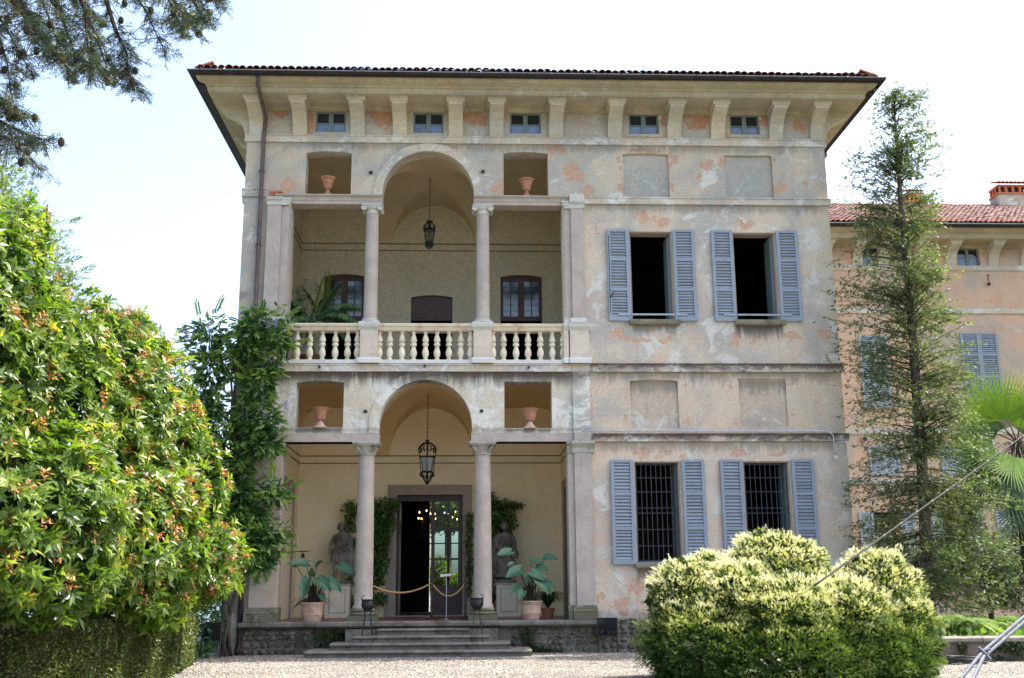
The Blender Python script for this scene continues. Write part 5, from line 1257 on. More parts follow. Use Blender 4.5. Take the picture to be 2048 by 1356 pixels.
xw = X; b = MB(); b.box(xw - .08, xw + .10, 3.88, 3.92, Z - .01, Z + .02).tube([(xw + .08, 3.9, Z), (xw + .17, 3.9, Z + .01), (xw + .2, 3.9, Z + .03)], .01, 5); b.tube([(-4.86, 3.9, Z + .0), (xw - .05, 3.9, Z + .0)], .012, 5); b.build('bracket', M_IRON, t)
MB().lathe([(.07, -.17), (.055, -.14), (.045, -.08), (.02, -.05), (.01, -.02)], xw, 3.9, 12, Z).build('bell', M_IRON, t, smooth=True)

# kentia palm on the balcony -----------------------------------------
X, Z = at(625, 648, 1.0); t = thing('potted_palm', 'feathery kentia palm on the upper balcony in front of the left leaded window', 'palm', (X, 1.0, 7.2))
MB().lathe([(.2, 0), (.28, .35), (.3, .36), (.3, .4), (.25, .4)], X, 1.0, 20, 7.2).build('pot', M_TERRA, t, angle=40)
b = MB(); 
for i in range(5): b.tube([(X + random.uniform(-.08, .08), 1 + random.uniform(-.08, .08), 7.55), (X + random.uniform(-.12, .12), 1 + random.uniform(-.1, .1), 8.6)], [.03, .018], 6)
b.build('trunk', M_BARK, t)
def frond(base, tip, bend, nl, LL, w, mat, parent, v=None, name='frond', droop=.5, tw=1.):
    a = Vector(base); c = Vector(tip); m = (a + c) / 2 + Vector((0, 0, bend)); pts = []
    for i in range(13): s = i / 12; pts.append(a * (1 - s) ** 2 + m * 2 * s * (1 - s) + c * s * s)
    PP = []; DD = []; SS = []
    for i in range(nl):
        s = .12 + .88 * (i + .5) / nl; f = s * 12; k_ = min(11, int(f)); p = pts[k_].lerp(pts[k_ + 1], f - k_); T = (pts[k_ + 1] - pts[k_]).normalized()
        sd_ = T.cross(Vector((0, 0, 1))).normalized()
        for sg in (-1, 1):
            d = (sd_ * sg * tw + T * .55 + Vector((0, 0, -droop))).normalized(); PP.append(p); DD.append(d); SS.append(LL * (math.sin(math.pi * min(.97, s * .8 + .15)) ** .6))
    o = leaves(name, [tuple(p) for p in PP], [tuple(d) for d in DD], SS, T_QUAD, mat, parent, width=w, jit=.15, V=None if v is None else np.full(len(PP), v) + RNG.normal(0, .05, len(PP)))
    b = MB(); b.tube(pts, [.014 - .0009 * i for i in range(13)], 5); b.build('rachis', mat, o)
    at_ = [q for q in COL.objects if q.name.startswith('rachis')][-1].data; a_ = at_.attributes.new('v', 'FLOAT', 'FACE'); a_.data.foreach_set('value', [.9 if v and v > .8 else .3] * len(at_.polygons))
    return o
for (px, py, bend, dy, v) in ((578, 600, .25, -.2, None), (577, 640, .35, -.5, None), (600, 570, .2, .4, None), (655, 540, .05, -.1, .98), (690, 560, .4, .5, None), (724, 615, .62, -.3, None), (728, 655, .75, -.5, None), (700, 690, .8, -.2, None), (600, 700, .7, -.3, None), (620, 555, .1, .5, None), (640, 715, .6, -.35, None), (668, 585, .4, .6, None)):
    yy = 1.0 + dy; tx, tz = at(px, py, yy); frond((X, 1.0, 8.45), (tx, yy, tz), bend, 38, .50, .10, ML_PALM, t, v, droop=.55)

# black mesh baskets on thin legs -------------------------------------
def mesh_basket(X, Y, w, label, tilt, marks):
    t = thing('mesh_stand', label, 'mesh stand', (X, Y, GZ), 'black wire mesh stands against the villa'); ca, sa = math.cos(tilt), math.sin(tilt)
    Q = lambda u, d, z: (X + u * ca - d * sa, Y + u * sa + d * ca, GZ + z)
    z0, z1 = .38, .80; b = MB()
    for u, d in ((-w / 2, 0), (w / 2, 0), (-w / 2, .16), (w / 2, .16)): b.tube([Q(u, d, 0), Q(u, d, z1)], .011, 5)
    for z in (z0, z1):
        b.tube([Q(-w / 2, 0, z), Q(w / 2, 0, z), Q(w / 2, .16, z), Q(-w / 2, .16, z), Q(-w / 2, 0, z)], .010, 5)
    b.build('frame', M_IRON, t)
    m = MB(); n = 22
    for i in range(n + 1):
        u = -w / 2 + w * i / n
        for d in (0, .16): m.tube([Q(u, d, z0), Q(u, d, z1)], .0055, 3, False)
    for i in range(20):
        z = z0 + (z1 - z0) * i / 19
        for d in (0, .16): m.tube([Q(-w / 2, d, z), Q(w / 2, d, z)], .0055, 3, False)
    m.add([Q(-w / 2, .15, z0), Q(w / 2, .15, z0), Q(w / 2, .15, z1), Q(-w / 2, .15, z1)], [(0, 1, 2, 3)])
    o = m.build('wire_mesh', M_IRON, t)
    for u0, z, s in marks: 
        q = MB(); q.lathe([(.01, -.02), (.035 * s, 0), (.02, .03), (.004, .05)], *Q(u0, .06, 0)[:2], 8, GZ + z); q.build('crumpled_scrap', M_WHITE, t)
mesh_basket(-5.86, -1.1, .42, 'black wire mesh stand beside the hedge at the left corner of the villa', .15, [(-.02, .42, 1.)])
mesh_basket(3.32, -.35, .46, 'black wire mesh stand against the plinth between the steps and the pale bush', -.05, [(-.13, .47, 1.), (.03, .45, .8), (.12, .46, .9)])

# stone gate pier left of the villa
t = thing('gate_pier', 'low roughcast pier with a dark plaque beside the left corner of the villa', 'pier', (-6.2, .2, GZ))
b = MB(); x0, x1 = ax(440, 1250, .1), XL - .04; zt = az(460, 1212, .1); MB().box(x0, x1, .1, .6, GZ, zt - .08).build('shaft', M_RUB, t); b.box(x0 - .03, x1, .05, .65, zt - .08, zt).build('cap', M_SILL, t)
MB().box(ax(447, 1240, .1), ax(461, 1240, .1), .08, .1, az(450, 1258, .1), az(450, 1231, .1)).build('plaque', M_IRON, t)
MB().box(ax(433, 1250, 0), ax(439, 1250, 0), -.12, .0, GZ, az(436, 1222, 0)).build('post', M_GRAN, t)

# ================================================================== WING BEHIND ON THE RIGHT
WY = 11.5
wing = thing('wing_building', 'pink plastered wing with red tiled roof and blue shutters set back on the right', 'building', (19, WY, GZ))
WX0, WX1 = XR + .06, 30.
def wx(px, py): return ax(px, py, WY)
wins = []
holes = []
aw = [(ax(1915, 520, WY), ax(1960, 520, WY), az(1930, 531, WY), az(1930, 496, WY)), (ax(1717, 520, WY), ax(1762, 520, WY), az(1740, 529, WY), az(1740, 494, WY))]
gw = [(ax(1748, 1050, WY), ax(1800, 1050, WY), 1.6, 4.2), (ax(1885, 1050, WY), ax(1937, 1050, WY), 1.6, 4.2), (ax(2022, 1050, WY), ax(2074, 1050, WY), 1.6, 4.2)]
fw = [(ax(1722, 730, WY), ax(1775, 730, WY), 8.0, 10.65), (ax(1925, 720, WY), ax(1996, 720, WY), 8.25, 10.75)]
mw_ = [(ax(1737, 910, WY), ax(1798, 910, WY), 5.5, 6.55), (ax(1880, 910, WY), ax(1940, 910, WY), 5.5, 6.55)]
Wz = [(13.36, 14.6, aw), (11.69, 13.17, []), (7.2, 11.5, fw), (5.4, 6.98, mw_), (GZ - .02, 5.2, gw)]
for z0, z1, ws in Wz: panel('wall', rect(WX0, WX1, z0, z1), [rect(a, c, e, f) for a, c, e, f in ws], WY, WY + .4, MP_WING, wing)
for z0, z1 in ((13.17, 13.36), (11.5, 11.69), (6.98, 7.2), (5.2, 5.4)): MB().box(WX0, WX1, WY - .05, WY + .4, z0, z1).build('string_course', MP_S1, wing)
MB().box(WX0, WX1, WY + 7, WY + 7.3, GZ, 14.6).build('wall', MP_WING, wing); MB().box(WX0 + .02, WX1, WY + .45, WY + 6.9, 14.3, 14.5).build('ceiling', M_DARKROOM, wing); MB().box(WX1 - .3, WX1, WY + .41, WY + 6.99, GZ, 14.3).build('wall', MP_WING, wing)
def window_b(a, c, e, f, Y, parent):
    global villa
    attic_window(a, c, e, f, Y + .12, parent)
for a, c, e, f in aw: window_b(a, c, e, f, WY, wing)
for a, c, e, f in gw + mw_: MB().box(a, c, WY + .42, WY + .45, e, f).build('dark_interior', M_DARKROOM, wing)
for i, (a, c, e, f) in enumerate(fw):
    xm = (a + c) / 2; shutter(a - .03, xm, e, f, WY - .01, wing, mat=M_SHUT if i else M_SHUTW); shutter(xm, c + .03, e, f, WY - .01, wing, mat=M_SHUT if i else M_SHUTW); MB().box(a, c, WY + .42, WY + .45, e, f).build('dark_interior', M_DARKROOM, wing); MB().box(a - .1, c + .1, WY - .12, WY + .05, e - .1, e - .01).build('sill', M_SILL, wing)
for a, c, e, f in gw:
    w = (c - a) * .55; shutter(a - w - .02, a - .02, e, f, WY - .02, wing, mat=M_SHUTW); shutter(c + .02, c + w + .02, e, f, WY - .02, wing, mat=M_SHUTW); MB().box(a - .1, c + .1, WY - .12, WY + .05, e - .1, e - .01).build('sill', M_SILL, wing)
    g = MB()
    for i in range(8): x = a + (c - a) * (i + .5) / 8; g.tube([(x, WY + .1, e), (x, WY + .1, f)], .012, 4)
    for q in (.2, .4, .6, .8): z = e + (f - e) * q; g.tube([(a, WY + .11, z), (c, WY + .11, z)], .012, 4)
    g.build('window_grille', M_GRILLE, wing)
for a, c, e, f in mw_:
    w = (c - a) / 2; shutter(a, a + w, e, f, WY - .01, wing, mat=M_SHUTW, nsl=5, rail=(.5,)); shutter(a + w, c, e, f, WY - .01, wing, mat=M_SHUTW, nsl=5, rail=(.5,))
# cornice, corbels, gutter, roof
b = MB(); b.prismx([(WY, 14.05), (WY - .06, 14.06), (WY - .10, 14.15), (WY - .85, 14.16), (WY - .87, 14.19), (WY - .88, 14.33), (WY - .95, 14.36), (WY - 1.1, 14.45), (WY - 1.15, 14.6), (WY, 14.6)], WX0, WX1); b.build('cornice', MP_CORN, wing)
for px in (1654, 1718 - 0, 1770, 1842, 1906, 1991, 2056, 2130): link_mesh('corbel', cm, wing, loc=(ax(px, 480, WY - .4), WY, 0))
b = MB(); gpn = [(WY - p[0], p[1]) for p in gp]; b.prismx(gpn + [(WY - 1.31, 14.585), (WY - 1.16, 14.585)][:0] + [(WY - 1.31, 14.59), (WY - 1.16, 14.59)], WX0, WX1); b.build('gutter', M_GUTTER, wing)
MB().box(WX0, WX1, WY - 1.335, WY - 1.312, 14.565, 14.60).build('gutter_lip', M_GEDGE, wing)
RY0, RZ0, RY1 = WY - 1.15, 14.62, WY + 3.6; RZ1 = az(1900, 409, RY1)
b = MB(); b.add([(WX0, RY0, RZ0), (WX1, RY0, RZ0), (WX1, RY1, RZ1 - .1), (WX0, RY1, RZ1 - .1), (WX1, WY + 8, RZ0), (WX0, WY + 8, RZ0)], [(0, 1, 2, 3), (3, 2, 4, 5), (0, 3, 5)]); wr = b.build('roof', M_TILE, wing)
ws_ = math.atan2(RZ1 - .1 - RZ0, RY1 - RY0); cnt = 0; Lr = math.hypot(RY1 - RY0, RZ1 - RZ0)
tv = np.array([tuple(v.co) for v in TM.vertices]); tf_ = np.array([tuple(p.vertices) for p in TM.polygons])
VV = []; FF = []
nr = int(Lr / .34) + 1; ncx = int((26 - WX0) / .19)
for rI in range(nr):
    for cI in range(ncx):
        x = WX0 + .1 + cI * .19 + random.uniform(-.015, .015); s = rI * .34 + random.uniform(-.02, .02) - .05
        y = RY0 + s * math.cos(ws_); z = RZ0 + s * math.sin(ws_) + .025 + random.uniform(0, .02)
        if rI in (0, 1, nr - 1) and cnt < 280:
            o = link_mesh('roof_tile', TM, wr, loc=(x, y, z)); o.rotation_euler = (ws_ - .04, random.uniform(-.05, .05), random.uniform(-.06, .06)); cnt += 1
        else:
            Rm = np.array((Matrix.Rotation(random.uniform(-.06, .06), 3, 'Z') @ Matrix.Rotation(ws_ - .04, 3, 'X') @ Matrix.Rotation(random.uniform(-.05, .05), 3, 'Y')))
            VV.append(tv @ Rm.T + [x, y, z]); FF.append(tf_ + len(VV[:-1]) * len(tv))
VV = np.concatenate(VV) - np.array(ORG[wr]); FF = np.concatenate(FF)
me = bpy.data.meshes.new('roof_tiles'); me.from_pydata(VV.tolist(), [], FF.tolist()); me.update()
k = NT('old_roof_tile_joined'); gi = k.n('ShaderNodeNewGeometry').outputs['Random Per Island']
c = k.mix(gi, (.17, .10, .085), (.32, .21, .18)); c = k.mix(k.math('MULTIPLY', k.ramp(k.noise(4, 8, .75), .5, .7), .6), c, (.16, .11, .09)); M_TILEJ = k.fin(c, .9, .15)
stuff(link_mesh('roof_tiles', me, wr, M_TILEJ))
def chimney(px0, px1, ytop, ybot, Y):
    x0, x1 = ax(px0, ybot, Y), ax(px1, ybot, Y); zt, zb = az(px0, ytop, Y), az(px0, ybot, Y) - .6; h = zt - zb; bt = zt - .62
    c = MB().box(x0, x1, Y, Y + .8, zb, bt).build('chimney', MP_S3, wing)
    b = MB(); b.box(x0 - .04, x1 + .04, Y - .04, Y + .84, bt, bt + .07); n = max(3, int((x1 - x0) / .28))
    for i in range(n + 1): x = x0 + (x1 - x0 - .1) * i / n; b.box(x, x + .1, Y, Y + .1, bt + .07, bt + .33)
    for i in range(4): y = Y + .22 * i; b.box(x0, x0 + .1, y + (.001 if i == 0 else 0) + .0, y + .1, bt + .07, bt + .329)
    b.box(x0 - .02, x1 + .02, Y - .02, Y + .82, bt + .33, bt + .42); b.build('brick_arcade', M_BRICK, c); MB().box(x0 + .12, x1 - .12, Y + .12, Y + .7, bt + .07, bt + .33).build('flue', M_IRON, c)
    for i in range(int((x1 - x0) / .17) + 1):
        o = link_mesh('cap_tile', TM, c, loc=(x0 + i * .17, Y - .12, bt + .42)); o.rotation_euler = (.35, 0, random.uniform(-.05, .05)); o.scale = (1, 1.1, 1)
chimney(2000, 2060, 360, 410, RY1 - .3); chimney(1818, 1850, 376, 410, RY1 - .3)
X, Z = at(1977, 560, WY - .1); b = MB(); b.tube([(X, WY - .1, Z + .2), (X, WY - .1, Z - .15)], .015, 5); b.lathe([(.01, .2), (.06, .19), (.01, .15)], X, WY - .1, 8, Z); b.lathe([(.05, -.2), (.08, -.15), (.02, -.1)], X, WY - .1, 8, Z); b.build('wall_lamp', M_IRON, wing)
X, Z = at(1965, 482, WY - .2); MB().tube([(X - .1, WY, Z + .08), (X, WY - .25, Z), (X + .12, WY - .35, Z - .12)], .05, 8).build('stub_pipe', M_COPPER, wing, smooth=True)
X, Z = at(1727, 879, WY); MB().tube([(X, WY - .14, Z), (X, WY + .02, Z)], .11, 12).build('vent_pipe', M_TERRA2, wing); MB().tube([(X, WY - .143, Z), (X, WY - .141, Z)], .085, 12).build('vent_opening', M_IRON, wing)

# ================================================================== PLANTS
# rhododendron -------------------------------------------------------
RH = [ell(-30, 760, 105, 320, -11.5, 2.2), ell(75, 880, 120, 285, -10, 2.2), ell(200, 900, 95, 265, -8, 1.8), ell(285, 930, 95, 225, -7, 1.7), ell(370, 985, 70, 120, -6.2, 1.2),
      ell(380, 1120, 84, 88, -6.2, 1.3), ell(250, 1090, 140, 140, -8.3, 1.8), ell(80, 1060, 160, 165, -11, 2.0), ell(262, 700, 55, 70, -6.5, 1.0), ell(-190, 780, 150, 380, -12, 2.4)]
rh = thing('rhododendron', 'big sunlit rhododendron with orange seed clusters spilling over the clipped hedge on the left', 'shrub', (-8.2, -8.5, GZ))
def clusters(P, Nn, nl, L, w, spread, seed):
    """whorls of leaves at shoot tips"""
    r = np.random.default_rng(seed); n = len(P); T = norm(Nn + [0, 0, .25] + r.normal(0, .35, (n, 3)))
    a = norm(np.cross(T, r.normal(size=(n, 3)))); b_ = np.cross(T, a); ang = (np.arange(nl) * 2.4)[None] + r.random((n, 1)) * 6.28
    D = a[:, None] * np.cos(ang)[..., None] + b_[:, None] * np.sin(ang)[..., None] + T[:, None] * (spread + r.uniform(-.25, .35, (n, nl)))[..., None]
    PP = np.repeat(P[:, None], nl, 1) + T[:, None] * r.uniform(-.05, .05, (n, nl))[..., None]
    return PP.reshape(-1, 3), D.reshape(-1, 3), (L * r.uniform(.65, 1.15, n * nl)), np.repeat(T, nl, 0)
P, Nn, rad = shell(RH, 13000, .84, .13, zmin=1.0, seed=11)
front = (P[:, 1] < -4) | True
PP, DD, SS, TT = clusters(P, Nn, 8, .20, .2, .55, 12)
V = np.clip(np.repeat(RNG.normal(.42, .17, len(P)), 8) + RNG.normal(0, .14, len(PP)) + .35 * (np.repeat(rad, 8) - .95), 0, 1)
# the 300 leaves nearest the camera are single parts, the rest is one mass
dist = np.linalg.norm(PP - CAM, axis=1); vis = np.array([pix(*p) for p in PP[:, :]]); 
onscr = (vis[:, 0] > 5) & (vis[:, 0] < 480) & (vis[:, 1] > 350) & (vis[:, 1] < 1250) & (np.repeat(rad, 8) > 1.0)
order = np.argsort(np.where(onscr, dist, 1e9))[:285]; mask = np.ones(len(PP), bool); mask[order] = False
DD = norm(DD) + np.array([.10, -.1, -.22]); DD = norm(DD)
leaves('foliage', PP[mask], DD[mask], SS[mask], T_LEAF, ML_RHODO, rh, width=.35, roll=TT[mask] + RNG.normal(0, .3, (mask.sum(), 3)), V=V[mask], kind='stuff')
lv_me = []
for i in range(6):
    m_ = bpy.data.meshes.new('leaf'); tv_, tf2 = T_LEAF; q = tv_ * [1, .35 * (1 + .1 * (i - 3) / 3), 1]; m_.from_pydata(q.tolist(), [], [tuple(f) for f in tf2]); m_.materials.append(ML_RHODO)
    a_ = m_.attributes.new('v', 'FLOAT', 'FACE'); a_.data.foreach_set('value', [.3 + i * .09] * 2); lv_me.append(m_)
for i in order:
    D = Vector(DD[i]).normalized(); W = Vector(TT[i]).cross(D)
    if W.length < 1e-4: W = D.orthogonal()
    W.normalize(); Hh = D.cross(W)
    o = link_mesh('leaf', lv_me[i % 6], rh); o.matrix_local = Matrix.Translation(Vector(PP[i]) - ORG[rh]) @ Matrix((D, W, Hh)).transposed().to_4x4() @ Matrix.Scale(float(SS[i]), 4)
P, Nn, rad = shell(RH, 2900, 1.0, .13, zmin=1.4, seed=21)
vv = np.array([pix(*p)[0] for p in P]); keep = RNG.random(len(P)) < np.where(vv > 250, .95, .35); P, Nn = P[keep], Nn[keep]
PP, DD, SS, TT = clusters(P, Nn + [0, 0, .6], 16, .085, .2, .3, 22); leaves('seed_clusters', PP + RNG.normal(0, .03, PP.shape) + np.array([0, 0, .05]), DD, SS, T_QUAD, ML_POD, rh, width=.4, kind='stuff')
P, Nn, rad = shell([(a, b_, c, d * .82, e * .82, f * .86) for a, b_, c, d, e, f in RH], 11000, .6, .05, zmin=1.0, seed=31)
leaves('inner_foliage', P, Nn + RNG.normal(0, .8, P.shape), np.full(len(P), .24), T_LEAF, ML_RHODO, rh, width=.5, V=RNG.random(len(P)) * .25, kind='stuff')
P3_, N3_, _ = shell(RH, 300, 1.05, .16, zmin=1.6, seed=33); PP, DD, SS, TT = clusters(P3_ + N3_ * .18, N3_, 8, .19, .2, .6, 34); leaves('tall_shoots', PP, DD, SS, T_LEAF, ML_RHODO, rh, width=.27, roll=TT, V=np.full(len(PP), .75) + RNG.normal(0, .12, len(PP)), kind='stuff')
for e in RH[:8]:
    b = MB(); b.tube([(e[0] * .6 - 3.4, e[1] * .6 - 3.4, GZ), ((e[0] * .85 - 1.3), e[1] * .85 - 1.3, e[2] * .5), (e[0], e[1], e[2])], [.10, .07, .03], 6); b.build('stem', M_BARK, rh)

# light fine-leaved tree behind -----------------------------------------
YW = [ell(5, 470, 85, 135, -6.0), ell(66, 540, 70, 110, -6.0), ell(115, 620, 45, 80, -6.0), ell(-60, 480, 90, 160, -6.0)]
yt = thing('fine_leaved_tree', 'airy small-leaved yellow-green tree top behind the rhododendron at the left edge', 'tree', (YW[0][0], -6, GZ))
P, Nn, rad = shell(YW, 15000, .4, .14, seed=41); leaves('crown', P, Nn + RNG.normal(0, .8, P.shape), RNG.uniform(.05, .12, len(P)), T_SPRIG(5, .12, .7, 4), ML_YEW, yt, width=1, kind='stuff')
P2, N2, _ = shell(YW, 260, 1.05, .2, seed=42); leaves('loose_twigs', P2, N2 + [.4, 0, .3], RNG.uniform(.2, .42, len(P2)), T_SPRIG(7, .05, .6, 5), ML_YEW, yt, width=.7, kind='stuff')
MB().tube([(YW[0][0], -6, GZ), (YW[0][0] + .1, -6, 3), (YW[0][0], -6, YW[0][2])], [.16, .12, .04], 8).build('trunk', M_BARK, yt)

# clipped hedge ---------------------------------------------------------
HP = [(-6.15, -1.6), (-5.75, -3.6), (-5.35, -6.5), (-5.55, -9), (-6.3, -11.5), (-7.6, -14)]; HH = 1.12
hd = thing('clipped_hedge', 'low clipped hedge under the rhododendron, half in shade and half in sun', 'hedge', (-5.8, -6, GZ))
b = MB(); w = .55
for (xa, ya), (xb, yb) in zip(HP[:-1], HP[1:]): b.add([(xa, ya, GZ), (xb, yb, GZ), (xb - w, yb, GZ), (xa - w, ya, GZ), (xa, ya, HH), (xb, yb, HH), (xb - w, yb, HH), (xa - w, ya, HH)], [(0, 1, 5, 4), (4, 5, 6, 7), (2, 3, 7, 6)])
xa, ya = HP[0]; b.add([(xa, ya, GZ), (xa - w, ya, GZ), (xa - w, ya, HH), (xa, ya, HH)], [(0, 1, 2, 3)]); b.build('branches', M_TWIG, hd)
PP = []; NN = []
for (xa, ya), (xb, yb) in zip(HP[:-1], HP[1:]):
    L = math.hypot(xb - xa, yb - ya); n = int(L * 5200); t = RNG.random(n); nx_, ny_ = -(yb - ya) / L, (xb - xa) / L
    if nx_ < 0: nx_, ny_ = -nx_, -ny_
    nf = int(n * .8); z = RNG.random(n) * (HH - GZ) + GZ; top = np.arange(n) >= nf
    off = np.where(top, -RNG.random(n) * w, RNG.uniform(-.03, .06, n)); z = np.where(top, HH + RNG.uniform(-.02, .05, n), z)
    lum = .035 * np.sin(t * L * 4 + z * 5)
    PP.append(np.stack([xa + (xb - xa) * t + nx_ * (off + lum), ya + (yb - ya) * t + ny_ * (off + lum), z], 1)); NN.append(np.where(top[:, None], [0, 0, 1], [nx_, ny_, .3]) * np.ones((n, 1)))
n = 2600; PP.append(np.stack([HP[0][0] - RNG.random(n) * w, np.full(n, HP[0][1]) + RNG.uniform(0, .07, n), GZ + RNG.random(n) * (HH - GZ)], 1)); NN.append(np.tile([0, 1, .2], (n, 1)))
P = np.concatenate(PP); Nn = np.concatenate(NN)
leaves('foliage', P, Nn + RNG.normal(0, .7, P.shape), RNG.uniform(.03, .065, len(P)), T_QUAD, ML_HEDGE, hd, width=.8, kind='stuff')
nn = RNG.choice(len(P), 260, replace=False); leaves('stray_shoots', P[nn], Nn[nn] * .3 + [0, 0, 1.2], RNG.uniform(.08, .18, 260), T_SPRIG(5, .09, .6, 27), ML_HEDGE, hd, width=1., V=np.full(260, .9), kind='stuff')
h2 = [ell(405, 1255, 28, 55, -.9, .5), ell(425, 1240, 22, 60, -.4, .4)]
t = thing('dark_shrub', 'dark leafy shrub between the hedge end and the wire mesh stand', 'shrub', (h2[0][0], -1, GZ))
P, Nn, _ = shell(h2, 2600, .6, .1, zmin=GZ, seed=51); leaves('foliage', P, Nn + RNG.normal(0, .6, P.shape), RNG.uniform(.05, .09, len(P)), T_LEAF, ML_WIST, t, width=.8, V=RNG.random(len(P)) * .5, kind='stuff')

# wisteria --------------------------------------------------------------
wi = thing('wisteria', 'dark green wisteria with a few lilac flowers climbing the left corner of the villa', 'climbing plant', (-5.9, -.6, GZ))
WE = [ell(415, 680, 48, 52, -.2, .5), ell(425, 740, 40, 48, -.2, .5), ell(520, 650, 52, 42, -.7, .45), ell(490, 690, 34, 40, -.5, .4), ell(552, 682, 30, 38, -.75, .3), ell(405, 805, 42, 42, -.2, .5), ell(440, 850, 44, 40, -.3, .5), ell(520, 770, 34, 44, -.6, .4), ell(520, 840, 48, 40, -.6, .4),
      ell(470, 900, 55, 50, -.4, .5), ell(535, 885, 32, 30, -.7, .3), ell(470, 985, 50, 45, -.4, .5), ell(545, 985, 38, 30, -.7, .35), ell(450, 1060, 45, 50, -.5, .5), ell(525, 1075, 58, 38, -.8, .45), ell(510, 1120, 46, 32, -.7, .4), ell(430, 930, 30, 50, -.3, .4), ell(535, 735, 26, 26, -.65, .3), ell(495, 1040, 40, 40, -.5, .4)]
WE = [(a, b_, c, d * .86, e * .9, f * .84) for a, b_, c, d, e, f in WE]
P, Nn, rad = shell(WE, 5000, .5, .3, seed=61, rej=.5)
D = Nn * [1, 1, .3] + RNG.normal(0, .5, P.shape) + [0, -.15, -.12]
leaves('foliage', P, D, RNG.uniform(.14, .27, len(P)), T_COMPOUND(5, .13), ML_WIST, wi, width=.75, jit=.35, V=np.clip(RNG.normal(.58, .27, len(P)) + (rad - .8) * .9, 0, 1), kind='stuff')
P, Nn, _ = shell(WE, 120, 1.0, .2, seed=62); leaves('loose_shoots', P, Nn + [.2, -.3, .2], RNG.uniform(.25, .5, len(P)), T_COMPOUND(6, .08), ML_WIST, wi, width=.5, V=np.full(len(P), .95), kind='stuff')
for (px, py) in ((551, 637), (537, 640), (418, 646), (372, 662), (364, 700), (382, 720), (572, 800)):
    X, Z = at(px, py, -1.15); n = 60; P = np.stack([X + RNG.normal(0, .025, n), -1.15 + RNG.normal(0, .03, n), Z - RNG.random(n) * .22], 1); stuff_f = leaves('flower', P, RNG.normal(size=P.shape), np.full(n, .035), T_QUAD, ML_FLOWER, wi, width=1.2); stuff_f['kind'] = 'stuff'
b = MB()
for k_ in range(4):
    pts = [(-5.75 + .12 * math.sin(i * .9 + k_ * 1.6) + .04 * k_ - .0 * i, -.28 + .12 * math.cos(i * .8 + k_), GZ + i * .55) for i in range(15)]; b.tube(pts, [.055 - .002 * i for i in range(15)], 6)
b.build('stems', M_BARK, wi, smooth=True)
X, _ = at(463, 900, -.35); MB().tube([(X, -.35, GZ), (X, -.35, az(463, 770, -.35))], .035, 8).build('support_pole', M_BARK, wi)

# cedar branches from the left -----------------------------------------
ce = thing('cedar', 'dark cedar whose drooping branches with cones hang into the top left corner', 'tree', (-11.5, -17.5, GZ))
MB().tube([(-11.5, -17.5, GZ), (-11.4, -17.5, 5), (-11.2, -17.4, 12), (-11.1, -17.4, 16)], [.45, .4, .3, .2], 12).build('trunk', M_BARK, ce, smooth=True)
CB = [[(-300, -260), (60, -80), (150, -20), (185, 60), (205, 120), (215, 155)], [(-300, -260), (100, -120), (200, -40), (232, 60), (255, 110), (262, 150), (282, 190)], [(-300, -260), (150, -130), (240, -50), (290, 20), (325, 95)],
      [(-300, -260), (200, -140), (300, -60), (350, 5), (378, 48)], [(-300, -260), (220, -150), (360, -50), (398, 25), (408, 38)], [(-300, -260), (-20, -60), (40, 20), (90, 90), (130, 128)], [(-300, -230), (-60, -60), (0, 60), (20, 130), (28, 195)],
      [(-300, -200), (-80, 40), (-20, 180), (20, 205), (46, 226)], [(-300, -150), (-80, 150), (-20, 240), (40, 255), (96, 290)], [(-300, -150), (-80, 170), (-30, 250), (30, 290), (72, 328)], [(-300, -260), (40, -90), (110, 10), (140, 90), (150, 120)],
      [(-300, -260), (120, -120), (170, -10), (180, 90), (190, 160)], [(-300, -260), (250, -160), (400, -80), (434, -30), (438, 14)], [(-300, -240), (-30, -80), (30, -10), (70, 50), (100, 100)], [(-300, -260), (200, -150), (310, -60), (345, 20), (362, 62)], [(-300, -240), (-60, -100), (-20, 0), (20, 70), (50, 130)], [(-300, -260), (0, -100), (80, -20), (110, 60), (120, 110)]]
tw = MB(); PP = []; DD = []; cones = []
rr = random.Random(5)
for bi, poly in enumerate(CB):
    Yb = -17 + rr.uniform(-1.0, 1.0); pts = [Vector((*[at(*poly[0], -17.4)[0]], -17.4, at(*poly[0], -17.4)[1]))] 
    pts = [Vector((at(x, y, Yb)[0], Yb + rr.uniform(-.15, .15), at(x, y, Yb)[1])) for x, y in poly]; pts[0] = Vector((-11.2, -17.4, min(15, pts[0].z)))
    fine = []
    for i in range(len(pts) - 1):
        for q in range(6): fine.append(pts[i].lerp(pts[i + 1], q / 6))
    fine.append(pts[-1]); n = len(fine); tw.tube(fine, [max(.006, .05 * (1 - i / n) ** 1.3) for i in range(n)], 5)
    for i in range(6, n):
        f = i / n; p = fine[i]
        for q in range(4):
            a = rr.uniform(0, 6.28); L = rr.uniform(.12, .42) * (1.25 - f * .8); d = Vector((math.cos(a), math.sin(a) * .8, rr.uniform(-1.1, -.1))).normalized()
            e = p + d * L; tw.tube([p, p + d * L * .5 + Vector((0, 0, .02)), e], .004, 3, False)
            for s in range(7):
                c0 = p.lerp(e, (s + .6) / 7); PP.append(tuple(c0 + Vector((rr.gauss(0, .012), rr.gauss(0, .012), rr.gauss(0, .012))))); DD.append((d.x + rr.gauss(0, .8), d.y + rr.gauss(0, .8), d.z * .6 + rr.gauss(0, .7)))
            if rr.random() < .05: cones.append(e)
tw.build('branches', M_TWIG, ce)
leaves('needles', PP, DD, RNG.uniform(.05, .10, len(PP)), T_SPRIG(8, .05, .9, 9), ML_CEDAR, ce, width=1, kind='stuff')
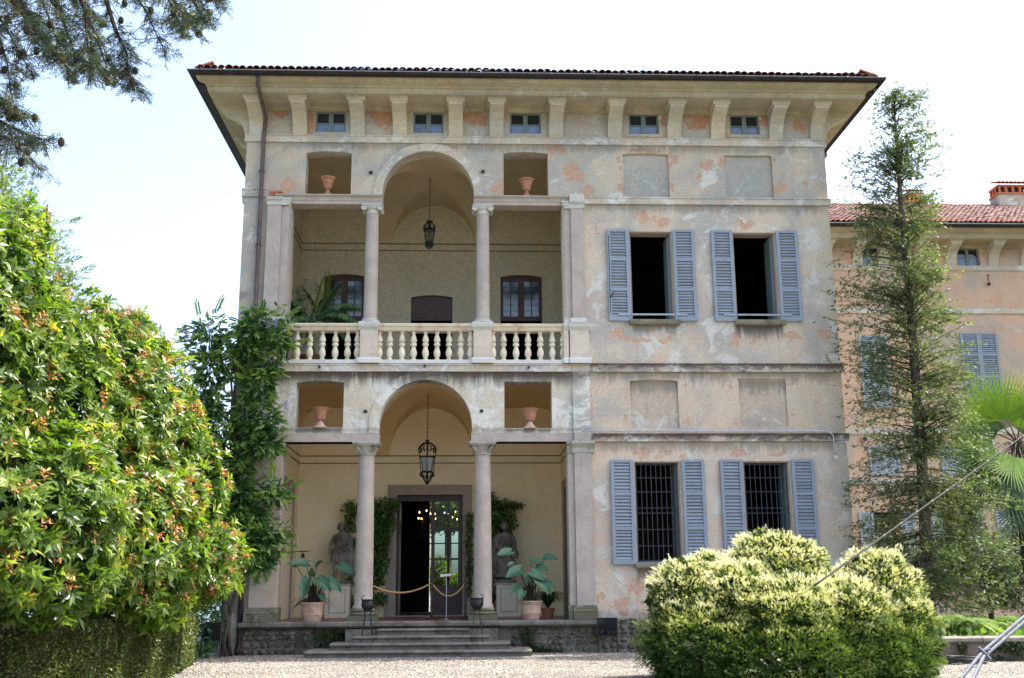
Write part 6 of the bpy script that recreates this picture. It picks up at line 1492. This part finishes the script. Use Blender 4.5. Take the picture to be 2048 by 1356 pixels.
cb = MB().lathe([(.005, -.045), (.024, -.03), (.03, 0), (.024, .03), (.006, .045)], 0, 0, 8); cme = cb.data('cone', smooth=True); cme.materials.append(M_TWIG)
for p in cones[:80]: link_mesh('cone', cme, ce, loc=tuple(p))

# pale clipped bush in front --------------------------------------------
bu = thing('clipped_bush', 'large lumpy clipped bush with cream tipped shoots in front of the right windows', 'bush', (5.5, -8.4, GZ))
BE = [ell(1368, 1205, 66, 80, -8.3, .9), ell(1420, 1185, 60, 72, -8.0, .9), ell(1540, 1138, 84, 70, -7.8, 1.0), ell(1478, 1215, 90, 85, -8.6, 1.1), ell(1610, 1195, 80, 68, -8.0, 1.0), ell(1752, 1190, 80, 84, -8.0, 1.0), ell(1800, 1275, 60, 90, -8.4, 1.1),
      ell(1560, 1240, 110, 85, -9.0, 1.1), ell(1690, 1245, 95, 80, -8.9, 1.0), ell(1400, 1290, 112, 92, -8.6, 1.3), ell(1560, 1320, 170, 100, -9.0, 1.5), ell(1730, 1325, 125, 90, -8.8, 1.3), ell(1600, 1130, 45, 45, -7.8, .7)]
P, Nn, rad = shell(BE, 138000, .86, .085, zmin=GZ, freq=7., seed=71, rej=.97)
D = norm(Nn + RNG.normal(0, .45, P.shape) + [0, 0, .35])
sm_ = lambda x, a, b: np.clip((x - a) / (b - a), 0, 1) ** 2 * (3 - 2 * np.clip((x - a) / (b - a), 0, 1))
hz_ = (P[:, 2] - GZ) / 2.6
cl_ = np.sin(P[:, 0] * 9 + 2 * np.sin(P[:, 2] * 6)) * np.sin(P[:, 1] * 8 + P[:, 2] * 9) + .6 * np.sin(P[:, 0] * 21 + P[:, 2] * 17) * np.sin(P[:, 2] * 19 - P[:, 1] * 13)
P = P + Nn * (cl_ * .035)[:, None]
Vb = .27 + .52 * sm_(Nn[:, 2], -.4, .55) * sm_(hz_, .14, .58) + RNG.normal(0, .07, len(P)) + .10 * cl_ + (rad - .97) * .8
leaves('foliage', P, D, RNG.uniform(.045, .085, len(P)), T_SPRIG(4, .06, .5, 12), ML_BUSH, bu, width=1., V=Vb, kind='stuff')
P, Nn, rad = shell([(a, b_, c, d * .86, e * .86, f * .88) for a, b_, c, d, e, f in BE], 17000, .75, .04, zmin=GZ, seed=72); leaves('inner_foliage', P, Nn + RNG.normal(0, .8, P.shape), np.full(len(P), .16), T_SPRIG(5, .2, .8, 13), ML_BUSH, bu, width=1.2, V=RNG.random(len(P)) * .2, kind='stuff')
for e in BE[:6]: MB().tube([(5.5 + (e[0] - 5.5) * .2, -8.4, GZ), (5.5 + (e[0] - 5.5) * .6, -8.4, e[2] * .5), (e[0], e[1], e[2])], [.05, .035, .015], 5).build('stem', M_BARK, bu)

# slender conifer at the right -------------------------------------------
CT = [(1858, 1285), (1857, 1200), (1853, 1100), (1848, 1000), (1842, 900), (1834, 800), (1828, 700), (1820, 600), (1811, 500), (1801, 400), (1795, 300), (1788, 215), (1784, 185)]
CTY = -1.0; cpt = [Vector((at(x, y, CTY)[0], CTY, at(x, y, CTY)[1])) for x, y in CT]; cpt[0].z = GZ
co_ = thing('slender_cypress', 'tall slender see-through cypress standing beside the right corner of the villa', 'tree', tuple(cpt[0]))
MB().tube(cpt, [.19, .17, .15, .14, .13, .12, .11, .10, .085, .065, .045, .02, .008], 10).build('trunk', M_BARK, co_, smooth=True)
prof = [(175, 1825, 1852), (200, 1765, 1852), (250, 1728, 1872), (300, 1712, 1872), (345, 1688, 1880), (400, 1700, 1870), (450, 1722, 1868), (500, 1668, 1868), (560, 1680, 1880), (600, 1672, 1892), (680, 1685, 1912), (720, 1690, 1925), (800, 1690, 1925), (850, 1690, 1945), (900, 1715, 1965), (1000, 1705, 1985), (1060, 1715, 2000), (1120, 1735, 2020), (1180, 1770, 2030), (1225, 1820, 1960)]
ys_ = [p[0] for p in prof]; trx = [c[1] for c in CT][::-1]; trX = [c[0] for c in CT][::-1]
bm2 = MB(); PP = []; DD = []; SS = []; VV2 = []; rr = random.Random(8)
for i in range(1000):
    py = 178 + (1215 - 178) * rr.random() ** 1.12
    if math.sin(py * .045) + .6 * math.sin(py * .11 + 1) + rr.uniform(-1.2, 1.2) < -.75: continue
    pass; xl = np.interp(py, ys_, [p[1] for p in prof]); xr = np.interp(py, ys_, [p[2] for p in prof]); xt = np.interp(py, trx, trX)
    a = rr.uniform(0, 6.28)
    if math.sin(a * 2 + py * .02) + rr.uniform(-1, 1) < -.6: a += 1.5
    ca, sa = math.cos(a), math.sin(a); sc = 1.03 * 26 / 2171.; half = ((xr - xt) if ca > 0 else (xt - xl)) * sc; depth = (xr - xl) / 2 * sc * .9
    L = rr.uniform(.5, 1.15) if rr.random() < .85 else rr.uniform(1.05, 1.3)
    py0 = py + (30 if py < 900 else -20) * L; p0 = Vector((at(np.interp(py0, trx, trX), py0, CTY)[0], CTY, at(xt, min(py0, 1190), CTY)[1]))
    e = Vector((at(xt, py, CTY)[0] + ca * half * L, CTY + sa * depth * L, at(xt, py, CTY)[1])); m = (p0 + e) / 2 + Vector((rr.uniform(-.12, .12), rr.uniform(-.12, .12), rr.uniform(-.08, .3)))
    pts = [p0 * (1 - s) ** 2 + m * 2 * s * (1 - s) + e * s * s for s in [q / 6 for q in range(7)]]; bm2.tube(pts, [.016, .013, .010, .008, .006, .004, .003], 4, False)
    ln = (e - p0).length; nt_ = max(3, int(ln * (9 if py > 350 else 6))); tone = rr.uniform(-.22, .25)
    for q in range(nt_):
        s = .1 + .9 * (q + rr.random()) / nt_; k_ = min(5, int(s * 6)); p = pts[k_].lerp(pts[k_ + 1], s * 6 - k_)
        tl = rr.uniform(.12, .36); d = Vector((ca + rr.gauss(0, .8), sa + rr.gauss(0, .8), rr.gauss(.1, .5))).normalized()
        for w_ in range(4):
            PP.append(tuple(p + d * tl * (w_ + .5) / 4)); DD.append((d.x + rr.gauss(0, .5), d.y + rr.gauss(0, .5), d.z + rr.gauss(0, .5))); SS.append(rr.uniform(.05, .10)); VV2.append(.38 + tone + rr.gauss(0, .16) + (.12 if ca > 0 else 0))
for i in range(2100):
    py = 185 + (1225 - 185) * rr.random(); xl = np.interp(py, ys_, [p[1] for p in prof]); xr = np.interp(py, ys_, [p[2] for p in prof]); xt = np.interp(py, trx, trX)
    a = rr.uniform(0, 6.28); ca, sa = math.cos(a), math.sin(a); sc = 26 / 2171.; half = ((xr - xt) if ca > 0 else (xt - xl)) * sc; q = math.sqrt(rr.random())
    px_w = xt + ca * half * q / sc
    g = math.sin(px_w * .05 + 2 * math.sin(py * .018)) + math.sin(py * .052 + px_w * .02) + .5 * math.sin(py * .13 - px_w * .07)
    if g < (-.25 if py > 420 else .25): continue
    p = Vector((at(xt, py, CTY)[0] + ca * half * q, CTY + sa * (xr - xl) / 2 * sc * q * .9, at(xt, py, CTY)[1])); d = Vector((ca + rr.gauss(0, .4), sa + rr.gauss(0, .4), rr.uniform(-.55, .25))).normalized(); L = rr.uniform(.25, .6); tone = rr.uniform(-.2, .2)
    bm2.tube([p - d * .15, p + d * L], [.007, .003], 3, False)
    for w_ in range(13):
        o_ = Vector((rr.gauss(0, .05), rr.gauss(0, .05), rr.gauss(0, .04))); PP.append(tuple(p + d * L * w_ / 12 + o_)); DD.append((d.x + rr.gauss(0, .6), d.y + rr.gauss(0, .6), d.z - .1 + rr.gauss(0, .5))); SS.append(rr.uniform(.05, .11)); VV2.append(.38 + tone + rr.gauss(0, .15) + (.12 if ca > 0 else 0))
bm2.build('branches', M_TWIG, co_)
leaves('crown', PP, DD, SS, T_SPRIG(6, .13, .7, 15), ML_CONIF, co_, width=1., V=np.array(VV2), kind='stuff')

DE = [ell(1915, 1080, 50, 110, 1.0), ell(1975, 1130, 60, 85, 1.2), ell(2020, 1190, 45, 60, 1.4), ell(1945, 1010, 30, 50, 1.0), ell(1880, 1160, 36, 60, .6), ell(1790, 1130, 60, 75, .4), ell(2045, 1100, 40, 80, 2.0)]
de = thing('dark_evergreen', 'dark loose evergreen foliage filling the gap between the cypress and the fan palm', 'tree', (DE[1][0], 1.2, GZ))
P, Nn, _ = shell(DE, 8500, .15, .2, zmin=1.0, seed=91); leaves('crown', P, RNG.normal(size=P.shape), RNG.uniform(.08, .17, len(P)), T_SPRIG(6, .11, .7, 25), ML_CONIF, de, width=1., V=np.clip(RNG.normal(.25, .2, len(P)), 0, 1), kind='stuff')
b = MB(); b.tube([(DE[1][0], 1.2, GZ), (DE[1][0] - .1, 1.2, DE[1][2])], [.09, .05], 8)
for q in DE[:6]: b.tube([(DE[1][0], 1.2, 1.0), ((DE[1][0] + q[0]) / 2, q[1], (1. + q[2]) / 2), q[:3]], [.04, .02, .01], 5)
b.build('trunk', M_BARK, de)
# fan palm ---------------------------------------------------------------
fy = .3; X, Z = at(2034, 885, fy); fp = thing('fan_palm', 'fan palm with bright green upper fans and a shaggy trunk at the right edge', 'palm', (X, fy, GZ))
MB().tube([(X + .1, fy, GZ), (X + .05, fy, 1.2), (X - .05, fy, 3.0), (X, fy, Z)], [.24, .22, .15, .17], 12).build('trunk', M_BARK, fp)
P = np.stack([X + RNG.normal(0, .17, 1500), fy + RNG.normal(0, .17, 1500), GZ + RNG.random(1500) * (Z - GZ)], 1); leaves('trunk_fibre', P, np.stack([RNG.normal(0, 1, 1500), RNG.normal(0, 1, 1500), np.full(1500, 1.)], 1), np.full(1500, .14), T_QUAD, M_BARK, fp, width=.3, kind='stuff')
def fan(hub, r, aim, tilt, v, parent, n=40, arcd=215):
    hub = Vector(hub); D0 = Vector((math.cos(aim), -.15 + tilt, math.sin(aim))).normalized(); Wd = D0.cross(Vector((0, -1, .25))).normalized(); Hn = D0.cross(Wd)
    PP = []; DD = []; SS = []
    for i in range(n):
        a = R(-arcd / 2 + arcd * i / (n - 1)); d = D0 * math.cos(a) + Wd * math.sin(a) + Hn * .12; PP.append(tuple(hub)); DD.append(tuple(d)); SS.append(r * (1 - .22 * abs(i / (n - 1) - .5) * 2) * random.uniform(.93, 1.05))
    tm = (np.array([[0, -.008, 0], [0, .008, 0], [.5, .017, 0], [.5, -.017, 0], [1, .003, -.18], [1, -.003, -.18]]), [(0, 1, 2, 3), (3, 2, 4, 5)])
    leaves('fan_leaf', PP, DD, SS, tm, ML_FAN, parent, width=1., roll=np.tile(np.array(Hn), (n, 1)), V=np.full(n, v) + RNG.normal(0, .06, n))
pet = MB()
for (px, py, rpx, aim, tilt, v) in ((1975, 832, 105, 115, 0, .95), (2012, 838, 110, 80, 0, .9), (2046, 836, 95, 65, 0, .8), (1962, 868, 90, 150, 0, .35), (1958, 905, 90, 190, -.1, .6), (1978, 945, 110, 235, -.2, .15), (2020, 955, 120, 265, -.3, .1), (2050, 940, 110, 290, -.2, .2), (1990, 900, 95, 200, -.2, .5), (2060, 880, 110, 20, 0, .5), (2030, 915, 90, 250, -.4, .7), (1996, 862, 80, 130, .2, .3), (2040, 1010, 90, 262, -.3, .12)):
    yy = fy - .5 + tilt; hx_, hz_ = at(px, py, yy); fan((hx_, yy, hz_), rpx * (yy + 27) / 2171., R(aim), tilt, v, fp); pet.tube([(X, fy, Z), ((X + hx_) / 2, (fy + yy) / 2, (Z + hz_) / 2 + .1), (hx_, yy, hz_)], [.02, .014, .01], 4)
pet.build('leaf_stalks', M_STALK, fp)

# tree ferns and bed ------------------------------------------------------
def treefern(px, py, Y, R_, n, hh, label, seed):
    rr = random.Random(seed); X, Z = at(px, py, Y); t = thing('tree_fern', label, 'fern', (X, Y, GZ), 'tree ferns behind the low wall'); 
    MB().tube([(X, Y, GZ), (X, Y, Z)], [.10, .09], 8).build('trunk', M_BARK, t)
    for i in range(n):
        a = 6.28 * i / n + rr.uniform(-.2, .2); L = R_ * rr.uniform(.8, 1.1); frond((X, Y, Z), (X + math.cos(a) * L, Y + math.sin(a) * L * .8, Z + hh * rr.uniform(-.5, .6)), .45 * rr.uniform(.7, 1.2), 26, .28, .16, ML_FERN, t, rr.uniform(.2, .95), droop=.15)
treefern(1903, 1262, -2.6, 1.15, 15, .35, 'feathery tree fern with a short brown trunk right behind the cypress stem', 3)
treefern(1975, 1262, -1.6, 1.1, 13, .4, 'spreading tree fern to the right, between the cypress and the palm trunk', 4)
b = MB(); b.box(8.6, 30, -4.3, WY, GZ - .02, .40); structure(b.build('planting_bed', M_SOIL))
lw = thing('low_wall', 'low dark mossy retaining wall with a rounded stone edge at the right', 'wall', (12, -4.5, GZ))
MB().box(8.5, 22, -4.62, -4.3, GZ - .02, .48).build('face', M_MORT, lw)
for i in range(14): x = 8.45 + i * .97; MB().prismx([(-4.28, .48), (-4.66, .48), (-4.70, .52), (-4.69, .58), (-4.62, .61), (-4.28, .61)], x, x + .955).build('coping_stone', M_STEP, lw)
n = 2600; P = np.stack([RNG.uniform(9, 16, n), -4.64 - RNG.random(n) * .05, .12 + RNG.random(n) ** .6 * .38], 1); P = P[np.sin(P[:, 0] * 3) + np.sin(P[:, 0] * 7.1) > -.2]; leaves('creeping_growth', P, RNG.normal(size=P.shape) + [0, -1, -.3], np.full(len(P), .06), T_QUAD, ML_HEDGE, lw, V=RNG.random(len(P)) * .4, kind='stuff')
n = 5000; P = np.stack([RNG.uniform(8.7, 20, n), RNG.uniform(-4, 6, n), .40 + RNG.random(n) * .25], 1); stuff(leaves('bed_ground_cover', P, RNG.normal(size=P.shape) + [0, 0, .8], RNG.uniform(.1, .25, n), T_SPRIG(6, .12, .7, 19), ML_FERN, V=RNG.random(n) * .5))
n = 260; P = np.stack([RNG.uniform(-5, 9, n), RNG.uniform(-9, -.4, n), np.full(n, GZ + .03)], 1); stuff(leaves('fallen_leaves', P, RNG.normal(size=P.shape) * [1, 1, .15], RNG.uniform(.04, .08, n), T_LEAF, ML_POD, width=.5, jit=.2))
# coiled hose
X, Y = 9.75, -5.2; b = MB()
for k_ in range(7):
    r = .38 + .02 * (k_ % 3) + random.uniform(-.03, .03); ox, oy = random.uniform(-.03, .03), random.uniform(-.03, .03); b.tube([(X + ox + r * 1.05 * math.cos(q), Y + oy + r * .8 * math.sin(q), GZ + .02 + .02 * k_ + .012 * math.sin(3 * q + k_)) for q in [i * math.pi / 12 for i in range(25)]], .013, 6, False)
tag(b.build('coiled_hose', M_HOSE, smooth=True), 'coil of thin black hose lying on the gravel at the foot of the low wall', 'hose')

# steel guy cables ----------------------------------------------------------
def strand(b, a, c, r, k=7, turns=9, tw=1):
    a = Vector(a); c = Vector(c); T = (c - a).normalized(); u = T.orthogonal().normalized(); v = T.cross(u); n = turns * 8
    for s in range(k):
        b.tube([a.lerp(c, i / n) + (u * math.cos(6.283 * (i / 8 + s / k)) + v * math.sin(6.283 * (i / 8 + s / k))) * r * .62 for i in range(n + 1)], r * .42, 5, False)
A = Vector(P3(1915, 1366, -22.3)); C_ = Vector(P3(1966, 1303, -22.0)); E_ = Vector(P3(2120, 1172, -21.2)); A2 = Vector(P3(1938, 1366, -22.4))
t = thing('guy_cable', 'near galvanised steel cable with its two strands clamped together, bottom right corner', 'cable', tuple(A))
dn_ = (A - C_); A_ = C_ + dn_ * 2.0; A2_ = C_ + (A2 - C_) * 2.0
for p, q, nm, tn in ((A_, C_, 'cable_strand', 7), (A2_, C_ + Vector((.008, 0, -.012)), 'cable_strand', 7), (C_, E_, 'cable_strand', 10), (C_ + Vector((.008, .0, -.018)), E_ + Vector((.008, 0, -.018)), 'cable_strand', 10)):
    b = MB(); strand(b, p, q, .0082, 6, tn * 2); b.build(nm, M_STEEL, t, smooth=True)
for f in (0.0, .52):
    p = C_.lerp(E_, f); b = MB(); b.lathe([(.022, -.012), (.022, .012)], p.x, p.y, 8, p.z - .008)
    if f == 0: b.tube([p + Vector((-.03, -.02, .02)), p + Vector((0, -.02, -.01)), p + Vector((.02, -.02, -.035))], .008, 6).tube([p + Vector((-.03, -.015, -.005)), p + Vector((.025, -.015, .012))], .008, 6)
    b.build('cable_clamp', M_IRON if f else M_STEEL, t)
a = Vector(P3(1570, 1217, -10.4)); m_ = Vector(P3(1640, 1163, -10.2)); e_ = Vector(P3(2060, 862, -5.0)); t = thing('long_guy_cable', 'long grey sheathed cable rising from the pale bush across the cypress to the right edge', 'cable', tuple(a))
MB().tube([m_ + (m_ - e_) * .02, m_, e_, e_ + (e_ - m_) * .15], .017, 10).build('sheath', M_PVC2 if 'M_PVC2' in globals() else M_STEEL, t, smooth=True)
for i in range(14):
    p = m_.lerp(e_, (i + .4) / 14); T = (e_ - m_).normalized(); MB().tube([p - T * .02, p + T * .02], .020, 10).build('cable_tie', M_IRON, t)

# garden seen through the hall ------------------------------------------------
X, Z = at(880, 1020, 17); gt = thing('garden_tree', 'sunlit yellow-green tree seen through the glazed hall door', 'tree', (ax(897, 1150, 17), 17, GZ))
MB().tube([(ax(897, 1150, 17), 17, GZ), (ax(896, 1100, 17), 17, az(896, 1060, 17)), (X, 17, Z + 1)], [.16, .13, .08], 8).build('trunk', M_BARK, gt)
ge = [ell(890, 1022, 60, 40, 17), ell(862, 1040, 30, 24, 16.5), ell(925, 1035, 26, 26, 17.5), ell(890, 985, 80, 44, 18)]
P, Nn, _ = shell(ge, 16000, .2, .15, seed=81); leaves('crown', P, RNG.normal(size=P.shape), RNG.uniform(.1, .2, len(P)), T_LEAF, ML_GARDEN, gt, width=.9, kind='stuff')
gb = thing('garden_shrub', 'yellow-green shrub with pointed leaves low behind the glazed hall door', 'shrub', (ax(880, 1160, 14.5), 14.5, GZ)); ge = [ell(878, 1150, 22, 30, 14.5), ell(905, 1165, 22, 16, 14.8), ell(866, 1165, 24, 20, 14.5)]
P, Nn, _ = shell(ge, 1500, .4, .15, seed=82); leaves('foliage', P, RNG.normal(size=P.shape) + [0, 0, .3], RNG.uniform(.1, .25, len(P)), T_LEAF, ML_GARDEN, gb, width=.5, kind='stuff')
P = np.tile(np.array([[ax(885, 1140, 14.3), 14.3, az(885, 1130, 14.3)]]), (18, 1)); leaves('spiky_leaves', P, RNG.normal(size=(18, 3)) * [1, .3, .6] + [0, 0, .5], np.full(18, .55), T_QUAD, ML_GARDEN, gb, width=.08, V=np.zeros(18), kind='stuff')
rl = thing('garden_railing', 'thin iron railing behind the garden shrub, seen through the hall door', 'railing', (ax(895, 1170, 15.5), 15.5, GZ)); b = MB()
x0, x1 = ax(840, 1160, 15.5), ax(950, 1160, 15.5); z1 = az(890, 1156, 15.5); b.tube([(x0, 15.5, z1), (x1, 15.5, z1)], .015, 5)
b.build('top_rail', M_IRON, rl)
for i in range(16): x = x0 + (x1 - x0) * i / 15; MB().tube([(x, 15.5, GZ), (x, 15.5, z1)], .008, 4).build('baluster_bar', M_IRON, rl)
structure(MB().add([(-600, 26, GZ - .02), (600, 26, GZ - .02), (600, 850, GZ - .02), (-600, 850, GZ - .02)], [(0, 1, 2, 3)]).build('lake_water', (lambda k: k.fin((.06, .13, .16), .15, .5))(NT('lake_water'))))
